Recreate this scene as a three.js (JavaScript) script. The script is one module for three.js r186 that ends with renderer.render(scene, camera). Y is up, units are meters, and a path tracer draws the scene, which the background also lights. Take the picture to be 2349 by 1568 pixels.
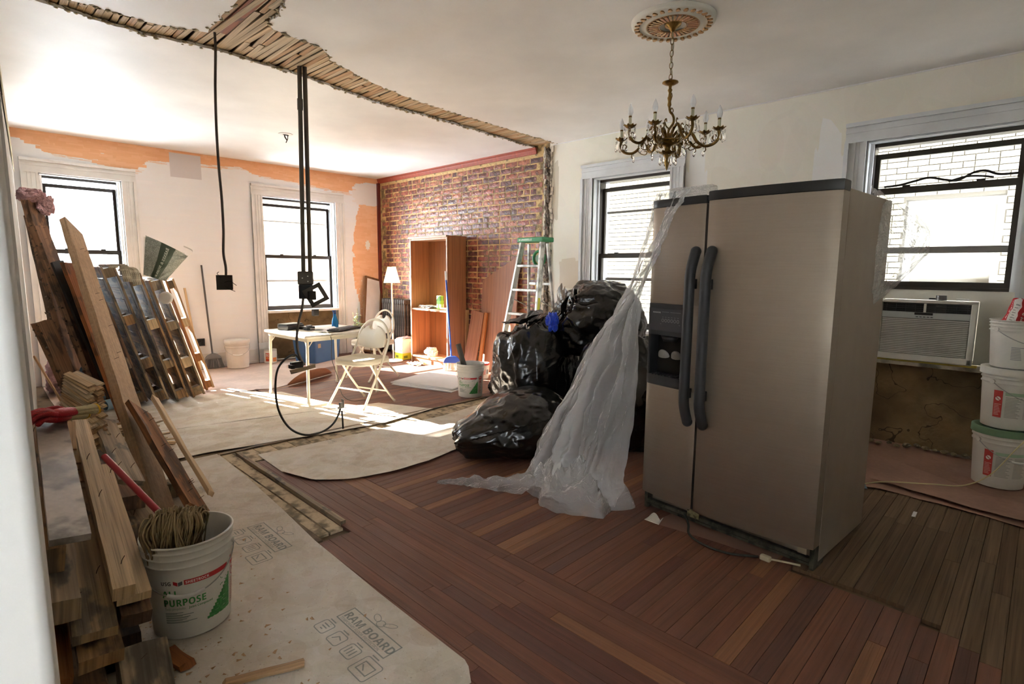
import * as THREE from 'three';
import { mergeGeometries, toCreasedNormals, mergeVertices } from 'three/addons/utils/BufferGeometryUtils.js';
import { RoundedBoxGeometry } from 'three/addons/geometries/RoundedBoxGeometry.js';
import { ImprovedNoise } from 'three/addons/math/ImprovedNoise.js';

// ---------------------------------------------------------------- camera, sky, sun, exposure
const scene = new THREE.Scene();
const D2R = Math.PI / 180;
const camera = new THREE.PerspectiveCamera(64.13, 2349 / 1568, 0.05, 200);
camera.position.set(0, 1.36, 0);
camera.rotation.order = 'YXZ';
camera.rotation.set(-7.487 * D2R, -45.665 * D2R, 0.518 * D2R);
scene.add(camera);
scene.background = new THREE.Color(0.86, 0.93, 1.0);      // bright hazy sky
scene.backgroundIntensity = 6.5;
const sun = new THREE.DirectionalLight(0xfff5e6, 22);
sun.position.set(-0.355 * 20 + 2, 0.45 * 20, -0.935 * 20 - 4);
sun.target.position.set(2, 0, -4);
sun.castShadow = true; sun.shadow.mapSize.set(2048, 2048);
Object.assign(sun.shadow.camera, { left: -9, right: 9, top: 9, bottom: -9, near: 1, far: 45 });
scene.add(sun, sun.target);
const renderer = new THREE.WebGLRenderer({ antialias: true });
renderer.toneMapping = THREE.LinearToneMapping;
renderer.toneMappingExposure = 7.0;
renderer.shadowMap.enabled = true;

// ---------------------------------------------------------------- helpers
let seedState = 20240611;
function rnd() { seedState = (seedState + 0x6d2b79f5) | 0; let t = Math.imul(seedState ^ (seedState >>> 15), 1 | seedState); t = (t + Math.imul(t ^ (t >>> 7), 61 | t)) ^ t; return ((t ^ (t >>> 14)) >>> 0) / 4294967296; }
const rr = (a, b) => a + (b - a) * rnd();
const pick = (a) => a[Math.floor(rnd() * a.length)];
const perlin = new ImprovedNoise();
const n3 = (x, y, z) => perlin.noise(x, y, z);
const fbm3 = (x, y, z, o = 4) => { let s = 0, a = 1, f = 1; for (let i = 0; i < o; i++) { s += a * n3(x * f, y * f, z * f); a *= 0.5; f *= 2.03; } return s; };
const ridge3 = (x, y, z, o = 3) => { let s = 0, a = 1, f = 1; for (let i = 0; i < o; i++) { s += a * (1 - Math.abs(n3(x * f, y * f, z * f)) * 2); a *= 0.5; f *= 2.1; } return s; };
const V = (x, y, z) => new THREE.Vector3(x, y, z);
const clamp = (x, a, b) => Math.min(b, Math.max(a, x));
const sstep = (a, b, x) => { const t = clamp((x - a) / (b - a), 0, 1); return t * t * (3 - 2 * t); };
const lerp = (a, b, t) => a + (b - a) * t;

// tileable value noise
const hash2 = (x, y, s) => { let h = Math.imul(x, 374761393) ^ Math.imul(y, 668265263) ^ Math.imul(s, 974711); h = Math.imul(h ^ (h >>> 13), 1274126177); return ((h ^ (h >>> 16)) >>> 0) / 4294967296; };
function vn(x, y, px, py, s) { const x0 = Math.floor(x), y0 = Math.floor(y), fx = x - x0, fy = y - y0, u = fx * fx * (3 - 2 * fx), v = fy * fy * (3 - 2 * fy); const w = (a, p) => ((a % p) + p) % p; const A = hash2(w(x0, px), w(y0, py), s), B = hash2(w(x0 + 1, px), w(y0, py), s), C = hash2(w(x0, px), w(y0 + 1, py), s), D = hash2(w(x0 + 1, px), w(y0 + 1, py), s); return lerp(lerp(A, B, u), lerp(C, D, u), v); }
function tfbm(u, v, px, py, o, s) { let t = 0, a = 0.5, n = 0; for (let i = 0; i < o; i++) { t += a * vn(u * px, v * py, px, py, s + i); n += a; a *= 0.5; px *= 2; py *= 2; } return t / n; }
function dtex(W, H, fn, srgb = true) {
  const d = new Uint8Array(W * H * 4);
  for (let y = 0; y < H; y++) for (let x = 0; x < W; x++) { const c = fn(x / W, y / H), i = (y * W + x) * 4; if (typeof c === 'number') { d[i] = d[i + 1] = d[i + 2] = clamp(c, 0, 1) * 255; } else { d[i] = clamp(c[0], 0, 1) * 255; d[i + 1] = clamp(c[1], 0, 1) * 255; d[i + 2] = clamp(c[2], 0, 1) * 255; } d[i + 3] = 255; }
  const t = new THREE.DataTexture(d, W, H); t.wrapS = t.wrapT = THREE.RepeatWrapping; t.magFilter = THREE.LinearFilter; t.minFilter = THREE.LinearMipmapLinearFilter; t.generateMipmaps = true;
  if (srgb) t.colorSpace = THREE.SRGBColorSpace; t.needsUpdate = true; return t;
}
function ctex(W, H, draw) { const c = document.createElement('canvas'); c.width = W; c.height = H; draw(c.getContext('2d'), W, H); const t = new THREE.CanvasTexture(c); t.colorSpace = THREE.SRGBColorSpace; t.wrapS = t.wrapT = THREE.ClampToEdgeWrapping; return t; }
const rep = (t, sx, sy = sx) => { const c = t.clone(); c.repeat.set(1 / sx, 1 / sy); c.needsUpdate = true; return c; };

// shared textures
const T = {};
T.mottle = dtex(512, 512, (u, v) => 0.86 + 0.14 * tfbm(u, v, 4, 4, 6, 11));
T.dirty = dtex(512, 512, (u, v) => { const a = tfbm(u, v, 5, 5, 6, 31), b = tfbm(u, v, 40, 40, 2, 77); const k = 0.62 + 0.38 * sstep(0.3, 0.62, a) - 0.1 * b; return [k, k * 0.985, k * 0.95]; });
T.fine = dtex(512, 512, (u, v) => tfbm(u, v, 32, 32, 4, 5), false);
T.coarse = dtex(512, 512, (u, v) => tfbm(u, v, 8, 8, 6, 9), false);
T.grain = dtex(512, 1024, (u, v) => { const w = tfbm(u, v, 3, 2, 3, 3), g = tfbm(u + 0.04 * w, v, 40, 3, 4, 21), s = tfbm(u, v, 110, 5, 2, 41), k = 0.62 + 0.3 * g + 0.12 * w - 0.12 * sstep(0.62, 0.8, s); return [k, k * 0.97, k * 0.93]; });
T.grainBump = dtex(512, 1024, (u, v) => { const g = tfbm(u, v, 60, 4, 4, 23); return 0.4 * g + 0.6 * (1 - sstep(0.6, 0.8, tfbm(u, v, 90, 4, 2, 43))); }, false);
T.oldwood = dtex(512, 1024, (u, v) => { const w = tfbm(u, v, 4, 4, 4, 63), g = tfbm(u + 0.03 * w, v, 36, 3, 4, 61), d = tfbm(u, v, 6, 10, 5, 65); let k = 0.42 + 0.42 * g + 0.2 * w; const stain = sstep(0.52, 0.7, d); k *= 1 - 0.35 * stain; return [k, k * (0.93 + 0.04 * stain), k * (0.84 + 0.1 * stain)]; });
T.lathmark = dtex(256, 1024, (u, v) => { const p = (v * 16) % 1, j = tfbm(u, v, 8, 32, 3, 91), m = sstep(0.62, 0.74, p + 0.12 * (j - 0.5)) * (1 - sstep(0.84, 0.96, p + 0.1 * (j - 0.5))); const g = tfbm(u, v, 30, 4, 4, 93); const e = tfbm(u, v, 8, 40, 3, 95); let k = 0.6 + 0.25 * g + 0.15 * e; const c = [k, k * 0.93, k * 0.85], w = 0.55 * m * sstep(0.35, 0.6, e); return [lerp(c[0], 0.82, w), lerp(c[1], 0.8, w), lerp(c[2], 0.77, w)]; });
T.floorwear = dtex(512, 1024, (u, v) => { const w = tfbm(u, v, 3, 2, 3, 3), g = tfbm(u + 0.04 * w, v, 40, 3, 4, 621), d = sstep(0.45, 0.72, tfbm(u, v, 5, 6, 5, 631)), sc = sstep(0.66, 0.78, tfbm(u, v, 70, 5, 3, 641)), k = 0.66 + 0.3 * g + 0.1 * w; return [lerp(k, 0.86, 0.35 * d + 0.25 * sc), lerp(k * 0.97, 0.86, 0.5 * d + 0.3 * sc), lerp(k * 0.93, 0.86, 0.6 * d + 0.35 * sc)]; });
T.crinkle = dtex(512, 512, (u, v) => { let s = 0, a = 0.6, px = 5; for (let i = 0; i < 4; i++) { s += a * (1 - Math.abs(2 * vn(u * px, v * px, px, px, 201 + i) - 1)); a *= 0.5; px *= 2; } return s / 1.15; }, false);
T.brushed = dtex(512, 512, (u, v) => 0.965 + 0.035 * tfbm(u, v, 4, 128, 3, 301));
T.smudge = dtex(512, 512, (u, v) => { const a = tfbm(u, v, 4, 4, 5, 311), b = tfbm(u, v, 14, 9, 4, 313); return 0.72 + 0.22 * a + 0.12 * b; }, false);
T.plaster = dtex(1024, 1024, (u, v) => { const a = tfbm(u, v, 6, 6, 6, 401), b = tfbm(u, v, 3, 3, 4, 403), c = Math.abs(tfbm(u, v, 5, 5, 4, 407) - 0.5); const crack = c < 0.006 ? 0.6 : 1; const k = (0.5 + 0.5 * a) * crack; return [k * (0.95 + 0.1 * b), k * 0.93, k * 0.86]; });

function std(color, roughness = 0.8, o = {}) { const m = new THREE.MeshStandardMaterial({ color, roughness, ...o }); return m; }
function phys(color, roughness, o = {}) { return new THREE.MeshPhysicalMaterial({ color, roughness, ...o }); }
const wood = (color, { t = T.grain, r = 0.75, sx = 0.35, sy = 1.2, b = 0.0012 } = {}) => std(color, r, { map: rep(t, sx, sy), bumpMap: rep(T.grainBump, sx, sy), bumpScale: b });
const dirty = (color, r = 0.8, s = 0.8, o = {}) => std(color, r, { map: rep(T.dirty, s), ...o });
const matt = (color, r = 0.85, s = 1.2, o = {}) => std(color, r, { map: rep(T.mottle, s), ...o });

// box-projected uv in metres (v follows local y)
function boxUV(g, ou = 0, ov = 0) {
  if (g.index) g = g.toNonIndexed();
  const p = g.attributes.position, n = g.attributes.normal, uv = new Float32Array(p.count * 2);
  for (let i = 0; i < p.count; i++) { const ax = Math.abs(n.getX(i)), ay = Math.abs(n.getY(i)), az = Math.abs(n.getZ(i)); let a, b; if (ay > ax && ay > az) { a = p.getX(i); b = p.getZ(i); } else if (ax > az) { a = p.getZ(i); b = p.getY(i); } else { a = p.getX(i); b = p.getY(i); } uv[i * 2] = a + ou; uv[i * 2 + 1] = b + ov; }
  g.setAttribute('uv', new THREE.BufferAttribute(uv, 2)); return g;
}
const uvr = (g) => boxUV(g, rnd() * 3, rnd() * 3);
const strip = (g) => { const q = g.index ? g.toNonIndexed() : g; for (const k of Object.keys(q.attributes)) if (!['position', 'normal', 'uv'].includes(k)) q.deleteAttribute(k); if (!q.attributes.uv) q.setAttribute('uv', new THREE.BufferAttribute(new Float32Array(q.attributes.position.count * 2), 2)); return q; };
const merge = (list) => mergeGeometries(list.map(strip));
const move = (g, x, y, z, rx = 0, ry = 0, rz = 0) => { const m = new THREE.Matrix4().makeRotationFromEuler(new THREE.Euler(rx, ry, rz)); m.setPosition(x, y, z); return g.applyMatrix4(m); };
// box by centre with chamfered edges
function cbox(w, h, d, c = 0.003) { c = Math.min(c, w * 0.3, h * 0.3, d * 0.3); return new RoundedBoxGeometry(w, h, d, 1, c); }
function bx(w, h, d, x = 0, y = 0, z = 0, c = 0.003) { return uvr(cbox(w, h, d, c)).translate(x, y, z); }
const pb = (w, h, d, x = 0, y = 0, z = 0) => uvr(new THREE.BoxGeometry(w, h, d)).translate(x, y, z);
const bb = (x0, y0, z0, x1, y1, z1) => boxUV(new THREE.BoxGeometry(x1 - x0, y1 - y0, z1 - z0).translate((x0 + x1) / 2, (y0 + y1) / 2, (z0 + z1) / 2));
function mesh(name, g, m, label) { const o = new THREE.Mesh(g, m); o.name = name; if (label) o.userData.label = label; return o; }
function tube(pts, r, seg = 0, rad = 8, closed = false) { const c = new THREE.CatmullRomCurve3(pts.map((p) => Array.isArray(p) ? V(...p) : p), closed, 'centripetal'); return new THREE.TubeGeometry(c, seg || pts.length * 6, r, rad, closed); }
function rod(a, b, r, rad = 10) { const A = V(...a), B = V(...b), L = A.distanceTo(B), g = new THREE.CylinderGeometry(r, r, L, rad); g.applyQuaternion(new THREE.Quaternion().setFromUnitVectors(V(0, 1, 0), B.clone().sub(A).normalize())); return g.translate((A.x + B.x) / 2, (A.y + B.y) / 2, (A.z + B.z) / 2); }
const lathe = (pts, seg = 32) => new THREE.LatheGeometry(pts.map((p) => new THREE.Vector2(p[0], p[1])), seg);
// plank between two points: w across, t thick, 'face' the way its wide face looks; rough = ragged edges
function plankGeo(w, L, t, rough = 0, seg = 1) {
  let g = rough ? new THREE.BoxGeometry(w, L, t, 2, seg, 1) : new THREE.BoxGeometry(w, L, t);
  if (rough) { const p = g.attributes.position, s = rnd() * 100; for (let i = 0; i < p.count; i++) { const x = p.getX(i), y = p.getY(i), z = p.getZ(i); const k = Math.abs(x) > w * 0.4 ? 1 : 0.3; const end = Math.abs(y) > L * 0.499 ? 2.5 : 0; p.setXYZ(i, x + k * rough * n3(s, y * 9, z * 20), y + end * rough * n3(s + x * 40, 5, z * 50), z + rough * 0.5 * n3(x * 8, y * 4, s)); } g.computeVertexNormals(); g = toCreasedNormals(g, 0.6); }
  return uvr(g);
}
function plank(name, a, b, w, t, m, { face = [0, 1, 0], rough = 0, label } = {}) {
  const A = V(...a), B = V(...b), L = A.distanceTo(B), o = mesh(name, plankGeo(w, L, t, rough, Math.max(4, Math.round(L / 0.12))), m, label);
  const y = B.clone().sub(A).normalize(), f = V(...face), x = V().crossVectors(y, f).normalize(), z = V().crossVectors(x, y);
  o.quaternion.setFromRotationMatrix(new THREE.Matrix4().makeBasis(x, y, z)); o.position.copy(A.add(B).multiplyScalar(0.5)); return o;
}
// names, things
const taken = {};
function numbered(n) { if (!(n in taken)) { taken[n] = 0; return n; } taken[n]++; return n + '_' + String(taken[n]).padStart(3, '0'); }
function thing(name, label, category, parts, { group, kind, at } = {}) {
  let o;
  if (!Array.isArray(parts)) o = parts; else {
    o = new THREE.Group(); const box = new THREE.Box3(); parts.forEach((p) => box.expandByObject(p));
    const base = at ? V(...at) : V((box.min.x + box.max.x) / 2, box.min.y, (box.min.z + box.max.z) / 2);
    o.position.copy(base); parts.forEach((p) => { p.position.sub(base); o.add(p); });
  }
  o.name = numbered(name); o.userData.label = label; o.userData.category = category; if (group) o.userData.group = group; if (kind) o.userData.kind = kind; scene.add(o); return o;
}
// a thing built in its own axes, then set down
function placed(name, label, category, parts, [x, y, z], turn = 0, opt = {}) { const o = new THREE.Group(); parts.forEach((p) => o.add(p)); o.position.set(x, y, z); o.rotation.y = turn; o.name = numbered(name); o.userData.label = label; o.userData.category = category; if (opt.group) o.userData.group = opt.group; scene.add(o); return o; }
function struct(name, parts, label, category) { let o; if (Array.isArray(parts)) { o = new THREE.Group(); parts.forEach((p) => o.add(p)); } else o = parts; o.name = numbered(name); o.userData.kind = 'structure'; if (label) o.userData.label = label; if (category) o.userData.category = category; scene.add(o); return o; }
// many like pieces under one parent: the nearest 'most' singly, the rest joined as stuff
function pieces(parent, name, list, most = 300, eye = V(0, 1.36, 0)) {
  list.forEach((p) => { if (!p.g.boundingBox) p.g.computeBoundingBox(); p.d = eye.distanceTo(p.pos ?? p.g.boundingBox.getCenter(V())); });
  list.sort((a, b) => a.d - b.d);
  list.slice(0, most).forEach((p) => { const o = mesh(name, p.g, p.m); if (p.pos) o.position.copy(p.pos); if (p.rot) o.rotation.copy(p.rot); parent.add(o); });
  const rest = list.slice(most); if (!rest.length) return;
  const by = new Map(); rest.forEach((p) => { const q = new THREE.Matrix4().makeRotationFromEuler(p.rot ?? new THREE.Euler()); if (p.pos) q.setPosition(p.pos); if (!by.has(p.m)) by.set(p.m, []); by.get(p.m).push(strip(p.g.clone()).applyMatrix4(q)); });
  const ms = [...by.keys()], g = mergeGeometries(ms.map((m) => mergeGeometries(by.get(m))), true), o = new THREE.Mesh(g, ms); o.name = name + '_field'; o.userData.kind = 'stuff'; parent.add(o);
}
// a thin sheet between two edges (each a polyline of [x, z] or [x, y, z]); lift(u, v, x, z) gives its height
function resample(poly, n) { const P = poly.map((p) => p.length === 2 ? V(p[0], 0, p[1]) : V(...p)), L = [0]; for (let i = 1; i < P.length; i++) L.push(L[i - 1] + P[i].distanceTo(P[i - 1])); const out = []; for (let k = 0; k <= n; k++) { const d = L[L.length - 1] * k / n; let i = 1; while (i < P.length - 1 && L[i] < d) i++; out.push(P[i - 1].clone().lerp(P[i], clamp((d - L[i - 1]) / (L[i] - L[i - 1] || 1), 0, 1))); } return out; }
function sheet(ea, eb, nu, nv, lift, thick = 0.002) {
  const A = resample(ea, nu), B = resample(eb, nu), pos = [], uv = [], idx = [], row = nu + 1, N = row * (nv + 1);
  for (let s = 0; s < 2; s++) for (let j = 0; j <= nv; j++) for (let i = 0; i <= nu; i++) { const p = A[i].clone().lerp(B[i], j / nv); p.y += lift(i / nu, j / nv, p.x, p.z) - s * thick; pos.push(p.x, p.y, p.z); uv.push(p.x, p.z); }
  const up = (() => { const a = A[0], b = A[nu], c = B[0]; return V().crossVectors(b.clone().sub(a), c.clone().sub(a)).y > 0; })();
  const quad = (a, b, c, d) => up ? idx.push(a, b, c, b, d, c) : idx.push(a, c, b, b, c, d);
  for (let j = 0; j < nv; j++) for (let i = 0; i < nu; i++) { const a = j * row + i; quad(a, a + 1, a + row, a + row + 1); quad(N + a + 1, N + a, N + a + row + 1, N + a + row); }
  for (let i = 0; i < nu; i++) { quad(N + i, N + i + 1, i, i + 1); const a = nv * row + i; quad(a, a + 1, N + a, N + a + 1); }
  for (let j = 0; j < nv; j++) { const a = j * row, b = a + nu; quad(N + a + row, N + a, a + row, a); quad(N + b, N + b + row, b, b + row); }
  let g = new THREE.BufferGeometry(); g.setAttribute('position', new THREE.Float32BufferAttribute(pos, 3)); g.setAttribute('uv', new THREE.Float32BufferAttribute(uv, 2)); g.setIndex(idx); g.computeVertexNormals(); return toCreasedNormals(g, 0.9);
}
const jag = (poly, step, amp) => { const P = resample(poly, Math.max(2, Math.round(resampleLen(poly) / step))); return P.map((p, i) => i === 0 || i === P.length - 1 ? [p.x, p.z] : [p.x + rr(-amp, amp), p.z + rr(-amp, amp)]); };
function resampleLen(poly) { let s = 0; for (let i = 1; i < poly.length; i++) s += Math.hypot(poly[i][0] - poly[i - 1][0], poly[i][1] - poly[i - 1][1]); return s; }
// flat shape in the x-z plane, extruded downwards from y
function slab(outline, y, t, holes = []) { const S = new THREE.Shape(outline.map((p) => new THREE.Vector2(p[0], -p[1]))); holes.forEach((h) => S.holes.push(new THREE.Path(h.map((p) => new THREE.Vector2(p[0], -p[1]))))); const g = new THREE.ExtrudeGeometry(S, { depth: t, bevelEnabled: false }); g.rotateX(-Math.PI / 2); return boxUV(g.translate(0, y - t, 0)); }

// ---------------------------------------------------------------- room shell
const H = 2.83, XR = 5.1, ZB = -8.1, ZO = -4.38;
const M = {};
M.wallWhite = matt(0xe9e5df, 0.8, 1.6); M.wallCream = matt(0xe9e4d6, 0.78, 1.6); M.ceil = matt(0xf4f2ee, 0.6, 2.2);
M.trimWhite = matt(0xeceae6, 0.45, 0.7); M.trimGrey = matt(0xe7e9ea, 0.42, 0.7);
M.plaster = std(0xa99a7c, 0.95, { map: rep(T.plaster, 1.1), bumpMap: rep(T.coarse, 0.7), bumpScale: 0.012 });
M.black = std(0x1d1a18, 0.45); M.bronze = std(0x2a231d, 0.42);
M.pane = phys(0xffffff, 0.02, { transmission: 1, thickness: 0, ior: 1.45 });
M.dark = std(0x8f7a5c, 0.95, { map: rep(T.oldwood, 0.5, 1.2) });
M.oldwood = wood(0xc6a57e, { t: T.oldwood }); M.oldgrey = wood(0xc8baa6, { t: T.oldwood }); M.oldbrown = wood(0xb5937a, { t: T.oldwood }); M.pine = wood(0xeed3ab, { r: 0.65 }); M.pinegrey = wood(0xcdb795, { t: T.oldwood }); M.lath = wood(0xeacda3); M.lath2 = wood(0xd9b48a); M.lathPale = wood(0xefdcbc); M.lath3 = wood(0xe0cba8); M.stud = wood(0xcdb497, { t: T.lathmark, sx: 0.12, sy: 0.8 }); M.orangewood = wood(0xb77a40); M.darkwood = wood(0x6a5340, { t: T.oldwood });

// ---- back wall: primer over old orange paint
const paintTex = ctex(2048, 1208, (c, W, Hh) => {
  const X = (x) => (x - 0.4) / 4.8 * W, Y = (y) => (1 - y / 2.83) * Hh;
  c.fillStyle = '#e2e2e2'; c.fillRect(0, 0, W, Hh);
  for (let i = 0; i < 900; i++) { c.fillStyle = `rgba(${pick(['240,236,231', '222,215,209', '228,219,212'])},${rr(0.04, 0.1)})`; c.fillRect(rr(0, W), rr(0, Hh), rr(30, 190), rr(4, 22)); }
  const orange = () => pick(['#e6b086', '#e4ad82', '#e8b48b', '#e2aa7f']);
  const low = [[0.4, 2.66], [0.6, 2.78], [0.8, 2.7], [0.9, 2.62], [1.15, 2.6], [1.4, 2.55], [1.62, 2.52], [1.75, 2.66], [2.0, 2.68], [2.35, 2.7], [2.7, 2.72], [3.0, 2.74], [3.15, 2.66], [3.6, 2.62], [4.0, 2.6], [4.4, 2.56], [4.56, 2.55], [4.7, 2.74], [5.2, 2.76]];
  const lowAt = (x) => { for (let i = 1; i < low.length; i++) if (x <= low[i][0]) return lerp(low[i - 1][1], low[i][1], (x - low[i - 1][0]) / (low[i][0] - low[i - 1][0])); return 2.76; };
  for (let i = 0; i < 1500; i++) { const x = rr(0.35, 5.2), w = rr(0.05, 0.3), y = rr(lowAt(x + w / 2) + 0.012, 2.86); c.fillStyle = orange(); c.fillRect(X(x), Y(y) - 7, w / 4.8 * W, 14); }
  for (let i = 0; i < 260; i++) { const x = rr(0.5, 4.5), y = lowAt(x) - rr(-0.01, 0.035); c.fillStyle = 'rgba(226,172,130,' + rr(0.2, 0.8) + ')'; c.fillRect(X(x), Y(y), rr(8, 60), rr(1, 4)); }
  c.fillStyle = '#cbc6c6'; c.fillRect(X(2.06), Y(2.80), X(2.42) - X(2.06), Y(2.5) - Y(2.8));     // grey board patch
  // orange field beside the brick
  const edge = (y) => 4.63 + 0.06 * Math.sin(y * 3.1) + 0.05 * fbm3(y * 3, 1, 1) + (y > 2.2 ? 0.02 : 0);
  for (let i = 0; i < 3600; i++) { const y = rr(-0.1, 2.42), x = rr(edge(y), 5.2); c.fillStyle = pick(['#e7b188', '#e5ae84', '#e9b68e']); c.fillRect(X(x), Y(y) - 10, 60, rr(10, 30)); }
  for (let i = 0; i < 220; i++) { c.fillStyle = '#e2dcd6'; const y = rr(2.42, 2.72) ; c.fillRect(X(rr(4.6, 5.1)), Y(y), rr(20, 70), rr(6, 20)); }
  c.fillStyle = '#e6e0da'; c.beginPath(); for (let a = 0; a < 24; a++) { const r = 24 * (1 + 0.25 * Math.sin(a * 2.3)); c.lineTo(X(4.86) + 0.75 * r * Math.cos(a / 24 * 6.283), Y(1.75) + 1.4 * r * Math.sin(a / 24 * 6.283)); } c.fill();
  for (let i = 0; i < 60; i++) { c.fillStyle = '#efe9e2'; c.fillRect(X(rr(4.66, 5.0)), Y(rr(0.7, 1.2)), rr(2, 9), rr(2, 6)); }
});
paintTex.repeat.set(1 / 4.8, 1 / 2.83); paintTex.offset.set(-0.4 / 4.8, 0);
M.paint = std(0xffffff, 0.75, { map: paintTex });
function wallShape(u0, u1, v0, v1, holes) { const S = new THREE.Shape([[u0, v0], [u1, v0], [u1, v1], [u0, v1]].map((p) => new THREE.Vector2(...p))); holes.forEach(([a, b, c, d]) => S.holes.push(new THREE.Path([[a, c], [b, c], [b, d], [a, d]].map((p) => new THREE.Vector2(...p))))); return S; }
const wLeft = [0.77, 1.53, 0.72, 2.38], wMid = [3.18, 4.29, 0.72, 2.38], w3 = [-3.74, -2.79, 0.72, 2.38], w4 = [-1.12, -0.16, -0.05, 2.38];
{
  const g = new THREE.ExtrudeGeometry(wallShape(-0.5, 5.5, -0.1, 3.0, [[wLeft[0], wLeft[1], -0.05, 2.38], [wMid[0], wMid[1], -0.05, 2.38]]), { depth: 0.3, bevelEnabled: false });
  const w = mesh('wall', boxUV(g.translate(0, 0, ZB - 0.3)), M.paint);
  struct('wall_back', [w, mesh('plaster_recess', bb(wLeft[0] - 0.02, 0, ZB - 0.28, wLeft[1] + 0.02, 0.74, ZB - 0.12), M.plaster, 'bare brown plaster below window'), mesh('plaster_recess', bb(wMid[0] - 0.02, 0, ZB - 0.28, wMid[1] + 0.02, 0.74, ZB - 0.12), M.plaster, 'bare brown plaster below window')], 'back wall with patchy white primer over orange paint');
}
// ---- right wall: cream plaster part, then bare brick part
const creamTex = ctex(2048, 940, (c, W, h) => {
  const X = (z) => (z + 4.4) / 6.4 * W, Y = (y) => (1 - y / 2.93) * h; c.fillStyle = '#e7e2d4'; c.fillRect(0, 0, W, h);
  for (let i = 0; i < 700; i++) { c.fillStyle = `rgba(${pick(['236,230,216', '214,206,190', '226,219,204'])},${rr(0.05, 0.14)})`; c.beginPath(); c.ellipse(rr(0, W), rr(0, h), rr(10, 120), rr(6, 50), rr(0, 3), 0, 7); c.fill(); }
  const blob = (z0, z1, y0, y1, col) => { c.fillStyle = col; c.beginPath(); for (let i = 0; i <= 40; i++) { const a = i / 40 * 6.2832, q = 1 + 0.06 * Math.sin(a * 5) + 0.05 * Math.sin(a * 9 + z0), cx = Math.cos(a), cy = Math.sin(a); c.lineTo(X((z0 + z1) / 2 + (z1 - z0) / 2 * q * Math.sign(cx) * Math.pow(Math.abs(cx), 0.35)), Y((y0 + y1) / 2 + (y1 - y0) / 2 * q * Math.sign(cy) * Math.pow(Math.abs(cy), 0.35))); } c.fill(); };
  blob(-2.63, -2.42, 0.3, 2.5, '#e9e8e4'); blob(-1.50, -1.28, 0.3, 2.52, '#eae9e5'); blob(-4.2, -3.92, 1.15, 1.5, '#d8ccb8'); blob(-4.3, -3.94, 0.4, 1.1, '#e9e6df'); blob(-4.32, -4.24, 1.95, 2.62, '#c9c0ac');
}); creamTex.repeat.set(1 / 6.4, 1 / 2.93); creamTex.offset.set(4.4 / 6.4, 0); M.creamPaint = std(0xffffff, 0.78, { map: creamTex });
const wallRight = struct('wall_right', [], 'long side wall, cream plaster then varnished bare brick');
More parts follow.
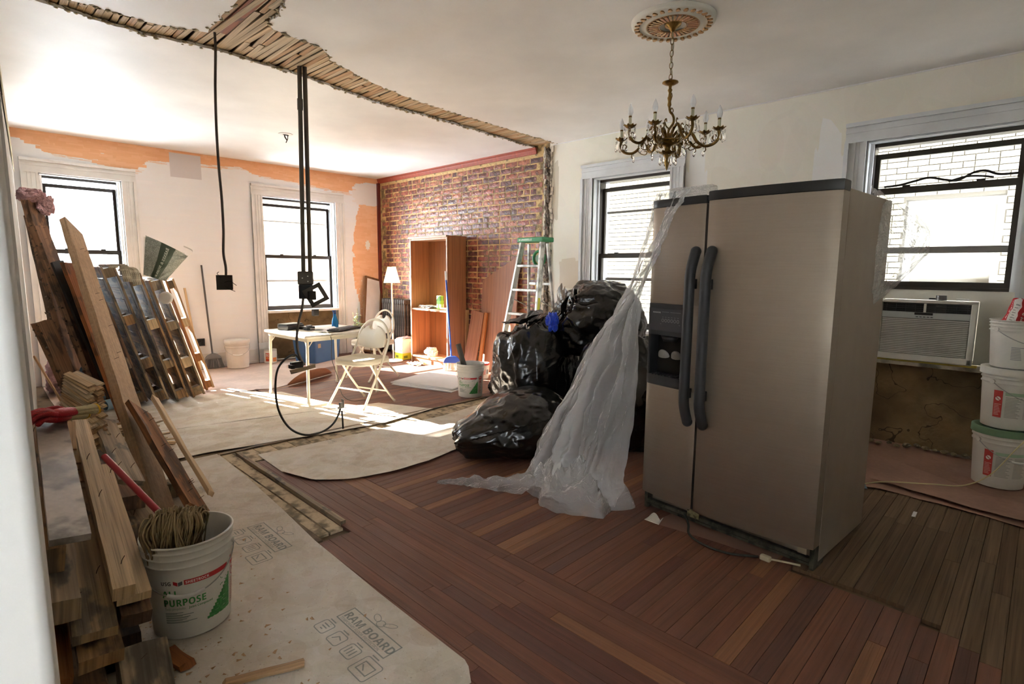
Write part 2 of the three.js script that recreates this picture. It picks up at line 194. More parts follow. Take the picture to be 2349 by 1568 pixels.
{
  const S = wallShape(ZO, 1.9, -0.1, 3.0, [w3, w4]);
  const g = new THREE.ExtrudeGeometry(S, { depth: 0.3, bevelEnabled: false }); g.rotateY(-Math.PI / 2);  // shape x -> z, depth -> -x
  wallRight.add(mesh('plaster_wall', boxUV(g.translate(XR + 0.3, 0, 0)), M.creamPaint)); wallRight.add(mesh('caulk_bead', bb(XR - 0.007, H - 0.009, ZO + 0.05, XR + 0.001, H + 0.001, 1.6), M.trimWhite, 'white bead along the ceiling joint'));
  wallRight.add(mesh('plaster_recess', bb(XR + 0.15, 0, w4[0] - 0.02, XR + 0.28, 0.70, w4[1] + 0.02), M.plaster, 'bare brown plaster below window sill'));
  M.mortar = std(0xd0b27c, 0.7, { map: rep(T.dirty, 0.5), bumpMap: rep(T.coarse, 0.25), bumpScale: 0.01 });
  wallRight.add(mesh('mortar_wall', bb(XR, -0.1, ZB - 0.3, XR + 0.3, 3.0, ZO), M.mortar));
  const bm = [0xa4614b, 0x965545, 0xb06a50, 0x88504a, 0xa25848, 0xb87355, 0x774b48].map((c) => std(c, 0.34, { map: rep(T.dirty, 0.3), bumpMap: rep(T.coarse, 0.22), bumpScale: 0.006 }));
  const greyBrick = std(0x9a8c80, 0.85, { map: rep(T.dirty, 0.3) });
  const geo = (L) => { let g = new THREE.BoxGeometry(0.03, 0.057, L, 1, 2, 3); const p = g.attributes.position, s = rnd() * 90; for (let i = 0; i < p.count; i++) { const k = 0.0035; p.setXYZ(i, p.getX(i) + (p.getX(i) < 0 ? (Math.abs(p.getZ(i)) > L * 0.45 || Math.abs(p.getY(i)) > 0.026 ? 0.005 : 0) + k * 0.8 * n3(s, p.getY(i) * 40, p.getZ(i) * 20) : 0), p.getY(i) + k * n3(p.getZ(i) * 22, s, 3), p.getZ(i) + k * n3(p.getY(i) * 40, 7, s)); } g.computeVertexNormals(); return uvr(toCreasedNormals(g, 0.9)); };
  const gs = [0, 1, 2, 3].map(() => geo(0.196)), gh = [0, 1, 2].map(() => geo(0.09)), list = [];
  for (let r = 0; r < 38; r++) {
    const y = 0.04 + r * 0.0735; if (y > 2.75) break;
    let z = ZO - 0.11 - (r % 2 ? 0.1 : 0);
    if (r % 2) list.push({ g: pick(gh), m: pick(bm), pos: V(XR + 0.009, y, ZO - 0.06 - 0.003) });
    while (z > ZB + 0.08) { const head = rnd() < 0.16, L = head ? 0.094 : 0.2; const cz = z - L / 2; if (cz - L / 2 < ZB + 0.03) break; list.push({ g: pick(head ? gh : gs), m: y < 0.42 && rnd() < 0.75 ? greyBrick : pick(bm), pos: V(XR + 0.008 + rr(-0.002, 0.002), y + rr(-0.002, 0.002), cz) }); z -= L + rr(0.012, 0.017); }
  }
  pieces(wallRight, 'brick', list, 300);
  // torn edge where the cross wall stood: rough brick ends and plaster lumps
  const lump = [], pm = std(0xd8d0c2, 0.95, { map: rep(T.dirty, 0.25) }), gm = std(0x7c7064, 0.95, { map: rep(T.dirty, 0.2), bumpMap: rep(T.coarse, 0.2), bumpScale: 0.012 });
  for (let y = 0.3; y < 2.8; y += 0.07) { let g = new THREE.IcosahedronGeometry(0.05, 2); const p = g.attributes.position, s = rnd() * 50; for (let i = 0; i < p.count; i++) { const k = 1 + 0.5 * n3(p.getX(i) * 30 + s, p.getY(i) * 30, p.getZ(i) * 30); p.setXYZ(i, p.getX(i) * k * 0.5, p.getY(i) * k * 1.0, p.getZ(i) * k * 0.8); } g.computeVertexNormals(); lump.push(g.translate(XR - 0.002, y + rr(-0.02, 0.02), ZO + rr(-0.03, 0.0))); }
  wallRight.add(mesh('torn_plaster_edge', uvr(merge(lump)), gm, 'rough grey masonry edge where a cross wall was removed'));
  const ed = []; for (let y = 0.2; y < 2.8; y += 0.06) ed.push(pb(rr(0.008, 0.02), rr(0.05, 0.09), rr(0.012, 0.05), XR - 0.006, y, ZO + 0.035 + rr(-0.012, 0.014)), pb(rr(0.006, 0.014), rr(0.05, 0.09), rr(0.015, 0.05), XR - 0.004, y, ZO - 0.075 + rr(-0.012, 0.014)));
  wallRight.add(mesh('plaster_rim', merge(ed), pm, 'broken white plaster rim'));
}
// red moulding over and beside the brick
M.redTrim = wood(0xb54e2c, { r: 0.6 }); M.redTrim2 = wood(0x7c2b26, { r: 0.42 });
{
  const S = new THREE.Shape([[0, 0], [-0.012, 0], [-0.02, 0.03], [-0.03, 0.045], [-0.03, 0.06], [-0.042, 0.072], [0, 0.072]].map((p) => new THREE.Vector2(...p))); const g = new THREE.ExtrudeGeometry(S, { depth: 3.52, bevelEnabled: false });
  struct('trim_1', mesh('trim', boxUV(g.translate(XR - 0.005, H - 0.072, ZB)), M.redTrim), 'red painted moulding along the ceiling above brick');
  struct('trim_2', mesh('trim', bb(XR - 0.05, 0.0, ZB, XR - 0.008, H - 0.07, ZB + 0.045), M.redTrim2), 'dark red corner batten beside brick');
}
// ---- left walls and the wall end close by
M.drywall = matt(0xdfe0de, 0.9, 1.4);
{
  const a = V(0.575, 0, ZB), b = V(0.285, 0, -4.25), L = a.distanceTo(b), g = new THREE.BoxGeometry(0.7, H + 0.2, L + 0.3); const w = mesh('drywall', boxUV(g), M.drywall); w.position.copy(a.clone().add(b).multiplyScalar(0.5)).add(V(-0.35, H / 2, -0.1)); w.rotation.y = Math.atan2(b.x - a.x, b.z - a.z);
  const patch = matt(0xd8cfb4, 0.9, 0.8), p1 = mesh('joint_compound', new THREE.BoxGeometry(0.004, 0.25, L * 0.9), patch, 'cream joint compound'); p1.position.copy(w.position).add(V(0.351, 1.05, 0.1)); p1.rotation.copy(w.rotation);
  struct('wall_left', [w, p1], 'patched drywall seen edge-on');
  struct('wall_left', mesh('wall', bb(-0.35, -0.1, -4.3, -0.05, 3, -0.98), M.wallWhite), 'white wall behind the lumber pile');
  const jam = bx(0.6, 3.1, 0.16, -0.248, 1.45, -0.9, 0.02);
  struct('wall_left', mesh('wall', jam, M.wallWhite), 'white wall end close to the lumber pile');
  { const g = new THREE.ExtrudeGeometry(wallShape(-2.2, 5.4, -0.1, 3, [[-1.9, -1.2, 0.72, 2.38]]), { depth: 0.2, bevelEnabled: false }); struct('wall_near', mesh('wall', boxUV(g.translate(0, 0, 1.6)), M.wallCream), 'wall behind the viewer'); }
  struct('wall_near', mesh('wall', bb(-2.4, -0.1, -1.0, -2.2, 3, 1.8), M.wallCream), 'side wall behind the viewer');
  struct('wall_near', mesh('wall', bb(-2.4, -0.1, -1.1, -0.35, 3, -0.9), M.wallCream), 'short wall behind the viewer');
}
// ---- ceiling: two plaster fields, a torn slot with bare lath between them
const chFar = jag([[0.2, -4.16], [0.46, -4.2], [1.0, -4.29], [1.35, -4.22], [2.05, -4.28], [2.75, -4.45], [3.84, -4.5], [5.1, -4.62]], 0.05, 0.012);
const chNearA = jag([[-0.4, -3.95], [0.5, -4.05], [1.0, -4.06], [1.27, -3.95], [1.25, -3.4], [1.16, -2.6], [1.1, -1.9]], 0.05, 0.012);
const chNearB = jag([[1.3, -1.9], [1.36, -2.6], [1.44, -3.16], [1.5, -3.58], [1.7, -3.63], [1.88, -3.65], [2.04, -3.82], [2.48, -4.02], [3.0, -4.13], [3.58, -4.2], [4.3, -4.22], [5.1, -4.27]], 0.05, 0.014);
{
  const t = 0.016;
  const far = mesh('plaster_field', slab([...chFar, [XR + 0.1, ZB - 0.1], [-0.3, ZB - 0.1], [-0.3, -4.16]], H + t, t), M.ceil);
  const near = mesh('plaster_field', slab([...chNearA, ...chNearB, [XR + 0.1, -4.27], [XR + 0.1, 1.75], [-2.3, 1.75], [-2.3, -1.05], [-0.4, -1.05]], H + t, t), M.ceil);
  const c = struct('ceiling', [far, near], 'white plaster ceiling with a torn strip of bare lath');
  c.add(mesh('ceiling_deck', bb(-2.4, H + 0.12, ZB - 0.3, XR + 0.3, H + 0.3, 1.9), M.dark));
  const list = [], lm = [M.lath, M.lath2, M.lath3, M.lathPale], at = (e, x) => { let b = -4.2; for (let i = 1; i < e.length; i++) if ((e[i - 1][0] - x) * (e[i][0] - x) <= 0 && e[i][0] !== e[i - 1][0]) b = lerp(e[i - 1][1], e[i][1], (x - e[i - 1][0]) / (e[i][0] - e[i - 1][0])); return b; };
  for (let x = 0.3; x < XR; x += 0.041) {
    const zf = at(chFar, x) - 0.05, inSlot = x > 1.2 && x < 1.52;
    const zn = (inSlot ? -1.85 : x < 1.25 ? at(chNearA.filter((p) => p[1] < -3.9), x) : at(chNearB.filter((p) => p[1] < -3.5), x)) + 0.06;
    let z = zf; while (z < zn - 0.02) { const L = Math.min(inSlot ? rr(0.7, 1.2) : 1, zn - z); const split = !inSlot && rnd() < 0.2 ? rr(0.3, 0.7) : 1; list.push({ g: plankGeo(0.036 * rr(0.86, 1.04), L * split - 0.004, 0.007, 0.004, 4), m: pick(lm), pos: V(x, H + t + 0.006 + rr(0, 0.008), z + L * split / 2), rot: new THREE.Euler(Math.PI / 2, 0, rr(-0.05, 0.05), 'XYZ') }); if (split < 1) list.push({ g: plankGeo(0.036, L * (1 - split) - 0.01, 0.007, 0.004, 4), m: pick(lm), pos: V(x + 0.004, H + t + 0.007 + rr(0, 0.006), z + L * (1 + split) / 2), rot: new THREE.Euler(Math.PI / 2, 0, rr(-0.08, 0.08), 'XYZ') }); z += L; }
  }
  pieces(c, 'lath', list, 300);
  const red = plank('joist', [1.33, H + 0.03, -1.9], [1.345, H + 0.03, -3.95], 0.07, 0.02, wood(0xb06a3c, { t: T.oldwood }), { label: 'reddish plank in the torn slot' }); c.add(red);
  // crumbs of plaster hanging along the torn edges
  const crumbs = []; for (const e of [chFar, chNearA, chNearB]) for (let i = 1; i < e.length; i++) for (let k = 0; k < 3; k++) { const f = rnd(), g = new THREE.TetrahedronGeometry(rr(0.005, 0.016), 1); g.rotateX(rr(0, 6)); g.scale(1.3, rr(0.35, 0.7), 1.3); crumbs.push(g.translate(lerp(e[i - 1][0], e[i][0], f) + rr(-0.015, 0.015), H + rr(-0.006, 0.02), lerp(e[i - 1][1], e[i][1], f) + rr(-0.015, 0.015))); }
  const cr = mesh('plaster_crumbs', uvr(merge(crumbs)), std(0xcabd9f, 0.95, { map: rep(T.dirty, 0.3) }), 'crumbling grey plaster along the torn edge'); cr.userData.kind = 'stuff'; c.add(cr);
}
// ---- windows
function makeWindow(n, [u0, u1], y0, y1, where, label, { rails, y0in = y0, trim = M.trimWhite, frame = M.black, outer = [], depth = 0.13, casingTo = 0.0, gap = 0.05, meet = 1.53 } = {}) {
  const g = new THREE.Group(), w = u1 - u0, cw = 0.15, A = (name, geo, m, l) => { const o = mesh(name, geo, m, l); g.add(o); return o; };
  const casing = (a, b, c, d, hor) => { const parts = [bb(a, b, 0.0, c, d, 0.016)]; if (hor) { parts.push(bb(a, d - 0.03, 0, c, d, 0.04), bb(a, d - 0.075, 0, c, d - 0.055, 0.024), bb(a, b, 0, c, b + 0.022, 0.026)); } else { const L = a < u0 ? 1 : -1, o = L > 0 ? a : c, i = L > 0 ? c : a; const s = (p, q, z) => bb(Math.min(p, q), b, 0, Math.max(p, q), d, z); parts.push(s(o, o + L * 0.03, 0.04), s(o + L * 0.055, o + L * 0.075, 0.024), s(o + L * 0.09, o + L * 0.1, 0.022), s(i, i - L * 0.022, 0.026)); } return merge(parts); };
  A('head_casing', casing(u0 - cw, y1, u1 + cw, y1 + cw, true), trim); A('side_casing', casing(u0 - cw, casingTo, u0, y1, false), trim); A('side_casing', casing(u1, casingTo, u1 + cw, y1, false), trim);
  const jm = trim, lo = y0in;
  A('jamb', bb(u0, lo, -0.3, u0 + 0.012, y1, 0), jm); A('jamb', bb(u1 - 0.012, lo, -0.3, u1, y1, 0), jm); A('jamb', bb(u0, y1 - 0.012, -0.3, u1, y1, 0), jm);
  A('stop_bead', bb(u0 + 0.012, lo, -depth + 0.045, u0 + 0.035, y1 - 0.012, -depth + 0.065), jm); A('stop_bead', bb(u1 - 0.035, lo, -depth + 0.045, u1 - 0.012, y1 - 0.012, -depth + 0.065), jm);
  // dark metal frame
  const fw = 0.028, F = merge([bb(u0 + 0.012, lo, -depth - 0.06, u0 + 0.012 + fw, y1 - 0.012, -depth + 0.045), bb(u1 - 0.012 - fw, lo, -depth - 0.06, u1 - 0.012, y1 - 0.012, -depth + 0.045), bb(u0 + 0.012, y1 - 0.012 - fw, -depth - 0.06, u1 - 0.012, y1 - 0.012, -depth + 0.045), bb(u0 + 0.012, lo, -depth - 0.06, u1 - 0.012, lo + 0.022, -depth + 0.045)]);
  A('frame', F, frame);
  const a = u0 + 0.012 + fw, b = u1 - 0.012 - fw, top = y1 - 0.012 - fw - gap;
  const sash = (lo_, hi_, z, rl, rh, name) => { const s = A(name, merge([bb(a, lo_, z - 0.016, a + 0.03, hi_, z + 0.016), bb(b - 0.03, lo_, z - 0.016, b, hi_, z + 0.016), bb(a + 0.03, hi_ - rh, z - 0.016, b - 0.03, hi_, z + 0.016), bb(a + 0.03, lo_, z - 0.016, b - 0.03, lo_ + rl, z + 0.016)]), frame); const p = mesh('pane', boxUV(new THREE.PlaneGeometry(b - a - 0.05, hi_ - lo_ - rl - rh + 0.02).translate((a + b) / 2, (lo_ + rl + hi_ - rh) / 2, z)), M.pane, 'clear glass'); s.add(p); return s; };
  sash(meet - 0.02, top, -depth - 0.03, 0.035, 0.04, 'upper_sash');
  const ls = sash(lo + 0.022, meet + 0.025, -depth + 0.008, 0.04, 0.05, 'lower_sash');
  for (const f of [0.25, 0.75]) ls.add(mesh('latch', bx(0.05, 0.014, 0.02, lerp(a, b, f), meet + 0.032, -depth + 0.012), frame));
  for (const [y, t, m] of outer) A('outer_bar', bb(a, y - t / 2, -depth - 0.12, b, y + t / 2, -depth - 0.1), m);
  struct('window_' + n, g, label); where(g); return g;
}
const onBack = (g) => { g.position.set(0, 0, ZB); }, onRight = (g) => { g.position.set(XR, 0, 0); g.rotation.y = -Math.PI / 2; };
const greyBar = std(0x6f6c68, 0.5);
makeWindow(1, wLeft, 0.74, 2.38, onBack, 'white-cased sash window behind the leaning pallets', {});
makeWindow(2, wMid, 0.74, 2.38, onBack, 'white-cased sash window behind the folding table', { outer: [[2.05, 0.02, greyBar], [1.17, 0.03, greyBar]] });
makeWindow(3, w3, 0.74, 2.38, onRight, 'white-cased sash window behind the black bags', { trim: M.trimGrey, frame: M.bronze, outer: [[2.02, 0.025, greyBar], [1.27, 0.03, greyBar]], gap: 0.06 });
makeWindow(4, w4, 1.25, 2.38, onRight, 'white-cased sash window above the air conditioner', { trim: M.trimGrey, frame: M.bronze, y0in: 1.24, meet: 2.0, outer: [[1.545, 0.05, greyBar]], gap: 0.045, casingTo: 0.3 });
makeWindow(5, [1.2, 1.9], 0.74, 2.38, (g) => { g.position.set(0, 0, 1.6); g.rotation.y = Math.PI; }, 'white-cased sash window behind the viewer', {});
// sills
{
  const sill = (x0, x1, g) => struct('trim_' + g, mesh('sill', boxUV(cbox(x1 - x0, 0.035, 0.22, 0.004).translate((x0 + x1) / 2, 0.725, ZB - 0.05)), M.trimWhite), 'white painted window stool');
  sill(wLeft[0] + 0.002, wLeft[1] - 0.002, 3); sill(wMid[0] + 0.002, wMid[1] - 0.002, 4);
  struct('trim_5', mesh('sill', boxUV(cbox(0.26, 0.03, w3[1] - w3[0] - 0.004, 0.004).translate(XR + 0.05, 0.725, (w3[0] + w3[1]) / 2)), M.trimWhite), 'painted window stool behind the bags');
  // W4: white infill panel round the air conditioner and rough sill
  const P = wallShape(w4[0] + 0.003, w4[1] - 0.003, 0.70, 1.24, [[-0.925, -0.345, 0.715, 1.165]]), g = new THREE.ExtrudeGeometry(P, { depth: 0.02, bevelEnabled: false }); g.rotateY(-Math.PI / 2); g.translate(XR + 0.12, 0, 0);
  struct('trim_6', mesh('infill_panel', boxUV(g), M.wallCream), 'cream panel filling the window below the sash');
  const s = new THREE.BoxGeometry(0.21, 0.028, 0.955, 6, 1, 24); { const p = s.attributes.position; for (let i = 0; i < p.count; i++) if (p.getX(i) < -0.1) p.setX(i, p.getX(i) + 0.012 * n3(p.getZ(i) * 14, 1, 2)); s.computeVertexNormals(); }
  struct('trim_7', mesh('sill', boxUV(toCreasedNormals(s.translate(XR + 0.055, 0.681, (w4[0] + w4[1]) / 2), 0.7)), dirty(0xcfc9ba, 0.8, 0.6)), 'worn white window stool under the air conditioner');
  struct('trim_8', mesh('sill', bb(-1.9, 0.70, 1.55, -1.2, 0.745, 1.8), M.trimWhite), 'white painted window stool behind the viewer');
  struct('baseboard_back', [mesh('board', bb(1.68, 0.03, ZB, 3.02, 0.2, ZB + 0.018), matt(0xe6e0da, 0.6, 1)), mesh('shoe', bb(1.68, 0.0, ZB, 3.02, 0.03, ZB + 0.035), matt(0xe6e0da, 0.6, 1))], 'white baseboard below the primed wall');
}
// ---- floor: deck, worn red strip flooring
{
  const f = struct('floor', [mesh('floor_deck', bb(-2.4, -0.2, ZB - 0.3, XR + 0.3, -0.02, 1.8), std(0x6d5b48, 0.95, { map: rep(T.dirty, 0.7) }))], 'worn reddish strip floor with a border');
  const fm = [0x7a5141, 0x825543, 0x73493d, 0x875a46, 0x6e4b41, 0x7d5444, 0x976a4d].map((c) => std(c, 0.74, { map: rep(T.floorwear, 0.4, 1.4), roughnessMap: rep(T.smudge, 0.9), bumpMap: rep(T.grainBump, 0.3, 1), bumpScale: 0.0008 }));
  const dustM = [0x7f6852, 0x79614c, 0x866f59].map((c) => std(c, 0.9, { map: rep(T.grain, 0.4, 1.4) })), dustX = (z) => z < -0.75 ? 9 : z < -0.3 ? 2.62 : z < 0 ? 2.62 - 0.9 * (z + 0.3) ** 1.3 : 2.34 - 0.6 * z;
  const rest = fm.slice(0, 6), variants = {}; const geo = (L) => { const k = Math.round(L * 20); const v = (variants[k] ??= [0, 1, 2].map(() => uvr(cbox(0.0605, k / 20 - 0.001, 0.018, 0.0014)))); return pick(v); };
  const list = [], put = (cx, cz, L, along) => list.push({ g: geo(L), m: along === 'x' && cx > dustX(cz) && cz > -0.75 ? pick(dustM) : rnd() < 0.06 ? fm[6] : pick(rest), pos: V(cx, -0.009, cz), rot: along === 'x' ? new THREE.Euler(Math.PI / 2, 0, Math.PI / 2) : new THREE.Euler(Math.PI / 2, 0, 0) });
  const run = (a, b, fn) => { let s = a; while (s < b - 0.05) { let L = Math.round(rr(0.5, 1.4) * 20) / 20; if (s + L > b - 0.2) L = Math.floor((b - s) * 20) / 20; fn(s + L / 2, L); s += L; if (b - s < 0.06) break; } };
  for (let i = 0; i < 7; i++) run(-3.88, 1.55, (c, L) => put(1.38 + i * 0.062, c, L, 'z'));           // border beside the slot
  for (let i = 1; i < 9; i++) run(-2.48, 1.55, (c, L) => put(1.38 - i * 0.062, c, L, 'z'));            // border where the slot has ended
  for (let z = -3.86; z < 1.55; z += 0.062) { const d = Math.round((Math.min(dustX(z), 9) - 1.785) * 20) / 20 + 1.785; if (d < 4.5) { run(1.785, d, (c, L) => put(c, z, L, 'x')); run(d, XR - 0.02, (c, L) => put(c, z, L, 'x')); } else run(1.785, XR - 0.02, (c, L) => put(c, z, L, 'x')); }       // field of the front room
  for (let z = ZB + 0.04; z < -4.25; z += 0.062) run(2.3, XR - 0.02, (c, L) => put(c, z, L, 'x'));    // far room
  pieces(f, 'floor_plank', list, 300, V(1.0, 1.2, -0.6));
  // front-left floor under the boards
  f.add(mesh('floor_boards', bb(-2.2, -0.02, -3.95, 0.84, -0.001, 1.6), std(0x7d6a55, 0.9, { map: rep(T.dirty, 0.8) })), mesh('floor_boards', bb(-0.3, -0.02, ZB, 2.28, -0.001, -4.25), std(0x7d6a55, 0.9, { map: rep(T.dirty, 0.8) })));
  // slot where the short wall stood: two dusty boards with a gap
  f.add(mesh('floor_boards', bb(0.84, -0.02, -3.95, 1.2, -0.001, -2.5), std(0x7d6a55, 0.9, { map: rep(T.dirty, 0.8) })));
  f.add(mesh('slot_edging', plankGeo(0.028, 1.55, 0.026, 0.004, 14).rotateX(Math.PI / 2).translate(1.362, 0.006, -3.36), M.oldgrey, 'splintered grey edging strip'), mesh('slot_edging', plankGeo(0.03, 2.9, 0.014, 0.004, 20).rotateX(Math.PI / 2).rotateY(Math.PI / 2).translate(2.7, 0.001, -4.22), M.oldgrey, 'splintered grey edging strip'));
  const sm = std(0xcdbb9f, 0.95, { map: rep(T.dirty, 0.35) });
  for (const [x, w] of [[1.232, 0.055], [1.305, 0.07]]) run(-4.2, -2.52, (c, L) => f.add(mesh('subfloor_board', pb(w, 0.014, L - 0.004, x, -0.011, c), sm)));
  for (let x = 1.24; x < XR - 0.1; x += 0.13) f.add(mesh('subfloor_board', pb(0.124, 0.014, 0.3, x + 0.06, -0.012, -4.07 - 0.03 * (x - 1.2) / 3.8), sm));
}
// ---- neighbouring house across the alley
{
  const X0 = 8.7, bm = [0x9f9682, 0x988f7b, 0xa69d8a].map((c) => std(c, 0.9, { map: rep(T.mottle, 0.6) })), wallM = std(0x4a453c, 0.95);
  const S = wallShape(-14, 6, -4, 12, [[-1.42, -0.45, 0.2, 2.3]]), g = new THREE.ExtrudeGeometry(S, { depth: 0.4, bevelEnabled: false }); g.rotateY(-Math.PI / 2); g.translate(X0 + 0.4, 0, 0);
  const parts = [mesh('wall', boxUV(g), wallM)], root = thing('neighbouring_house', 'pale painted brick house across the alley', 'building', parts, { at: [X0, -4, -3] });
  const gs = [0.21, 0.1].map((L) => new THREE.BoxGeometry(0.03, 0.062, L)), list = [];
  const area = (z0, z1, y0, y1) => { for (let r = 0, y = y0; y < y1; y += 0.075, r++) { let z = z0 - (r % 2) * 0.11; while (z < z1) { const hd = rnd() < 0.1, L = hd ? 0.1 : 0.21; const cut = y > 0.17 && y < 2.33, parts2 = !cut ? [[z, z + L]] : [[z, Math.min(z + L, -1.422)], [Math.max(z, -0.448), z + L]].filter(([a, b]) => b - a > 0.02); for (const [a, b] of parts2) list.push({ g: Math.abs(b - a - L) < 0.001 ? gs[hd ? 1 : 0] : new THREE.BoxGeometry(0.03, 0.062, b - a), m: pick(bm), pos: V(0.0, y + 4, (a + b) / 2 + 3) }); z += L + 0.012; } } };
  area(-2.1, 0.3, 0.5, 3.3); area(-6.5, -4.2, 0.6, 3.2);
  pieces(root, 'brick', list, 300, V(0 - X0, 1.36 + 4, 3));
  const fr = std(0x99938a, 0.7), w = (n, g2, m, l) => { const o = mesh(n, g2, m, l); o.position.set(-X0, 4, 3); root.add(o); return o; };
  w('window_frame', merge([bb(X0 + 0.18, 0.2, -1.42, X0 + 0.24, 2.3, -1.34), bb(X0 + 0.18, 0.2, -0.53, X0 + 0.24, 2.3, -0.45), bb(X0 + 0.18, 2.2, -1.34, X0 + 0.24, 2.3, -0.53), bb(X0 + 0.17, 1.2, -1.34, X0 + 0.24, 1.26, -0.53)]), fr);
  w('window_shade', bb(X0 + 0.26, 0.2, -1.42, X0 + 0.28, 2.3, -0.45), std(0x7d786e, 0.8), 'drawn grey shade'); w('window_sill', bb(X0 - 0.06, 0.12, -1.5, X0 + 0.2, 0.2, -0.37), fr);
  const own = std(0xa89b84, 0.95, { map: rep(T.mottle, 1.5) });
  struct('wall_outer', mesh('outer_wall', bb(XR + 0.02, 3.02, ZB - 0.3, XR + 0.3, 12, 1.9), own), 'added wall out of view above, limiting light in the alley');  // added upper wall out of view, cuts the light reaching the alley
  thing('rear_house', 'added pale block keeping direct sun out of the alley', 'building', [mesh('wall', bb(2.75, -4, -15.6, 13, 13, -15.0), own), mesh('parapet', bb(2.65, 13, -15.7, 13.1, 13.25, -14.9), own)]);  // added block, keeps direct sun off the neighbouring brick wall
  thing('alley_ground', 'grey concrete ground of the alley', 'ground', mesh('ground', bb(5.5, -4.2, -20, 12, -4.0, 8), std(0x8d8a84, 0.95)));
}

// ---------------------------------------------------------------- refrigerator
const txt = (c, s, x, y, px, col, font = 'bold') => { c.fillStyle = col; c.font = `${font} ${px}px sans-serif`; c.fillText(s, x, y); };
M.steel = phys(0xab9f92, 0.58, { metalness: 0.9, map: rep(T.brushed, 0.5), roughnessMap: rep(T.smudge, 0.55), anisotropy: 0.3 });
M.steelSide = phys(0xab9f92, 0.6, { metalness: 0.8, roughnessMap: rep(T.smudge, 0.7) });
M.blackPlastic = std(0x232325, 0.42, { roughnessMap: rep(T.smudge, 0.4) }); M.greyPlastic = std(0x4a4b4e, 0.5); M.charcoal = std(0x2c2d30, 0.55, { roughnessMap: rep(T.smudge, 0.3) });
M.wire = std(0x2d302c, 0.6); M.metal = std(0x8c8c88, 0.45, { metalness: 0.8 }); M.rust = dirty(0x6e6148, 0.8, 0.2, { metalness: 0.3 });
{
  const W = 0.92, zf = 0.0, bow = 0.045, sx = -W / 2 + 0.336, zb = (x) => bow * (1 - (x / (W / 2)) ** 2);
  const doorShape = (a, b, off = 0) => { const S = new THREE.Shape(); S.moveTo(a, -0.075); S.lineTo(b, -0.075); const pts = []; for (let i = 0; i <= 20; i++) { const x = lerp(b, a, i / 20), e = Math.min(x - a, b - x), c = 0.007; pts.push([x, zb(x) + off - (e < c ? c - Math.sqrt(Math.max(0, c * c - (c - e) ** 2)) : 0)]); } pts.forEach((p) => S.lineTo(p[0], p[1])); return S; };
  const ext = (S, y0, y1, bev = 0.004) => { const g = new THREE.ExtrudeGeometry(S, { depth: y1 - y0 - 2 * bev, bevelEnabled: bev > 0, bevelSize: bev * 0.6, bevelThickness: bev, bevelSegments: 2, curveSegments: 4 }); g.rotateX(Math.PI / 2); g.translate(0, y1 - bev, 0); return boxUV(toCreasedNormals(g, 0.6)); };
  const body = mesh('cabinet', bx(W, 1.69, 0.62, 0, 0.875, -0.39, 0.006), M.steelSide);
  const dA = -W / 2 + 0.002, dB = sx - 0.009, dC = sx + 0.009, dD = W / 2 - 0.002;
  // freezer door: pieces above and below the dispenser opening
  const fd = mesh('freezer_door', merge([ext(doorShape(dA, dB), 0.115, 0.745, 0.003), ext(doorShape(dA, dB), 1.19, 1.695, 0.003), ext(doorShape(dA + 0.262, dB), 0.744, 1.191, 0.0)]), M.steel);
  fd.add(mesh('door_cap', ext(doorShape(dA, dB, 0.003), 1.695, 1.735, 0.006), M.blackPlastic, 'black plastic cap'));
  const disp = mesh('dispenser', merge([ext(doorShape(dA, dA + 0.262, 0.004), 1.02, 1.19, 0.003), ext(doorShape(dA, dA + 0.262, 0.004), 0.745, 0.80, 0.003), ext(doorShape(dA, dA + 0.02, 0.004), 0.79, 1.03, 0), ext(doorShape(dA + 0.235, dA + 0.262, 0.004), 0.79, 1.03, 0), bb(dA + 0.01, 0.76, -0.08, dA + 0.25, 1.03, -0.075)]), M.charcoal, 'dark ice and water dispenser'); fd.add(disp);
  disp.add(mesh('cavity', bb(dA + 0.02, 0.79, -0.074, dA + 0.236, 1.03, -0.07), M.black), mesh('drip_grille', merge([0, 1, 2, 3, 4, 5, 6, 7, 8, 9].map((i) => pb(0.006, 0.006, 0.05, dA + 0.045 + i * 0.019, 0.803, 0.0))), M.greyPlastic));
  for (const x of [0.085, 0.165]) { const g = new THREE.SphereGeometry(0.034, 12, 8, 0, 6.283, 0, 1.6); g.scale(1, 1.25, 0.5); g.rotateX(0.5); disp.add(mesh('paddle', g.translate(dA + x, 0.9, -0.03), std(0x8f8b84, 0.4), 'grey dispensing paddle')); }
  disp.add(mesh('nozzle', lathe([[0.0, 0.985], [0.035, 0.985], [0.05, 1.02], [0.0, 1.02]], 16).translate(dA + 0.12, 0, -0.025), M.charcoal));
  const pt = ctex(512, 320, (c, w, h) => { c.fillStyle = '#3b3c40'; c.fillRect(0, 0, w, h); txt(c, 'KENMORE', 30, 70, 26, '#b9bbbd'); c.fillStyle = '#7f8286'; c.fillRect(170, 48, 110, 5); c.fillRect(300, 48, 150, 5); for (let i = 0; i < 6; i++) { c.strokeStyle = '#9c9ea2'; c.lineWidth = 4; c.beginPath(); c.ellipse(190 + i * 45, 170, 15, 22, 0, 0, 7); c.stroke(); c.fillStyle = '#7d8085'; c.fillRect(178 + i * 45, 120, 22, 5); } c.fillRect(150, 220, 20, 5); c.fillRect(430, 220, 20, 5); });
  { const g = new THREE.PlaneGeometry(0.225, 0.12, 8, 1), p = g.attributes.position; for (let i = 0; i < p.count; i++) { const x = dA + 0.131 + p.getX(i); p.setXYZ(i, x, 1.105 + p.getY(i), zb(x) + 0.0065); } g.computeVertexNormals(); disp.add(mesh('control_panel', g, std(0xffffff, 0.4, { map: pt }))); }
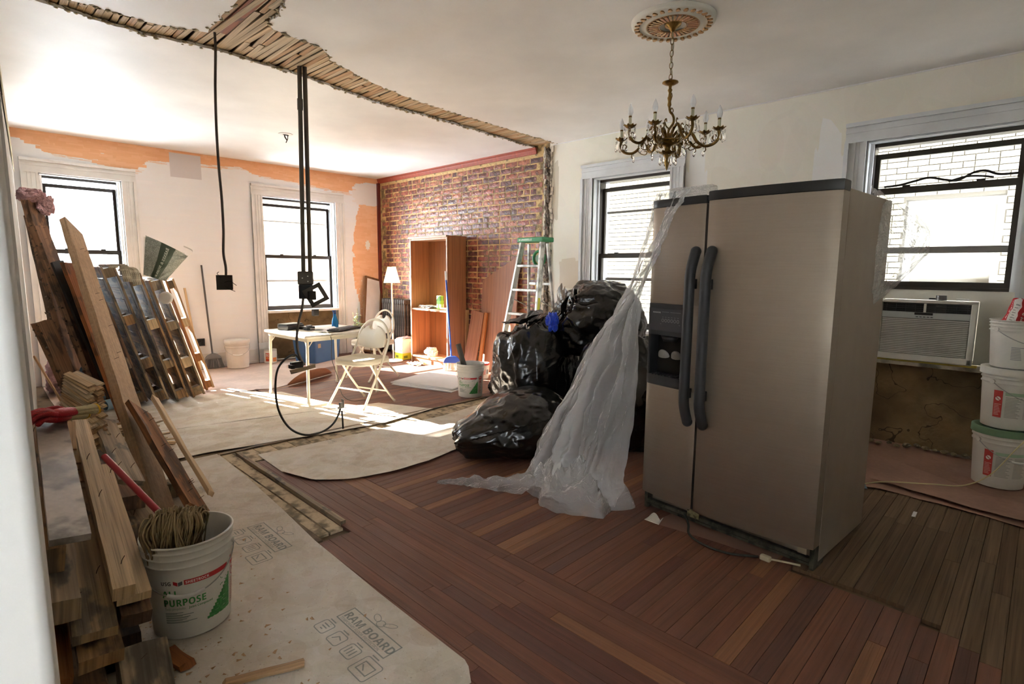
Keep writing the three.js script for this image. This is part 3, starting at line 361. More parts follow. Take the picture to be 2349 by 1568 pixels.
  const rd = mesh('refrigerator_door', ext(doorShape(dC, dD), 0.115, 1.705, 0.003), M.steel);
  rd.add(mesh('door_cap', ext(doorShape(dC, dD, 0.003), 1.705, 1.75, 0.006), M.blackPlastic, 'black plastic cap'));
  const handle = (x) => { const pts = []; for (let i = 0; i <= 24; i++) { const t = i / 24, e = Math.min(1, Math.min(t, 1 - t) / 0.16); pts.push(V(x, lerp(0.59, 1.46, t), zb(x) + 0.012 + 0.045 * Math.sin(Math.min(1, e) * Math.PI / 2))); } const g = tube(pts, 0.027, 60, 14); const p = g.attributes.position; for (let i = 0; i < p.count; i++) p.setX(i, x + (p.getX(i) - x) * 0.95); const c1 = new THREE.SphereGeometry(0.027, 14, 10).translate(pts[0].x, pts[0].y, pts[0].z), c2 = new THREE.SphereGeometry(0.027, 14, 10).translate(pts[24].x, pts[24].y, pts[24].z); return uvr(merge([g, c1, c2, bx(0.02, 0.05, 0.05, x, 0.74, zb(x) + 0.015), bx(0.02, 0.05, 0.05, x, 1.3, zb(x) + 0.015)])); };
  fd.add(mesh('handle', handle(dB - 0.034), M.charcoal, 'long charcoal bow handle')); rd.add(mesh('handle', handle(dC + 0.036), M.charcoal, 'long charcoal bow handle'));
  fd.add(mesh('gasket', bb(sx - 0.02, 0.12, -0.074, sx + 0.02, 1.69, 0.033), M.black, 'black strip standing in for the shade of the door seam'));  // black strip put in as the shade of the gap between the doors
  const kick = mesh('base_frame', merge([pb(W - 0.02, 0.09, 0.02, 0, 0.065, -0.14), bx(W - 0.04, 0.022, 0.03, 0, 0.05, -0.04, 0.004), pb(0.02, 0.11, 0.12, -W / 2 + 0.012, 0.06, -0.09), pb(0.02, 0.11, 0.12, W / 2 - 0.012, 0.06, -0.09), pb(W - 0.02, 0.012, 0.1, 0, 0.018, -0.1)]), dirty(0x5b5a50, 0.7, 0.2, { metalness: 0.4 }), 'grimy exposed base without its grille');
  kick.add(mesh('bracket', merge([bx(0.07, 0.05, 0.004, sx - 0.02, 0.075, -0.02), bx(0.07, 0.006, 0.05, sx - 0.02, 0.1, -0.04), bx(0.012, 0.035, 0.012, sx - 0.05, 0.1, -0.02), bx(0.012, 0.035, 0.012, sx + 0.01, 0.1, -0.02)]), dirty(0x9a9474, 0.6, 0.1, { metalness: 0.4 })), mesh('foot', lathe([[0, 0], [0.02, 0], [0.02, 0.02], [0, 0.02]], 12).translate(-W / 2 + 0.06, 0, -0.12), M.black), mesh('foot', lathe([[0, 0], [0.02, 0], [0.02, 0.02], [0, 0.02]], 12).translate(W / 2 - 0.06, 0, -0.12), M.black), mesh('foot', lathe([[0, 0], [0.02, 0], [0.02, 0.03], [0, 0.03]], 12).translate(-W / 2 + 0.06, 0, -0.64), M.black), mesh('foot', lathe([[0, 0], [0.02, 0], [0.02, 0.03], [0, 0.03]], 12).translate(W / 2 - 0.06, 0, -0.64), M.black), mesh('rating_label', bb(W / 2 - 0.075, 0.07, -0.03, W / 2 - 0.035, 0.1, -0.028), matt(0xb8a98f, 0.8)));
  const cord = mesh('power_cord', tube([[-0.2, 0.05, -0.03], [-0.14, 0.03, 0.03], [-0.1, 0.012, 0.09], [0.0, 0.008, 0.13], [0.12, 0.008, 0.12], [0.2, 0.009, 0.07], [0.24, 0.012, 0.045]], 0.006, 60), M.wire, 'dark mains cord'); cord.add(mesh('plug', uvr(merge([cbox(0.05, 0.026, 0.03, 0.008).translate(0.27, 0.014, 0.035), tube([[0.29, 0.014, 0.03], [0.34, 0.016, 0.01], [0.41, 0.02, -0.01]], 0.005)])), matt(0xc9bea2, 0.6), 'dirty cream plug'));
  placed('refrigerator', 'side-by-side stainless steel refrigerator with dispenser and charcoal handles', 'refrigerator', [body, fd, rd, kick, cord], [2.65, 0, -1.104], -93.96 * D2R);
}
// ---------------------------------------------------------------- air conditioner in the window
M.acWhite = matt(0xd9d6cc, 0.5, 0.8);
{
  const zc = -0.635, w = 0.6, y0 = 0.714, h = 0.456, xf = 4.99;   // front face looks to -x
  const A = (u, y, d) => [xf + d, y0 + y, zc + u];
  const box = (u0, u1, v0, v1, d0, d1, c = 0.003) => bx(d1 - d0, v1 - v0, u1 - u0, xf + (d0 + d1) / 2, y0 + (v0 + v1) / 2, zc + (u0 + u1) / 2, c);
  const body = mesh('body', box(-0.285, 0.285, 0.005, h - 0.01, 0.03, 0.3), M.acWhite);
  const fr = mesh('front_frame', merge([box(-w / 2, -0.262, 0, h, 0, 0.035, 0.01), box(0.262, w / 2, 0, h, 0, 0.035, 0.01), box(-w / 2, w / 2, h - 0.025, h, 0, 0.035, 0.008), box(-w / 2, w / 2, 0, 0.05, 0, 0.035, 0.01)]), M.acWhite);
  const top = mesh('air_outlet', box(-0.262, 0.262, 0.365, h - 0.025, 0.022, 0.028), M.black, 'dark louvred air outlet');
  for (let i = 0; i < 5; i++) top.add(mesh('louver', box(-0.255, 0.255, 0.374 + i * 0.016, 0.377 + i * 0.016, 0.004, 0.022, 0.001), M.blackPlastic)); top.add(mesh('divider', box(-0.008, 0.008, 0.365, h - 0.025, 0.001, 0.02), M.acWhite));
  for (let i = 0; i < 9; i++) if (i !== 4) top.add(mesh('vane', box(-0.24 + i * 0.06, -0.237 + i * 0.06, 0.368, h - 0.03, 0.006, 0.022, 0.0008), M.charcoal));
  const ctl = mesh('control_strip', box(-0.262, 0.262, 0.318, 0.364, 0.006, 0.03), matt(0xb9bcb8, 0.45)); ctl.add(mesh('display', box(-0.06, 0.05, 0.345, 0.362, 0.003, 0.01), M.black)); for (let i = 0; i < 5; i++) ctl.add(mesh('button', box(-0.05 + i * 0.022, -0.036 + i * 0.022, 0.328, 0.334, 0.003, 0.01, 0.001), M.greyPlastic));
  const gr = mesh('intake_grille', box(-0.262, 0.262, 0.05, 0.318, 0.022, 0.03), matt(0x8f8b80, 0.8)); for (let i = 0; i < 20; i++) gr.add(mesh('slat', box(-0.258, 0.258, 0.054 + i * 0.0132, 0.0615 + i * 0.0132, 0.006, 0.022, 0.0015), M.acWhite));
  thing('air_conditioner', 'off-white window air conditioner set in the cream infill panel', 'air conditioner', [body, fr, top, ctl, gr]);
  thing('foam_strip', 'yellowed foam strip under the air conditioner', 'foam strip', mesh('foam', bx(0.05, 0.016, 0.62, 5.06, 0.705, -0.62, 0.004), std(0xb5a24a, 0.95)));
  const tm = [mesh('case', uvr(new THREE.CylinderGeometry(0.032, 0.034, 0.035, 20).scale(1.15, 1, 1).translate(5.03, 1.1885, -0.55)), std(0x5d5a58, 0.35, { metalness: 0.5 })), mesh('tape_end', bx(0.02, 0.012, 0.04, 5.02, 1.18, -0.6), M.blackPlastic)];
  thing('tape_measure', 'grey round tape measure on top of the air conditioner', 'tape measure', tm);
  thing('white_block', 'flat white plastic block on top of the air conditioner', 'block', mesh('block', bx(0.05, 0.014, 0.07, 5.05, 1.1785, -0.43, 0.003), M.trimWhite));
  const cn = ctex(256, 256, (c, w2, h2) => { c.fillStyle = '#2f9d4e'; c.fillRect(0, 0, w2, h2); c.fillStyle = '#e9e6d8'; c.beginPath(); c.arc(90, 90, 40, 0, 7); c.fill(); c.fillStyle = '#c23b2a'; c.beginPath(); c.arc(96, 92, 22, 0, 7); c.fill(); c.fillStyle = '#1c6e37'; c.fillRect(0, 190, w2, 30); });
  thing('green_carton', 'small green carton standing on a yellow can by the air conditioner', 'carton', mesh('carton', boxUV(cbox(0.04, 0.075, 0.055, 0.003)).translate(5.02, 0.80, -1.015), std(0xffffff, 0.5, { map: (() => { const t = rep(cn, 0.08); t.wrapS = t.wrapT = THREE.RepeatWrapping; return t; })() })));
  thing('yellow_can', 'small yellow can under the green carton', 'can', mesh('can', uvr(lathe([[0, 0.696], [0.028, 0.696], [0.028, 0.755], [0.026, 0.76], [0, 0.76]], 24).translate(5.02, 0, -1.015)), std(0xd8b514, 0.4)));
}
// ---------------------------------------------------------------- buckets
M.pail = std(0xece9e0, 0.45, { map: rep(T.mottle, 0.5) }); M.pailDusty = matt(0xe3ddd4, 0.7, 0.6); M.wireSteel = std(0xa9a9a6, 0.35, { metalness: 0.9 });
const usgLabel = ctex(1024, 560, (c, W, h) => {
  txt(c, 'USG', 26, 92, 54, '#3a3b40'); c.fillStyle = '#c6282b'; c.beginPath(); c.moveTo(150, 50); c.lineTo(190, 66); c.lineTo(190, 104); c.lineTo(150, 84); c.fill(); c.fillStyle = '#5b5d62'; c.beginPath(); c.moveTo(196, 68); c.lineTo(236, 56); c.lineTo(236, 92); c.lineTo(196, 106); c.fill();
  c.fillStyle = '#c2282c'; c.fillRect(250, 48, 470, 50); txt(c, 'SHEETROCK', 262, 88, 40, '#f5eeee'); 
  txt(c, 'ALL', 30, 220, 96, '#3d9448'); txt(c, 'PURPOSE', 30, 312, 96, '#3d9448'); txt(c, 'Todo propósito', 40, 352, 30, '#8fb391', ''); txt(c, 'Joint Compound', 280, 352, 30, '#3d9448');
  for (let i = 0; i < 5; i++) { c.fillStyle = '#7f8b84'; c.fillRect(40, 380 + i * 24, 180 + ((i * 97) % 130), 7); c.fillRect(40, 390 + i * 24, 120 + ((i * 53) % 110), 5); }
  for (let i = 0; i < 14; i++) for (let k = 0; k <= i; k++) { c.fillStyle = pick(['#2f7d3c', '#37863f', '#2a7438', '#418f47']); const x = 450 + i * 22; c.fillRect(x, 505 - k * 26 - rr(0, 6), 23, 27); }
  for (let i = 0; i < 14; i++) { c.fillStyle = '#3f9247'; c.fillRect(rr(600, 735), rr(150, 250), rr(6, 18), rr(6, 16)); }
  c.strokeStyle = '#b8413a'; c.lineWidth = 8; c.strokeRect(794, 24, 146, 506); c.fillStyle = '#c5403a'; c.fillRect(790, 20, 154, 96); c.fillStyle = '#ecd9d4'; c.fillRect(812, 44, 108, 10); c.fillRect(812, 70, 90, 10); c.strokeStyle = '#b3262a'; c.lineWidth = 12; c.beginPath(); c.arc(867, 190, 54, 0, 7); c.stroke(); c.fillStyle = '#b3262a'; c.fillRect(852, 156, 30, 40); c.fillRect(842, 190, 18, 34); c.fillRect(876, 186, 16, 30); c.beginPath(); c.moveTo(830, 152); c.lineTo(904, 230); c.stroke(); for (let i = 0; i < 10; i++) { c.fillStyle = '#bb4740'; c.fillRect(808, 268 + i * 25, 118 - (i * 31) % 40, 11); }
});
const greyLabel = ctex(1024, 560, (c, W, h) => { c.fillStyle = '#c6453f'; c.fillRect(40, 20, 130, 500); c.fillStyle = '#efe5df'; c.beginPath(); c.arc(105, 170, 50, 0, 7); c.fill(); c.strokeStyle = '#b0272b'; c.lineWidth = 11; c.beginPath(); c.arc(105, 170, 45, 0, 7); c.stroke(); c.beginPath(); c.moveTo(72, 138); c.lineTo(138, 202); c.stroke(); for (let i = 0; i < 8; i++) { c.fillStyle = '#eed3cd'; c.fillRect(55, 270 + i * 28, 100 - (i * 29) % 36, 8); } c.fillStyle = '#a9c1a3'; c.fillRect(200, 40, 780, 60); for (let k = 0; k < 3; k++) for (let i = 0; i < 15; i++) { c.fillStyle = '#9b9a90'; c.fillRect(210 + k * 260, 130 + i * 26, 220 - (i * 47 + k * 31) % 80, 9); } });
function bucket(name, label, [x, y, z], { h = 0.37, r0 = 0.128, r1 = 0.148, m = M.pail, lab, labAt = 0, labLen = 2.4, lid, bail = 'down', bailTurn = 0, turn = 0, lv = [0.16, 0.68], group } = {}) {
  const R = (t) => lerp(r0, r1, t), prof = [[0.0, 0.004], [r0 - 0.012, 0.004], [r0 - 0.008, 0], [r0, 0.004]];
  for (const t of [0.2, 0.45, 0.72]) prof.push([R(t), t * h]);
  for (const t of [0.78, 0.86, 0.93]) prof.push([R(t), t * h - 0.004], [R(t) + 0.006, t * h - 0.002], [R(t) + 0.006, t * h + 0.003], [R(t) + 0.0005, t * h + 0.005]);
  prof.push([R(0.985), h * 0.985], [r1 + 0.007, h - 0.006], [r1 + 0.007, h], [r1 - 0.002, h], [R(0.9) - 0.004, h * 0.9], [R(0.2) - 0.004, h * 0.2], [r0 - 0.005, 0.012], [0, 0.012]);
  const parts = [mesh('pail', uvr(lathe(prof, 48)), m)];
  if (lab) { const a = lv[0], b = lv[1]; const g = new THREE.CylinderGeometry(R(b) + 0.0012, R(a) + 0.0012, h * (b - a), 40, 1, true, labAt - labLen / 2, labLen).translate(0, h * (a + b) / 2, 0); parts.push(mesh('printed_label', g, std(0xffffff, 0.5, { map: lab, transparent: true }))); }
  if (lid) { parts.push(mesh('lid', uvr(lathe([[0, h + 0.004], [r1 - 0.02, h + 0.004], [r1 - 0.012, h + 0.012], [r1 + 0.011, h + 0.012], [r1 + 0.012, h - 0.03], [r1 + 0.0085, h - 0.03], [r1 + 0.008, h + 0.002], [0, h]], 48)), lid === true ? m : lid)); }
  if (bail) { const er = R(0.8) + 0.008, q = bail === 'up' ? 1 : -1, pts = []; for (let i = 0; i <= 16; i++) { const t = i / 16 * Math.PI, c = Math.cos(t), s = Math.sin(t), yy = h * 0.8 - s * (bail === 'down' ? h * 0.3 : -h * 0.42); pts.push(V(er * c, yy, (bail === 'down' ? Math.sqrt(Math.max(0, 1 - c * c)) * (er + 0.004) : s * 0.05))); } const b = mesh('bail', tube(pts, 0.0024, 48, 6), M.wireSteel, 'wire bail'); b.rotation.y = bailTurn; const gp = tube(pts.slice(6, 11), 0.0075, 20, 8); b.add(mesh('grip', gp, M.trimWhite)); parts.push(b); for (const s of [-1, 1]) { const e = mesh('ear', uvr(new THREE.CylinderGeometry(0.014, 0.014, 0.012, 14).rotateZ(Math.PI / 2).translate(s * (R(0.8) + 0.004), h * 0.8, 0).rotateY(bailTurn)), m); parts.push(e); } }
  return placed(name, label, 'bucket', parts, [x, y, z], turn, { group });
}
const usgB = bucket('plastic_bucket', 'large white compound bucket holding the mop beside the lumber pile', [0.545, 0.009, -2.25], { h: 0.365, r0: 0.13, r1: 0.15, lab: usgLabel, labAt: 0.25, labLen: 2.5, bail: 'down', bailTurn: -0.35, lv: [0.12, 0.7] });
bucket('plastic_bucket', 'white compound bucket with a dark pipe end inside, before the ladder', [3.86, 0.001, -4.4], { lab: usgLabel, labAt: -0.66, labLen: 2.3, bail: 'down', bailTurn: -1.0, h: 0.36, r0: 0.128, r1: 0.148, lv: [0.1, 0.66] });
bucket('plastic_bucket', 'lidded dusty white bucket against the baseboard', [2.66, 0.006, -7.86], { h: 0.37, lid: true, m: M.pailDusty, bail: 'down', bailTurn: -0.3, r0: 0.135, r1: 0.15 });
bucket('plastic_bucket', 'bottom white bucket of the stack under the window', [4.66, 0.012, -0.12], { lab: greyLabel, labAt: -0.9, labLen: 2.6, h: 0.37, lid: matt(0x6f8f6d, 0.6), bail: 'down', bailTurn: -0.8, m: M.pailDusty });
bucket('plastic_bucket', 'middle white bucket of the stack under the window', [4.67, 0.396, -0.11], { lab: greyLabel, labAt: -0.9, labLen: 2.6, h: 0.37, lid: true, bail: 'down', bailTurn: -0.6, m: M.pail });
const topLab = ctex(512, 256, (c, W, h) => { for (let i = 0; i < 9; i++) { c.fillStyle = '#8d9096'; c.fillRect(20, 30 + i * 20, 120 - (i * 37) % 40, 8); } c.fillStyle = '#d9a7a2'; c.fillRect(180, 50, 180, 150); c.fillStyle = '#7d8086'; c.fillRect(400, 60, 90, 120); });
bucket('plastic_bucket', 'top white bucket of the stack, holding the plaster bag', [4.69, 0.779, -0.1], { lab: topLab, labAt: -0.9, labLen: 1.9, h: 0.3, lv: [0.1, 0.5], bail: 'down', bailTurn: -0.8 });
{ // torn bag of plaster in the top bucket
  const t = ctex(512, 512, (c, W, h) => { c.fillStyle = '#cfcbc3'; c.fillRect(0, 0, W, h); c.fillStyle = '#c62b33'; c.fillRect(0, 0, 150, h); c.save(); c.translate(108, 470); c.rotate(-Math.PI / 2); txt(c, 'Plaster of Paris', 0, 0, 62, '#f3efe9'); c.restore(); for (let i = 0; i < 12; i++) { c.fillStyle = '#85857f'; c.fillRect(260, 60 + i * 30, 190 - (i * 41) % 90, 9); } });
  const g = new THREE.BoxGeometry(0.18, 0.27, 0.12, 10, 14, 8), p = g.attributes.position, uv = g.attributes.uv; for (let i = 0; i < p.count; i++) { let x = p.getX(i), y = p.getY(i), z = p.getZ(i); const k = 1 - 0.3 * sstep(0.02, 0.135, y); z *= k; x += 0.012 * fbm3(y * 14, z * 14, 3); z += 0.02 * fbm3(x * 12, y * 14, 8); y += y > 0.1 ? 0.03 * fbm3(x * 16, z * 16, 1) - 0.25 * Math.max(0, x) : 0; p.setXYZ(i, x, y, z); } g.computeVertexNormals();
  const o = mesh('bag', toCreasedNormals(g, 1.0), std(0xffffff, 0.75, { map: t, bumpMap: rep(T.crinkle, 0.8), bumpScale: 0.01 })); o.position.set(4.69, 1.056, -0.09); o.rotation.set(0.1, -0.95, -0.22, 'YXZ'); thing('plaster_bag', 'torn white and red paper plaster bag in the top bucket', 'bag', o);
}
{ // pail contents
  const pipe = mesh('pipe', uvr(merge([rod([3.9, 0.05, -4.44], [3.79, 0.56, -4.52], 0.028, 16)])), matt(0x55534f, 0.7)); thing('pipe_offcut', 'dark grey pipe offcut standing in a white bucket', 'pipe', pipe);
  const g = lathe([[0, 0.0], [0.075, 0], [0.08, 0.01], [0.094, 0.19], [0.098, 0.195], [0.09, 0.195], [0.077, 0.012], [0, 0.012]], 32); const rim = lathe([[0.091, 0.175], [0.1, 0.178], [0.1, 0.2], [0.089, 0.2]], 32);
  placed('small_pail', 'small white pail with a red rim behind the dark-pipe bucket', 'pail', [mesh('pail', uvr(g), M.pail), mesh('rim', uvr(rim), std(0xc8423c, 0.5), 'red rim'), mesh('printed_label', new THREE.CylinderGeometry(0.0925, 0.084, 0.12, 24, 1, true, -1.6, 2.0).translate(0, 0.09, 0), std(0xffffff, 0.5, { map: topLab, transparent: true }))], [4.6, 0.001, -5.02]);
  thing('brush_handle', 'white brush handle sticking out of the red-rimmed pail', 'brush', [mesh('handle', rod([4.6, 0.03, -5.02], [4.66, 0.3, -5.05], 0.01), M.trimWhite), mesh('ferrule', pb(0.05, 0.05, 0.015, 4.6, 0.03, -5.02), M.metal)]);
  // paint can
  const lb = ctex(512, 256, (c, W, h) => { c.fillStyle = '#e8e6e0'; c.fillRect(0, 0, W, h); c.fillStyle = '#c9472c'; c.fillRect(110, 40, 160, 190); txt(c, 'BIN', 118, 120, 84, '#f4efe8'); c.fillStyle = '#e98d3f'; c.fillRect(118, 140, 144, 30); c.fillRect(300, 150, 120, 90); });
  placed('paint_can', 'small paint can with a red and orange label by the window casing', 'can', [mesh('body', uvr(lathe([[0, 0], [0.083, 0], [0.085, 0.004], [0.085, 0.188], [0.088, 0.192], [0.086, 0.196], [0.08, 0.19], [0, 0.19]], 32)), std(0xcfcdc8, 0.4, { metalness: 0.3 })), mesh('printed_label', new THREE.CylinderGeometry(0.0858, 0.0858, 0.16, 32, 1, true, -2.2, 3.2).translate(0, 0.095, 0), std(0xffffff, 0.5, { map: lb })), mesh('bail', tube([[0.086, 0.15, 0], [0.09, 0.1, 0.04], [0.07, 0.06, 0.07], [0.0, 0.05, 0.095], [-0.07, 0.06, 0.07], [-0.09, 0.1, 0.04], [-0.086, 0.15, 0]], 0.0018), M.wireSteel)], [3.13, 0.006, -7.93], 0.3);
}
// ---------------------------------------------------------------- chandelier and ceiling rose
M.brass = std(0x927540, 0.38, { metalness: 0.85, map: rep(T.dirty, 0.15) }); M.gilt = std(0xb98b52, 0.45, { metalness: 0.35, map: rep(T.dirty, 0.2) }); M.crystal = phys(0xffffff, 0.02, { transmission: 1, thickness: 0.01, ior: 1.5 }); M.bulb = phys(0xffffff, 0.25, { transmission: 0.2, thickness: 0 }); M.candle = matt(0xd8d6b4, 0.6);
const CX = 3.12, CZ = -1.74;
{
  const rose = mesh('rose', uvr(lathe([[0, -0.012], [0.075, -0.014], [0.08, -0.03], [0.148, -0.018], [0.152, -0.03], [0.16, -0.032], [0.17, -0.022], [0.192, -0.02], [0.205, -0.03], [0.228, -0.028], [0.24, -0.016], [0.243, 0]], 72)), matt(0xe7e3d6, 0.6));
  const leafG = (() => { const S = new THREE.Shape(); S.moveTo(-0.009, 0); S.quadraticCurveTo(-0.014, 0.012, -0.006, 0.024); S.quadraticCurveTo(0, 0.03, 0.006, 0.024); S.quadraticCurveTo(0.014, 0.012, 0.009, 0); const g = new THREE.ExtrudeGeometry(S, { depth: 0.006, bevelEnabled: true, bevelSize: 0.002, bevelThickness: 0.003, bevelSegments: 1, curveSegments: 3 }); return uvr(g); })();
  const petG = (() => { const S = new THREE.Shape(); S.moveTo(-0.004, 0); S.lineTo(-0.0075, 0.05); S.quadraticCurveTo(0, 0.07, 0.0075, 0.05); S.lineTo(0.004, 0); const g = new THREE.ExtrudeGeometry(S, { depth: 0.004, bevelEnabled: true, bevelSize: 0.0015, bevelThickness: 0.003, bevelSegments: 1, curveSegments: 3 }); return uvr(g); })();
  for (let i = 0; i < 30; i++) { const a = i / 30 * 6.2832, o = mesh('gilt_leaf', leafG, M.gilt); o.rotation.set(Math.PI / 2, 0, 0); const h = new THREE.Group(); o.position.set(0.208 * Math.cos(a), -0.026, 0.208 * Math.sin(a)); o.rotation.set(Math.PI / 2, 0, a - Math.PI / 2); rose.add(o); o.translateY(-0.012); }
  for (let i = 0; i < 32; i++) { const a = i / 32 * 6.2832, o = mesh('gilt_petal', petG, pick([M.gilt, M.gilt, std(0xa9744a, 0.5, { metalness: 0.3 })])); o.position.set(0.085 * Math.cos(a), -0.028, 0.085 * Math.sin(a)); o.rotation.set(Math.PI / 2, 0, a - Math.PI / 2); rose.add(o); }
  rose.add(mesh('gilt_ring', new THREE.TorusGeometry(0.15, 0.003, 6, 60).rotateX(Math.PI / 2).translate(0, -0.03, 0), M.gilt), mesh('gilt_ring', new THREE.TorusGeometry(0.078, 0.003, 6, 40).rotateX(Math.PI / 2).translate(0, -0.031, 0), M.gilt));
  rose.position.set(CX, H, CZ); thing('ceiling_rose', 'white plaster ceiling rose with gilt leaves above the chandelier', 'ceiling rose', rose);
  const P = []; const A = (n, g, m, l) => { const o = mesh(n, g, m, l); P.push(o); return o; };
  A('canopy', uvr(lathe([[0, 0.735], [0.012, 0.735], [0.02, 0.75], [0.045, 0.765], [0.052, 0.785], [0.05, 0.795], [0, 0.795]].map(([r, y]) => [r, y - 0.03]), 28)), M.brass);
  const link = (() => { const c = new THREE.CatmullRomCurve3([V(0.009, 0.011, 0), V(0, 0.021, 0), V(-0.009, 0.011, 0), V(-0.009, -0.011, 0), V(0, -0.021, 0), V(0.009, -0.011, 0)], true); return new THREE.TubeGeometry(c, 18, 0.0022, 5, true); })();
  for (let i = 0; i < 8; i++) { const o = mesh('chain_link', link, M.brass); o.position.set(0, 0.685 - i * 0.034, 0); o.rotation.y = i % 2 ? Math.PI / 2 : 0.2; P.push(o); }
  A('cord', tube([[0, 0.7, 0], [0.012, 0.62, 0.005], [-0.01, 0.54, 0], [0.01, 0.47, 0.004], [0, 0.42, 0]], 0.0022, 40, 5), M.candle);
  A('stem', uvr(merge([lathe([[0, 0.44], [0.008, 0.44], [0.012, 0.425], [0.03, 0.415], [0.046, 0.422], [0.048, 0.416], [0.028, 0.405], [0.01, 0.4], [0.008, 0.385], [0.014, 0.375], [0.008, 0.36], [0.01, 0.34], [0.014, 0.33], [0.009, 0.31], [0.012, 0.29], [0.006, 0.275], [0, 0.27]], 20), tube([[0, 0.28, 0], [0.012, 0.255, 0.0], [0.035, 0.24, 0.005], [0.05, 0.22, 0.006], [0.05, 0.195, 0.004], [0.03, 0.17, 0], [0.008, 0.15, 0], [0, 0.13, 0]], 0.0075, 40, 8), tube([[0.03, 0.245, 0], [0.04, 0.265, 0.005], [0.03, 0.28, 0], [0.022, 0.268, 0]], 0.003, 20, 6), tube([[0, 0.155, 0], [-0.03, 0.165, 0], [-0.045, 0.19, 0], [-0.03, 0.205, 0], [-0.022, 0.19, 0]], 0.004, 24, 6), tube([[0.012, 0.33, 0], [0.028, 0.345, 0], [0.02, 0.365, 0]], 0.003, 16, 5), lathe([[0, 0.13], [0.015, 0.125], [0.03, 0.1], [0.07, 0.085], [0.075, 0.075], [0.05, 0.06], [0.02, 0.05], [0.016, 0.03], [0.03, 0.015], [0.026, 0.0], [0.012, -0.02], [0.016, -0.045], [0.006, -0.08], [0, -0.095]], 24)])), M.brass);
  // crystal drops
  const drop = lathe([[0, -0.03], [0.007, -0.022], [0.0085, -0.012], [0.004, 0.008], [0, 0.014]], 6), bead = new THREE.OctahedronGeometry(0.005, 0);
  const armG = tube([[0.03, 0.08, 0], [0.07, 0.12, 0], [0.1, 0.13, 0], [0.125, 0.105, 0], [0.15, 0.06, 0], [0.19, 0.03, 0], [0.235, 0.04, 0], [0.258, 0.075, 0], [0.255, 0.11, 0]], 0.0085, 60, 8), scr = merge([armG, tube([[0.1, 0.13, 0], [0.085, 0.15, 0], [0.092, 0.165, 0], [0.102, 0.155, 0]], 0.0035, 20, 5), tube([[0.15, 0.06, 0], [0.125, 0.045, 0], [0.1, 0.05, 0], [0.098, 0.07, 0], [0.112, 0.072, 0]], 0.003, 24, 5), tube([[0.165, 0.045, 0], [0.14, 0.02, 0.005], [0.115, 0.015, 0], [0.11, 0.03, 0], [0.12, 0.035, 0]], 0.0028, 24, 5), tube([[0.19, 0.03, 0], [0.195, 0.005, 0], [0.185, -0.004, 0]], 0.003, 12, 5), tube([[0.24, 0.045, 0], [0.225, 0.075, 0], [0.24, 0.088, 0], [0.247, 0.076, 0]], 0.003, 20, 5), tube([[0.07, 0.12, 0.01], [0.06, 0.06, 0.012], [0.085, 0.03, 0.012], [0.1, 0.045, 0.01]], 0.0028, 24, 5)]);
  const bob = (() => { const g = lathe([[0.004, 0.0], [0.016, 0.002], [0.032, 0.012], [0.036, 0.01], [0.03, 0.004], [0.014, -0.006], [0.004, -0.008]], 24), p = g.attributes.position; for (let i = 0; i < p.count; i++) { const a = Math.atan2(p.getZ(i), p.getX(i)), r = Math.hypot(p.getX(i), p.getZ(i)); if (r > 0.02) { const k = 1 + 0.16 * Math.cos(a * 8); p.setX(i, p.getX(i) * k); p.setZ(i, p.getZ(i) * k); p.setY(i, p.getY(i) + 0.004 * Math.cos(a * 8)); } } g.computeVertexNormals(); return uvr(g); })();
  const sleeve = uvr(lathe([[0, 0.055], [0.009, 0.055], [0.0092, 0.0], [0, 0]], 14)), cap = uvr(lathe([[0.0095, 0.055], [0.0095, 0.064], [0, 0.064]], 14)), bulb = lathe([[0.008, 0], [0.015, 0.016], [0.0168, 0.028], [0.0125, 0.048], [0.005, 0.066], [0, 0.076]], 16);
  for (let i = 0; i < 8; i++) {
    const a = i / 8 * 6.2832 + 0.25, up = i % 2 ? 0.028 : 0, rx = i % 2 ? 1.0 : 1.15, arm = mesh('arm', uvr(scr.clone().scale(rx, 1, rx)), M.brass); arm.position.y = up; arm.rotation.y = a;
    const ex = 0.255 * rx, ey = 0.115;
    const add = (n, g, m, x, y, z) => { const o = mesh(n, g, m); o.position.set(x, y, z); arm.add(o); return o; };
    add('drip_pan', bob, M.brass, ex, ey, 0); add('candle_sleeve', sleeve, M.candle, ex, ey, 0); add('socket', cap, M.brass, ex, ey, 0); add('bulb', bulb, M.bulb, ex, ey + 0.062, 0);
    for (let k = 0; k < 6; k++) { const b = k / 6 * 6.2832, bx_ = ex + 0.034 * Math.cos(b), bz_ = 0.034 * Math.sin(b); add('crystal', drop, M.crystal, bx_, ey - 0.04, bz_); add('crystal_bead', bead, M.crystal, bx_, ey - 0.018, bz_); add('crystal_bead', bead, M.crystal, bx_, ey - 0.008, bz_); }
    add('crystal', drop, M.crystal, ex * 0.72, 0.0, 0); add('crystal', drop, M.crystal, ex * 0.45, 0.09, 0); add('crystal_bead', bead, M.crystal, ex * 0.72, 0.018, 0); P.push(arm);
  }
  for (let k = 0; k < 8; k++) { const b = k / 8 * 6.2832, o = mesh('crystal', drop, M.crystal), q = mesh('crystal_bead', bead, M.crystal); o.position.set(0.045 * Math.cos(b), -0.03, 0.045 * Math.sin(b)); q.position.set(0.045 * Math.cos(b), -0.007, 0.045 * Math.sin(b)); P.push(o, q); }
  A('lower_ring', uvr(bob.clone().scale(1.45, 1, 1.45).translate(0, 0.005, 0)), M.brass);
  placed('chandelier', 'brass candle-arm chandelier with hanging crystal drops', 'chandelier', P, [CX, 2.83 - 0.765, CZ]);
}

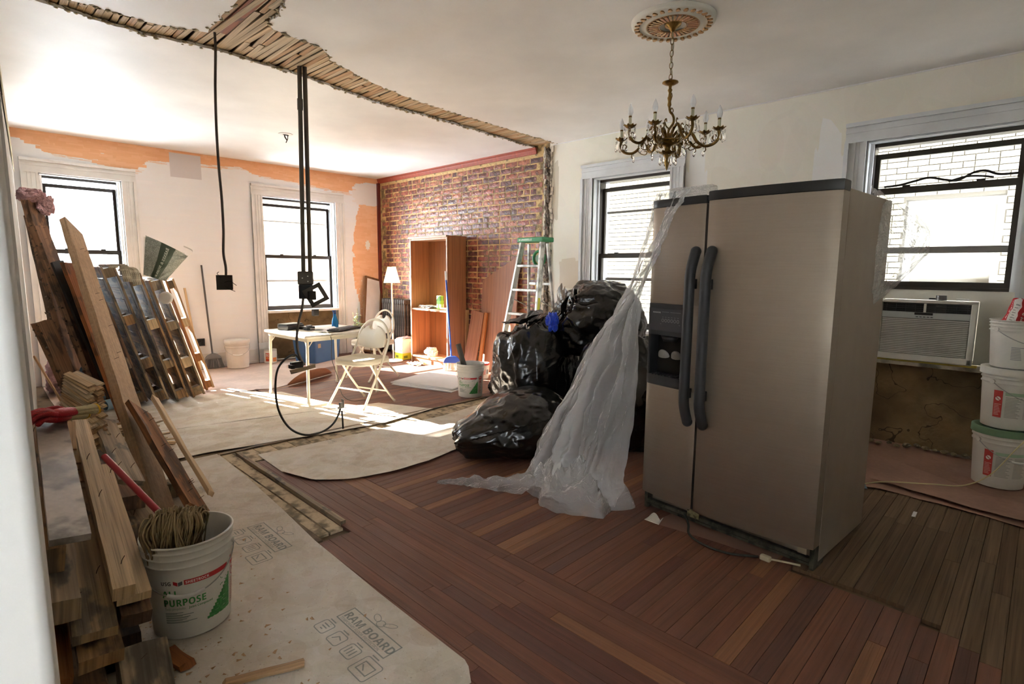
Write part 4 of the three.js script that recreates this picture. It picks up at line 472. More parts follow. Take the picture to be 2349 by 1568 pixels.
// ---------------------------------------------------------------- floor coverings
function grid(nu, nv, fn) { const pos = [], uv = [], idx = [], row = nu + 1; for (let j = 0; j <= nv; j++) for (let i = 0; i <= nu; i++) { const p = fn(i / nu, j / nv); pos.push(p.x, p.y, p.z); uv.push(i / nu, j / nv); } for (let j = 0; j < nv; j++) for (let i = 0; i < nu; i++) { const a = j * row + i; idx.push(a, a + 1, a + row, a + 1, a + row + 1, a + row); } const g = new THREE.BufferGeometry(); g.setAttribute('position', new THREE.Float32BufferAttribute(pos, 3)); g.setAttribute('uv', new THREE.Float32BufferAttribute(uv, 2)); g.setIndex(idx); g.computeVertexNormals(); return g; }
function curve(pts) { const c = new THREE.CatmullRomCurve3(pts.map((p) => V(...p)), false, 'centripetal'); return (t) => c.getPoint(clamp(t, 0, 1)); }
function boardPrint(c, x, y, s, flip) { // "RAM BOARD" stamp reading along +y of the canvas
  c.save(); c.translate(x, y); c.rotate(Math.PI / 2); c.scale(s, s); const ink = 'rgba(92,98,96,0.62)'; c.strokeStyle = ink; c.lineWidth = 5; c.strokeRect(-8, -62, 330, 86); txt(c, 'RAM BOARD', 0, 0, 56, ink); txt(c, 'TEMPORARY FLOOR PROTECTION', 4, 18, 18, ink, '');
  c.lineWidth = 3; c.beginPath(); c.ellipse(112, -96, 26, 14, 0.4, 0, 7); c.stroke(); c.beginPath(); c.ellipse(152, -84, 20, 18, 0, 0, 7); c.stroke(); c.beginPath(); c.ellipse(190, -104, 30, 12, -0.6, 0, 7); c.stroke();
  for (let i = 0; i < 4; i++) { const bx0 = -20 + i * 98, by = 60 + (i === 3 ? -6 : 0), w = i === 3 ? 96 : 66; c.lineWidth = 4; c.beginPath(); c.roundRect(bx0, by, w, w, 12); c.stroke(); c.lineWidth = 5; c.beginPath(); if (i === 0) { c.moveTo(bx0 + 14, by + 20); c.lineTo(bx0 + 50, by + 20); c.moveTo(bx0 + 18, by + 34); c.lineTo(bx0 + 50, by + 34); c.moveTo(bx0 + 26, by + 48); c.lineTo(bx0 + 40, by + 48); } else if (i === 1) { c.moveTo(bx0 + 14, by + 46); c.lineTo(bx0 + 30, by + 20); c.lineTo(bx0 + 52, by + 30); } else if (i === 2) { for (let k = 0; k < 3; k++) { c.moveTo(bx0 + 16 + k * 16, by + 14); c.lineTo(bx0 + 16 + k * 16, by + 52); } } else { c.rect(bx0 + 18, by + 24, 60, 46); c.moveTo(bx0 + 24, by + 40); c.lineTo(bx0 + 50, by + 60); } c.stroke(); c.fillStyle = ink; c.fillRect(bx0 + 8, by - 14, 40, 5); }
  c.restore();
}
function cardTex(W, h, x0, z0, wx, wz, prints, base = '#cec5b8') { const t = ctex(W, h, (c) => { c.fillStyle = base; c.fillRect(0, 0, W, h); for (let i = 0; i < 2600; i++) { c.fillStyle = `rgba(${pick(['228,220,206', '160,146,126', '196,176,146', '236,230,220', '150,120,86'])},${rr(0.03, 0.12)})`; c.beginPath(); c.ellipse(rr(0, W), rr(0, h), rr(3, 70), rr(3, 40), rr(0, 3), 0, 7); c.fill(); } for (let i = 0; i < 5200; i++) { c.fillStyle = `rgba(${pick(['240,236,228', '130,112,90', '110,90,66'])},${rr(0.15, 0.5)})`; c.fillRect(rr(0, W), rr(0, h), rr(1, 3), rr(1, 3)); } prints.forEach(([x, z, s]) => boardPrint(c, (x - x0) / wx * W, (z - z0) / wz * h, s)); }); t.flipY = false; t.repeat.set(1 / wx, 1 / wz); t.offset.set(-x0 / wx, -z0 / wz); return t; }
const cardMat = (t) => std(0xffffff, 0.85, { map: t, bumpMap: rep(T.fine, 0.4), bumpScale: 0.0012 });
const wave = (s, a) => (u, v, x, z) => 0.004 + a * (0.5 + 0.5 * fbm3(x * 1.6 + s, z * 1.6, s, 3)) ;
const edgeLift = (s, a, e0, e1, hh) => (u, v, x, z) => 0.004 + a * (0.5 + 0.5 * fbm3(x * 1.8 + s, z * 1.8, s, 3)) + hh * (0.6 + 0.6 * n3(x * 3 + s, z * 3, 2)) * sstep(e0, e1, v);
{
  const tn = cardTex(1024, 2048, -0.1, -4.4, 1.5, 3.3, [[0.968 , -1.865, 0.62], [1.0, -2.88, 0.66], [0.97, -3.66, 0.2]]);
  thing('floor_board_sheet', 'grey cardboard floor sheet stamped with lettering and pictograms beside the open floor slot', 'floor sheet', mesh('sheet', sheet([[-0.04, -4.26], [-0.04, -1.2]], [[1.26, -4.24], [1.24, -3.6], [1.2, -2.95], [1.165, -2.5], [1.15, -1.9], [1.145, -1.32], [1.09, -1.24]], 80, 24, wave(3, 0.002)), cardMat(tn)));
  const tm = cardTex(2048, 1024, 1.35, -4.4, 2.9, 1.5, [[2.0, -4.0, 0.22]], '#d6cec1');
  thing('floor_board_sheet', 'grey cardboard floor sheet with a curling torn edge before the black bags', 'floor sheet', mesh('sheet', sheet([[1.46, -4.02], [1.9, -3.98], [2.42, -3.97], [3.1, -3.93], [4.1, -4.1]], [[1.44, -3.5], [1.52, -3.26], [1.7, -3.11], [1.96, -3.03], [2.25, -3.02], [2.54, -3.09], [3.0, -2.95], [3.9, -3.0]], 70, 26, edgeLift(9, 0.005, 0.86, 1.0, 0.018)), cardMat(tm)));
  const ta = cardTex(1024, 1024, 0.2, -6.7, 3.4, 2.6, [], '#dbd5ca');
  thing('floor_board_sheet', 'grey cardboard floor sheet under the hanging cable loop', 'floor sheet', mesh('sheet', sheet([[0.4, -5.22], [1.09, -5.19], [1.9, -5.02], [2.6, -4.86], [2.95, -4.78]], [[0.38, -4.32], [1.22, -4.3], [2.0, -4.17], [2.6, -4.1], [3.2, -4.2]], 60, 20, edgeLift(21, 0.004, 0.9, 1, 0.01)), cardMat(ta)));
  thing('floor_board_sheet', 'grey cardboard floor sheet in front of the pallets', 'floor sheet', mesh('sheet', sheet([[0.5, -6.5], [1.5, -6.4], [2.05, -6.3], [2.45, -5.95]], [[0.42, -5.2], [1.1, -5.17], [1.9, -5.0], [2.62, -4.84]], 60, 20, edgeLift(33, 0.004, 0.9, 1, 0.006)), cardMat(ta)));
  const pink = dtex(512, 512, (u, v) => { const a = tfbm(u, v, 4, 4, 6, 511), b = tfbm(u, v, 60, 60, 2, 513), k = 0.72 + 0.22 * a + 0.06 * b; return [k, k * 0.935, k * 0.9]; }), pm = std(0xe6dfd9, 0.9, { map: rep(pink, 1.4) }), pr = std(0xb79a8c, 0.9, { map: rep(pink, 1.1) });
  thing('rosin_paper', 'pinkish rosin paper along the baseboard of the back wall', 'floor paper', mesh('paper', sheet([[0.62, -8.0], [2.0, -8.0], [3.9, -8.0]], jag([[0.6, -7.15], [1.8, -7.1], [2.6, -7.05], [3.3, -7.0], [4.3, -7.15]], 0.12, 0.02), 60, 16, (u, v, x, z) => 0.0015 + 0.002 * (0.5 + 0.5 * fbm3(x * 2, z * 2, 4, 2)), 0.0008), pm));
  thing('rosin_paper', 'pinkish rosin paper with torn edges between the pallets and table', 'floor paper', mesh('paper', sheet(jag([[0.6, -7.22], [1.8, -7.12], [2.7, -7.1], [3.25, -7.0]], 0.1, 0.015), jag([[0.6, -6.42], [1.5, -6.36], [2.1, -6.3], [2.5, -6.2], [2.9, -6.35]], 0.1, 0.03), 60, 14, (u, v, x, z) => 0.0055 + 0.003 * Math.max(0, fbm3(x * 2, z * 2, 5, 3)), 0.0008), pm));
  thing('paper_flap', 'curled brown flap of torn rosin paper beside the blue tote', 'floor paper', mesh('paper', grid(30, 10, (u, v) => { const b = V(2.62, 0.012, -6.2).lerp(V(3.35, 0.012, -6.55), u); const r = 0.09 * (1 - Math.abs(2 * u - 1) ** 3) + 0.01, a = v * 2.2; return b.add(V(-0.2 * r, 0, 1).normalize().multiplyScalar(Math.sin(a) * r * 0.9)).add(V(0, (1 - Math.cos(a)) * r * 0.8, 0)); }), std(0xa97c62, 0.9, { map: rep(pink, 1) })));
  thing('rosin_paper', 'dull pink rosin paper under the stack of buckets', 'floor paper', mesh('paper', sheet([[5.22, -1.5], [5.24, -0.7], [5.08, 0.0], [5.08, 1.0]], jag([[3.8, -1.4], [3.9, -0.95], [4.0, -0.6], [3.97, -0.2], [3.9, 0.08], [3.7, 0.5], [3.6, 1.0]], 0.1, 0.012), 60, 20, edgeLift(61, 0.002, 0.92, 1, 0.012), 0.0008), pr));
  thing('rosin_paper', 'overlapping strip of rosin paper with a dark torn seam by the buckets', 'floor paper', mesh('paper', sheet(jag([[4.62, -0.62], [4.45, -0.36], [4.3, -0.14], [4.28, 0.12], [4.2, 0.5]], 0.08, 0.012), jag([[4.12, -0.72], [4.05, -0.42], [4.0, -0.15], [3.98, 0.1], [3.8, 0.5]], 0.08, 0.012), 40, 8, (u, v, x, z) => 0.012 + 0.016 * (Math.abs(v - 0.5) * 2) ** 3, 0.0008), pr));
  const bt = std(0x66798a, 0.7); for (const [x, z, a, L, l] of [[4.62, -0.98, 1.35, 0.12, 'nearest the sill rubble'], [4.28, -0.86, 1.5, 0.09, 'beside a white paper scrap'], [4.02, -0.75, 0.35, 0.22, 'along the paper edge']]) { const o = mesh('tape', new THREE.BoxGeometry(L, 0.0012, 0.045), bt); o.position.set(x, 0.0155, z); o.rotation.y = a; thing('blue_tape', 'strip of blue masking tape ' + l, 'tape', o); }
  // loose drywall sheets
  const dw = matt(0xd9d8d6, 0.85, 1.2);
  [['lowest', 0, 0, 0], ['middle', 0.05, 0.06, 0.02], ['topmost', 0.1, 0.02, -0.03]].forEach(([n, dx, dz, a], i) => { const o = mesh('panel', bx(0.66, 0.012, 0.85, 0, 0.008, 0, 0.002), dw); o.position.set(3.98 + dx * 0.5, 0.0 + i * 0.0125, -5.14 - dz); o.rotation.y = 0.28 + a; thing('drywall_sheet', n + ' pale drywall sheet of the flat stack beside the bookcase', 'drywall sheet', o); });
}
// ---------------------------------------------------------------- black rubbish bags
M.bag = phys(0x0c0c0d, 0.24, { bumpMap: rep(T.crinkle, 0.9), bumpScale: 0.012, clearcoat: 0.25, clearcoatRoughness: 0.15 });
function bagGeo([rx, ry, rz], s, { neck = [0, 1, 0], tie = 0.0, crease = 0.05, flat = 0.75 } = {}) {
  let g = new THREE.IcosahedronGeometry(1, 34); g.deleteAttribute('uv'); g.deleteAttribute('normal'); g = mergeVertices(g, 1e-4); const p = g.attributes.position, N = V(...neck).normalize(), a0 = V(N.y, N.z, N.x).cross(N).normalize(), b0 = V().crossVectors(N, a0), uv = new Float32Array(p.count * 2);
  for (let i = 0; i < p.count; i++) {
    const d = V().fromBufferAttribute(p, i).normalize(), t = d.dot(N), th = Math.atan2(d.dot(a0), d.dot(b0)), w = sstep(0.2, 0.95, t);
    let k = 1 + 0.10 * fbm3(d.x * 1.3 + s, d.y * 1.3, d.z * 1.3, 2);
    const warp = 0.9 * n3(d.x * 1.5 + s, d.y * 1.5, d.z * 1.5);
    k += crease * (1 - Math.abs(n3(th * 1.9 + s + warp, t * 0.9 + warp, s * 3)) * 2.4) * (0.25 + 0.75 * w);                 // long folds running to the neck
    k += 0.5 * crease * (1 - Math.abs(n3(d.x * 3.1 + s * 2 + warp, d.y * 3.1, d.z * 3.1 + s)) * 2.6);                        // broad dents
    k += 0.012 * (1 - Math.abs(n3(d.x * 7 + s, d.y * 7 + warp, d.z * 7)) * 2.6);
    k += tie ? tie * sstep(0.62, 1, t) ** 2 : -0.22 * sstep(0.8, 0.985, t);
    const q = d.clone().multiplyScalar(k); if (q.y < -flat) q.y = -flat + (q.y + flat) * 0.08; p.setXYZ(i, q.x * rx, q.y * ry, q.z * rz); uv[i * 2] = th * 0.5 * rx; uv[i * 2 + 1] = t * ry + d.y * 0.2;
  }
  g.setAttribute('uv', new THREE.BufferAttribute(uv, 2)); g.computeVertexNormals(); g.computeBoundingBox(); return g;
}
function rubbishBag(label, [x, y, z], r, s, o = {}) { const g = bagGeo(r, s, o), parts = [mesh('sack', g, M.bag)], N = V(...(o.neck ?? [0, 1, 0])).normalize(); if (o.collar) { const c = N.clone().multiply(V(...r)).multiplyScalar(0.86), f = grid(48, 10, (u, v) => { const a = u * 6.2832, rad = 0.035 + o.collar * v * (0.75 + 0.5 * n3(Math.cos(a) * 2 + s, Math.sin(a) * 2, v * 0.5) + 0.12 * Math.cos(a * 7 + s)), hgt = 0.05 + o.collar * 0.75 * v * (1 - 0.45 * v) * (0.8 + 0.6 * n3(Math.cos(a) * 2, Math.sin(a) * 2, s)); const A = V(N.y, N.z, N.x).cross(N).normalize(), B = V().crossVectors(N, A); return c.clone().addScaledVector(A, Math.cos(a) * rad).addScaledVector(B, Math.sin(a) * rad).addScaledVector(N, hgt - 0.04); }); parts.push(mesh('gathered_neck', f, M.bag)); } const h = -g.boundingBox.min.y; return placed('rubbish_bag', label, 'bag', parts, [x, y + h, z], o.turn ?? 0); }
rubbishBag('black rubbish bag lying on the floor in front of the heap, pointed end out', [3.0, 0.004, -2.78], [0.44, 0.26, 0.36], 3.1, { neck: [-0.9, -0.25, -0.45], tie: 0.34, crease: 0.05, flat: 0.7 });
rubbishBag('big upright black rubbish bag with the blue scrap on top', [3.6, 0.004, -3.22], [0.4, 0.56, 0.37], 7.7, { neck: [-0.3, 1, -0.2], crease: 0.06, collar: 0.16 });
rubbishBag('topmost black rubbish bag of the heap', [3.98, 0.64, -2.8], [0.42, 0.36, 0.36], 12.3, { neck: [-0.75, 0.35, -0.55], crease: 0.08, collar: 0.2 });
rubbishBag('black rubbish bag under the topmost one, against the window wall', [4.38, 0.004, -2.72], [0.36, 0.38, 0.4], 17.9, { crease: 0.05 });
rubbishBag('black rubbish bag behind the clear plastic beside the refrigerator', [3.6, 0.004, -2.3], [0.36, 0.52, 0.36], 23.3, { crease: 0.06, neck: [0.1, 1, -0.1], collar: 0.12 });
rubbishBag('flopped black rubbish bag shoulder beside the ladder', [4.22, 0.004, -3.72], [0.3, 0.47, 0.27], 29.1, { crease: 0.07, neck: [-0.8, 0.6, -0.4], collar: 0.17 });
rubbishBag('low black rubbish bag beside the dark-pipe bucket', [4.22, 0.004, -4.14], [0.24, 0.16, 0.2], 31.7, { crease: 0.07, neck: [-1, -0.2, 0.2], tie: 0.3 });
{ const g = new THREE.IcosahedronGeometry(0.06, 6), p = g.attributes.position; for (let i = 0; i < p.count; i++) { const k = 1 + 0.5 * (ridge3(p.getX(i) * 22, p.getY(i) * 22, p.getZ(i) * 22, 2) - 0.9); p.setXYZ(i, p.getX(i) * k * 0.85, p.getY(i) * k * 1.35, p.getZ(i) * k * 0.85); } g.computeVertexNormals(); thing('blue_plastic_scrap', 'crumpled bright blue plastic scrap on the black bags', 'plastic scrap', mesh('scrap', uvr(toCreasedNormals(g, 0.5)), std(0x1b44c8, 0.35)).translateX(3.5).translateY(0.93).translateZ(-2.95)); }
// ---------------------------------------------------------------- clear plastic sheeting
M.poly = phys(0xf8f9fa, 0.33, { transmission: 0.77, thickness: 0, ior: 1.5, bumpMap: rep(T.crinkle, 0.5), bumpScale: 0.05 });
{
  const L = curve([[2.72, 1.775, -1.6], [2.78, 1.62, -1.66], [2.78, 1.42, -1.73], [2.78, 1.16, -1.83], [2.74, 0.9, -2.0], [2.68, 0.6, -2.13], [2.6, 0.35, -2.24], [2.52, 0.14, -2.3], [2.46, 0.03, -2.3]]), R = curve([[2.60, 1.765, -1.30], [2.585, 1.7, -1.345], [2.575, 1.55, -1.42], [2.58, 1.37, -1.5], [2.6, 1.2, -1.575], [2.63, 0.9, -1.6], [2.62, 0.5, -1.62], [2.56, 0.22, -1.63], [2.5, 0.04, -1.64]]);
  const hang = grid(110, 150, (u, v) => { const p = L(v).lerp(R(v), u), w = Math.sin(Math.PI * u), amp = 0.02 + 0.075 * sstep(0.1, 0.75, v); const f = ridge3(u * 3.2 + 0.5 * v, v * 0.9, 3.3, 3) - 0.9 + 0.35 * Math.sin(u * 17 + v * 2.5) + 0.55 * (ridge3(u * 9 + v * 2.2, v * 4.5, 6.1, 2) - 0.8) + 0.28 * (ridge3(u * 18 - v * 5, v * 11 + u * 3, 2.4, 2) - 0.8); p.x += (-0.10 * w * sstep(0.25, 0.8, v) + amp * f * (0.35 + 0.65 * w)); p.z += 0.02 * f + 0.03 * fbm3(u * 3, v * 5, 9) * w; p.y += 0.012 * fbm3(u * 9, v * 12, 4) ; return p; });
  const top = grid(30, 16, (u, v) => V(lerp(2.60, 2.98, v), 1.7685 + 0.010 + 0.006 * fbm3(u * 4, v * 4, 2), lerp(-1.62, -1.2 - 0.1 * v, u) + 0.02 * n3(u * 5, v * 3, 1)));
  const heap = grid(64, 40, (u, v) => { const a = u * 6.2832, r = v, cx = 2.5, cz = -1.92, k = 1 + 0.22 * fbm3(Math.cos(a) * 1.6, Math.sin(a) * 1.6, 2.2, 2) + (Math.cos(a - 0.75) > 0.75 ? 0.35 * (Math.cos(a - 0.75) - 0.75) * 4 : 0); const rx = 0.2 * k, rz = 0.3 * k; const ridge = ridge3(Math.cos(a) * r * 3.1, Math.sin(a) * r * 3.1, 7.7, 3) - 0.9; const y = 0.006 + 0.23 * Math.pow(Math.max(0, 1 - r * r), 0.7) * (1 + 0.3 * ridge) + 0.012 * (1 - r) + 0.02 * Math.abs(ridge) * (1 - r * r); return V(cx + Math.cos(a) * r * rx + 0.015 * ridge, Math.max(0.004, y), cz + Math.sin(a) * r * rz); });
  const S = curve([[2.46, 0.09, -2.05], [2.4, 0.08, -2.2], [2.3, 0.06, -2.36], [2.2, 0.04, -2.5], [2.06, 0.015, -2.66]]);
  const tail = grid(60, 30, (u, v) => { const p = S(u), w = lerp(0.19, 0.012, Math.pow(u, 1.6)) * (1 + 0.2 * Math.sin(u * 5)), t = v * 2 - 1, f = ridge3(u * 3, v * 2.5, 5.1, 3) - 0.9; const n = V(0.78, 0, 0.62); p.addScaledVector(n, t * w); p.y = 0.004 + p.y * (1 - t * t) * (0.9 + 0.8 * f) + 0.012 * Math.abs(f); p.y = Math.max(0.003, p.y); return p; });
  const o = [mesh('hanging_drape', hang, M.poly), mesh('top_fold', top, M.poly), mesh('floor_heap', heap, M.poly), mesh('trailing_end', tail, M.poly)];
  thing('plastic_sheeting', 'clear plastic sheet draped from the refrigerator corner to the floor', 'plastic sheet', o);
  const c = [[3.0, 1.76, -0.655], [3.36, 1.76, -0.68]];
  const side = grid(30, 40, (u, v) => { const out = Math.sin(v * 2.6) * 0.26 * sstep(0.15, 0.9, u), f = ridge3(u * 3, v * 2, 1.7, 3) - 0.9; return V(lerp(3.02, 3.34, u) + 0.12 * out, 1.762 - v * lerp(0.66, 0.42, u) + 0.01 * f, lerp(-0.648, -0.672, u) + 0.012 + out * (1 - 0.25 * v) + 0.018 * Math.abs(f)); });
  thing('plastic_sheeting', 'clear plastic flap hanging down the side of the refrigerator', 'plastic sheet', mesh('side_flap', side, M.poly));
  const cl = ctex(256, 256, (q, W, h) => { q.fillStyle = '#d8d2c8'; q.fillRect(0, 0, W, h); q.fillStyle = '#b8402c'; q.fillRect(0, 60, W, 60); q.fillRect(0, 160, W, 50); txt(q, 'BIN', 30, 58, 62, '#4a4744'); });
  placed('compound_tub', 'small paint can with red bands wrapped inside the clear plastic', 'tub', [mesh('tub', uvr(lathe([[0, 0], [0.07, 0], [0.075, 0.14], [0.078, 0.145], [0.07, 0.15], [0, 0.15]], 24)), M.pailDusty), mesh('printed_label', new THREE.CylinderGeometry(0.0755, 0.073, 0.11, 24, 1, true).translate(0, 0.07, 0), std(0xffffff, 0.7, { map: cl }))], [2.52, 0.002, -1.93], 0.4);  // this is a paint can wrapped in the sheeting
}

// ---------------------------------------------------------------- pallets leaning beside the far window
function pallet(label, xb, xt, z0, yt, m, { depth = 0.7, thick = 0.115, rows = 3, group, open } = {}) {
  // own axes: y runs up the leaning face, x is the thickness, z the width (away from the window light)
  const L = Math.hypot(xb - xt, yt), g = [], bt = 0.018, bw = 0.095, P = [];
  const A = (n, geo, mm) => { const o = mesh(n, geo, mm); P.push(o); return o; };
  for (let r = 0; r < rows; r++) { const z = -0.05 - r * (depth - 0.1) / (rows - 1); if (r === 0 || open) for (const s of [-1, 1]) A('runner_board', plankGeo(bt, L, bw, 0.004, 10).translate(s * (thick / 2 - bt / 2), L / 2, z), pick(m)); for (const f of [0.045, 0.3, 0.62, 0.955]) A('block', bx(thick - 2 * bt - 0.001, 0.09 * rr(0.85, 1.15), bw * 0.96, 0, L * f, z, 0.004), pick([...m, M.pine])); }
  for (let k = 0; k < (open ? 0 : 12); k++) { const y = 0.05 + k * (L - 0.1) / 11; A('deck_board', plankGeo(bt, depth - 0.11, 0.108, 0.003, 8).rotateX(Math.PI / 2).translate(thick / 2 - bt * 0.5, y, -depth / 2 - 0.055), pick(m)); A('deck_board', plankGeo(bt, depth - 0.11, 0.108, 0.003, 8).rotateX(Math.PI / 2).translate(-thick / 2 + bt * 0.5, y, -depth / 2 - 0.055), pick(m)); }
  const o = placed('pallet', label, 'pallet', P, [xb, 0.036, z0], 0, { group }); o.rotation.z = Math.atan2(xb - xt, yt); return o;
}
const PM = [M.oldwood, M.oldgrey, M.oldwood, M.oldbrown];
pallet('weathered wooden pallet leaning behind the others, next to the dark planks', 1.2, 0.8409, -6.22, 1.33, PM);
pallet('weathered wooden pallet draped with canvas gloves', 1.37, 1.0109, -6.18, 1.33, PM);
pallet('weathered wooden pallet under the printed carrier bag', 1.54, 1.2025, -6.15, 1.25, [M.oldwood, M.pinegrey, M.oldgrey]);
pallet('paler wooden pallet leaning just behind the outermost one', 1.71, 1.3860, -6.22, 1.2, [M.oldgrey, M.pinegrey, M.oldwood]);
pallet('orange-toned narrow wooden pallet, outermost of the leaning row', 1.9, 1.5760, -6.5, 1.2, [M.orangewood, M.lath2, M.oldwood], { thick: 0.085, depth: 0.5, open: true, rows: 2 });
// ---------------------------------------------------------------- long timbers
const rust = std(0x4b3527, 0.8, { metalness: 0.4 });
function timber(label, a, b, w, t, m, face, { nails = 0, crumbs = 0, rough = 0.006, name = 'timber' } = {}) {
  const p = plank('beam', a, b, w, t, m, { face, rough }), L = V(...a).distanceTo(V(...b));
  for (let i = 0; i < nails; i++) { const g = tube([V(0, 0, 0), V(0.003, 0.002, 0.014), V(0.009, 0.004, 0.026)], 0.0014, 8, 5), o = mesh('nail', g, rust); o.position.set(rr(-w * 0.4, w * 0.4), rr(-L / 2, L / 2), t / 2); p.add(o); }
  if (crumbs) { const q = []; for (let i = 0; i < crumbs; i++) { const g = new THREE.TetrahedronGeometry(rr(0.006, 0.02), 0); g.rotateX(rr(0, 6)); g.rotateZ(rr(0, 6)); q.push(g.translate((rnd() < 0.5 ? -1 : 1) * w * 0.5, rr(-L / 2, L / 2), rr(-t / 2, t / 2))); } const o = mesh('mortar_crumbs', uvr(merge(q)), dirty(0x6f6153, 0.95, 0.1), 'crusted mortar along the edges'); o.userData.kind = 'stuff'; p.add(o); }
  return thing(name, label, 'timber', p);
}
timber('tallest dark timber, topped by pink insulation', [0.83, 0.02, -6.9], [0.6, 1.99, -7.05], 0.2, 0.055, M.oldbrown, [0.8, 0, 0.6], { crumbs: 160, nails: 5 });
timber('blackish timber edge behind the tallest dark timber', [0.79, 0.02, -7.3], [0.62, 1.86, -7.35], 0.16, 0.045, M.darkwood, [0.8, 0, 0.6], { crumbs: 60 });
timber('short dark timber with a crusted edge at the foot of the drywall', [0.72, 0.02, -5.9], [0.50, 0.9, -6.0], 0.19, 0.05, M.oldbrown, [0.8, 0, 0.6], { crumbs: 80 });
timber('dark timber with a split bright edge, leaning across the far window', [0.96, 0.02, -6.6], [0.6, 1.72, -6.7], 0.17, 0.06, M.oldbrown, [0.8, 0, 0.6], { crumbs: 110, nails: 6 });
timber('black plank between the brown leaning boards', [1.04, 0.02, -6.42], [0.69, 1.4, -6.5], 0.16, 0.02, std(0x17130f, 0.6), [0.8, 0, 0.6]);
timber('reddish brown wide plank leaning under the long stud', [1.0, 0.02, -5.72], [0.745, 1.38, -6.08], 0.27, 0.03, wood(0xb0713f, { t: T.oldwood }), [0.8, 0, 0.6], { nails: 5 });
timber('thin crusted lath strip beside the tallest timber', [0.93, 0.02, -6.75], [0.72, 0.98, -6.85], 0.035, 0.02, M.darkwood, [0.9, 0, 0.45], { crumbs: 60 });
timber('very long weathered stud with pale lath marks, crossing the whole pile', [0.70, 0.03, -3.36], [0.765, 1.70, -6.1], 0.2, 0.05, M.stud, [0.72, 0.25, 0.65], { nails: 8, rough: 0.008 });
timber('short brown board with long bent nails at the foot of the long stud', [0.83, 0.06, -3.2], [0.735, 0.5, -3.95], 0.2, 0.03, wood(0xb57d48, { t: T.oldwood }), [0.75, 0.3, 0.6], { nails: 10, rough: 0.012 });
timber('thin splintered strip along the edge of the nailed brown board', [0.93, 0.08, -3.3], [0.85, 0.52, -4.05], 0.06, 0.02, M.pine, [0.75, 0.3, 0.6], { rough: 0.012 });
timber('thin pale stick leaning against the primed wall', [2.16, 0.012, -7.75], [2.125, 1.09, -8.075], 0.026, 0.014, M.pine, [0, 0, 1], { rough: 0, name: 'stick' });
timber('thin stick poking out beside the white wall end', [0.62, 0.02, -5.2], [0.40, 0.66, -5.6], 0.02, 0.012, M.lath2, [0.9, 0, 0.45], { name: 'stick' });
{ const o = bx(0.11, 0.09, 0.1, 0, 0.045, 0, 0.005); thing('wood_block', 'small dark wood block on the floor sheet beside the long stud', 'wood block', Object.assign(mesh('block', o, M.oldgrey)).translateX(0.83).translateY(0.008).translateZ(-3.62)); }
// ---------------------------------------------------------------- near lumber pile
const mdf = std(0xc8bfbb, 0.3, { map: rep(T.dirty, 0.5) });
function stock(label, a, b, w, t, m, face = [0.15, 1, 0.25], o = {}) { return timber(label, a, b, w, t, m, face, { nails: o.nails ?? 1, rough: o.rough ?? 0.004, name: o.name ?? 'lumber' }); }
stock('white-faced shelf board carrying the red gloves', [0.185, 0.535, -2.05], [0.2500, 0.7050, -3.050], 0.1, 0.022, mdf, [0.1, 1, 0.17], { nails: 0, rough: 0, name: 'shelf_board' });
stock('thick weathered beam under the white-faced shelf board', [0.125, 0.458, -2.12], [0.1952, 0.6416, -3.200], 0.1, 0.085, M.oldwood, [0.1, 1, 0.17], { nails: 2, rough: 0.003 });
stock('dirty notched beam end under the thick weathered beam', [0.145, 0.35, -1.98], [0.1853, 0.4554, -2.600], 0.085, 0.075, M.oldgrey, [0.1, 1, 0.17], { nails: 1, rough: 0.008 });
stock('long pale two-by-four on top of the pile', [0.295, 0.345, -1.98], [0.3860, 0.5830, -3.380], 0.06, 0.045, M.pine, [0.1, 1, 0.17], { nails: 3, rough: 0.003 });
stock('wide pale plank below the long two-by-four', [0.33, 0.284, -2.04], [0.3937, 0.4506, -3.020], 0.095, 0.028, M.pine, [0.1, 1, 0.17], { nails: 3, rough: 0.003 });
stock('wide worn plank slanting down under the pale two-by-four', [0.21, 0.268, -1.93], [0.2782, 0.4465, -2.980], 0.11, 0.03, M.pinegrey, [0.1, 1, 0.17], { nails: 3, rough: 0.004 });
stock('dark plank deep in the pile beside the mop bucket', [0.325, 0.222, -2.02], [0.3868, 0.3835, -2.970], 0.085, 0.045, M.oldbrown, [0.1, 1, 0.17], { nails: 1, rough: 0.004 });
stock('splintered plank resting on the dark joist', [0.215, 0.2, -1.9], [0.3028, 0.4295, -3.250], 0.11, 0.045, M.oldwood, [0.1, 1, 0.17], { nails: 2, rough: 0.006 });
stock('brown board wedged low against the white wall end', [0.075, 0.25, -1.88], [0.1237, 0.3775, -2.630], 0.07, 0.06, M.oldbrown, [0.1, 1, 0.17], { nails: 1, rough: 0.006 });
stock('orange-sided offcut low in the pile', [0.105, 0.165, -1.9], [0.1278, 0.2245, -2.250], 0.08, 0.065, M.orangewood, [0.1, 1, 0.17], { nails: 0, rough: 0.008 });
stock('grey weathered board at the top of the pile behind the two-by-four', [0.50, 0.37, -2.95], [0.53, 0.5, -3.75], 0.11, 0.025, M.oldgrey, [0.4, 1, 0.4], { nails: 4 });
stock('grey plank standing at the front of the pile', [0.315, 0.02, -1.84], [0.325, 0.15, -1.98], 0.14, 0.035, M.oldgrey, [0.2, 0.75, 0.6], { rough: 0.008 });
stock('dusty joist piece at the bottom of the pile', [0.15, 0.075, -1.85], [0.2, 0.078, -2.7], 0.14, 0.1, M.oldwood, [0, 1, 0], { rough: 0.01 });
stock('dark joist supporting the middle of the pile', [0.29, 0.075, -2.1], [0.36, 0.08, -3.4], 0.12, 0.11, M.darkwood, [0, 1, 0], { rough: 0.008 });
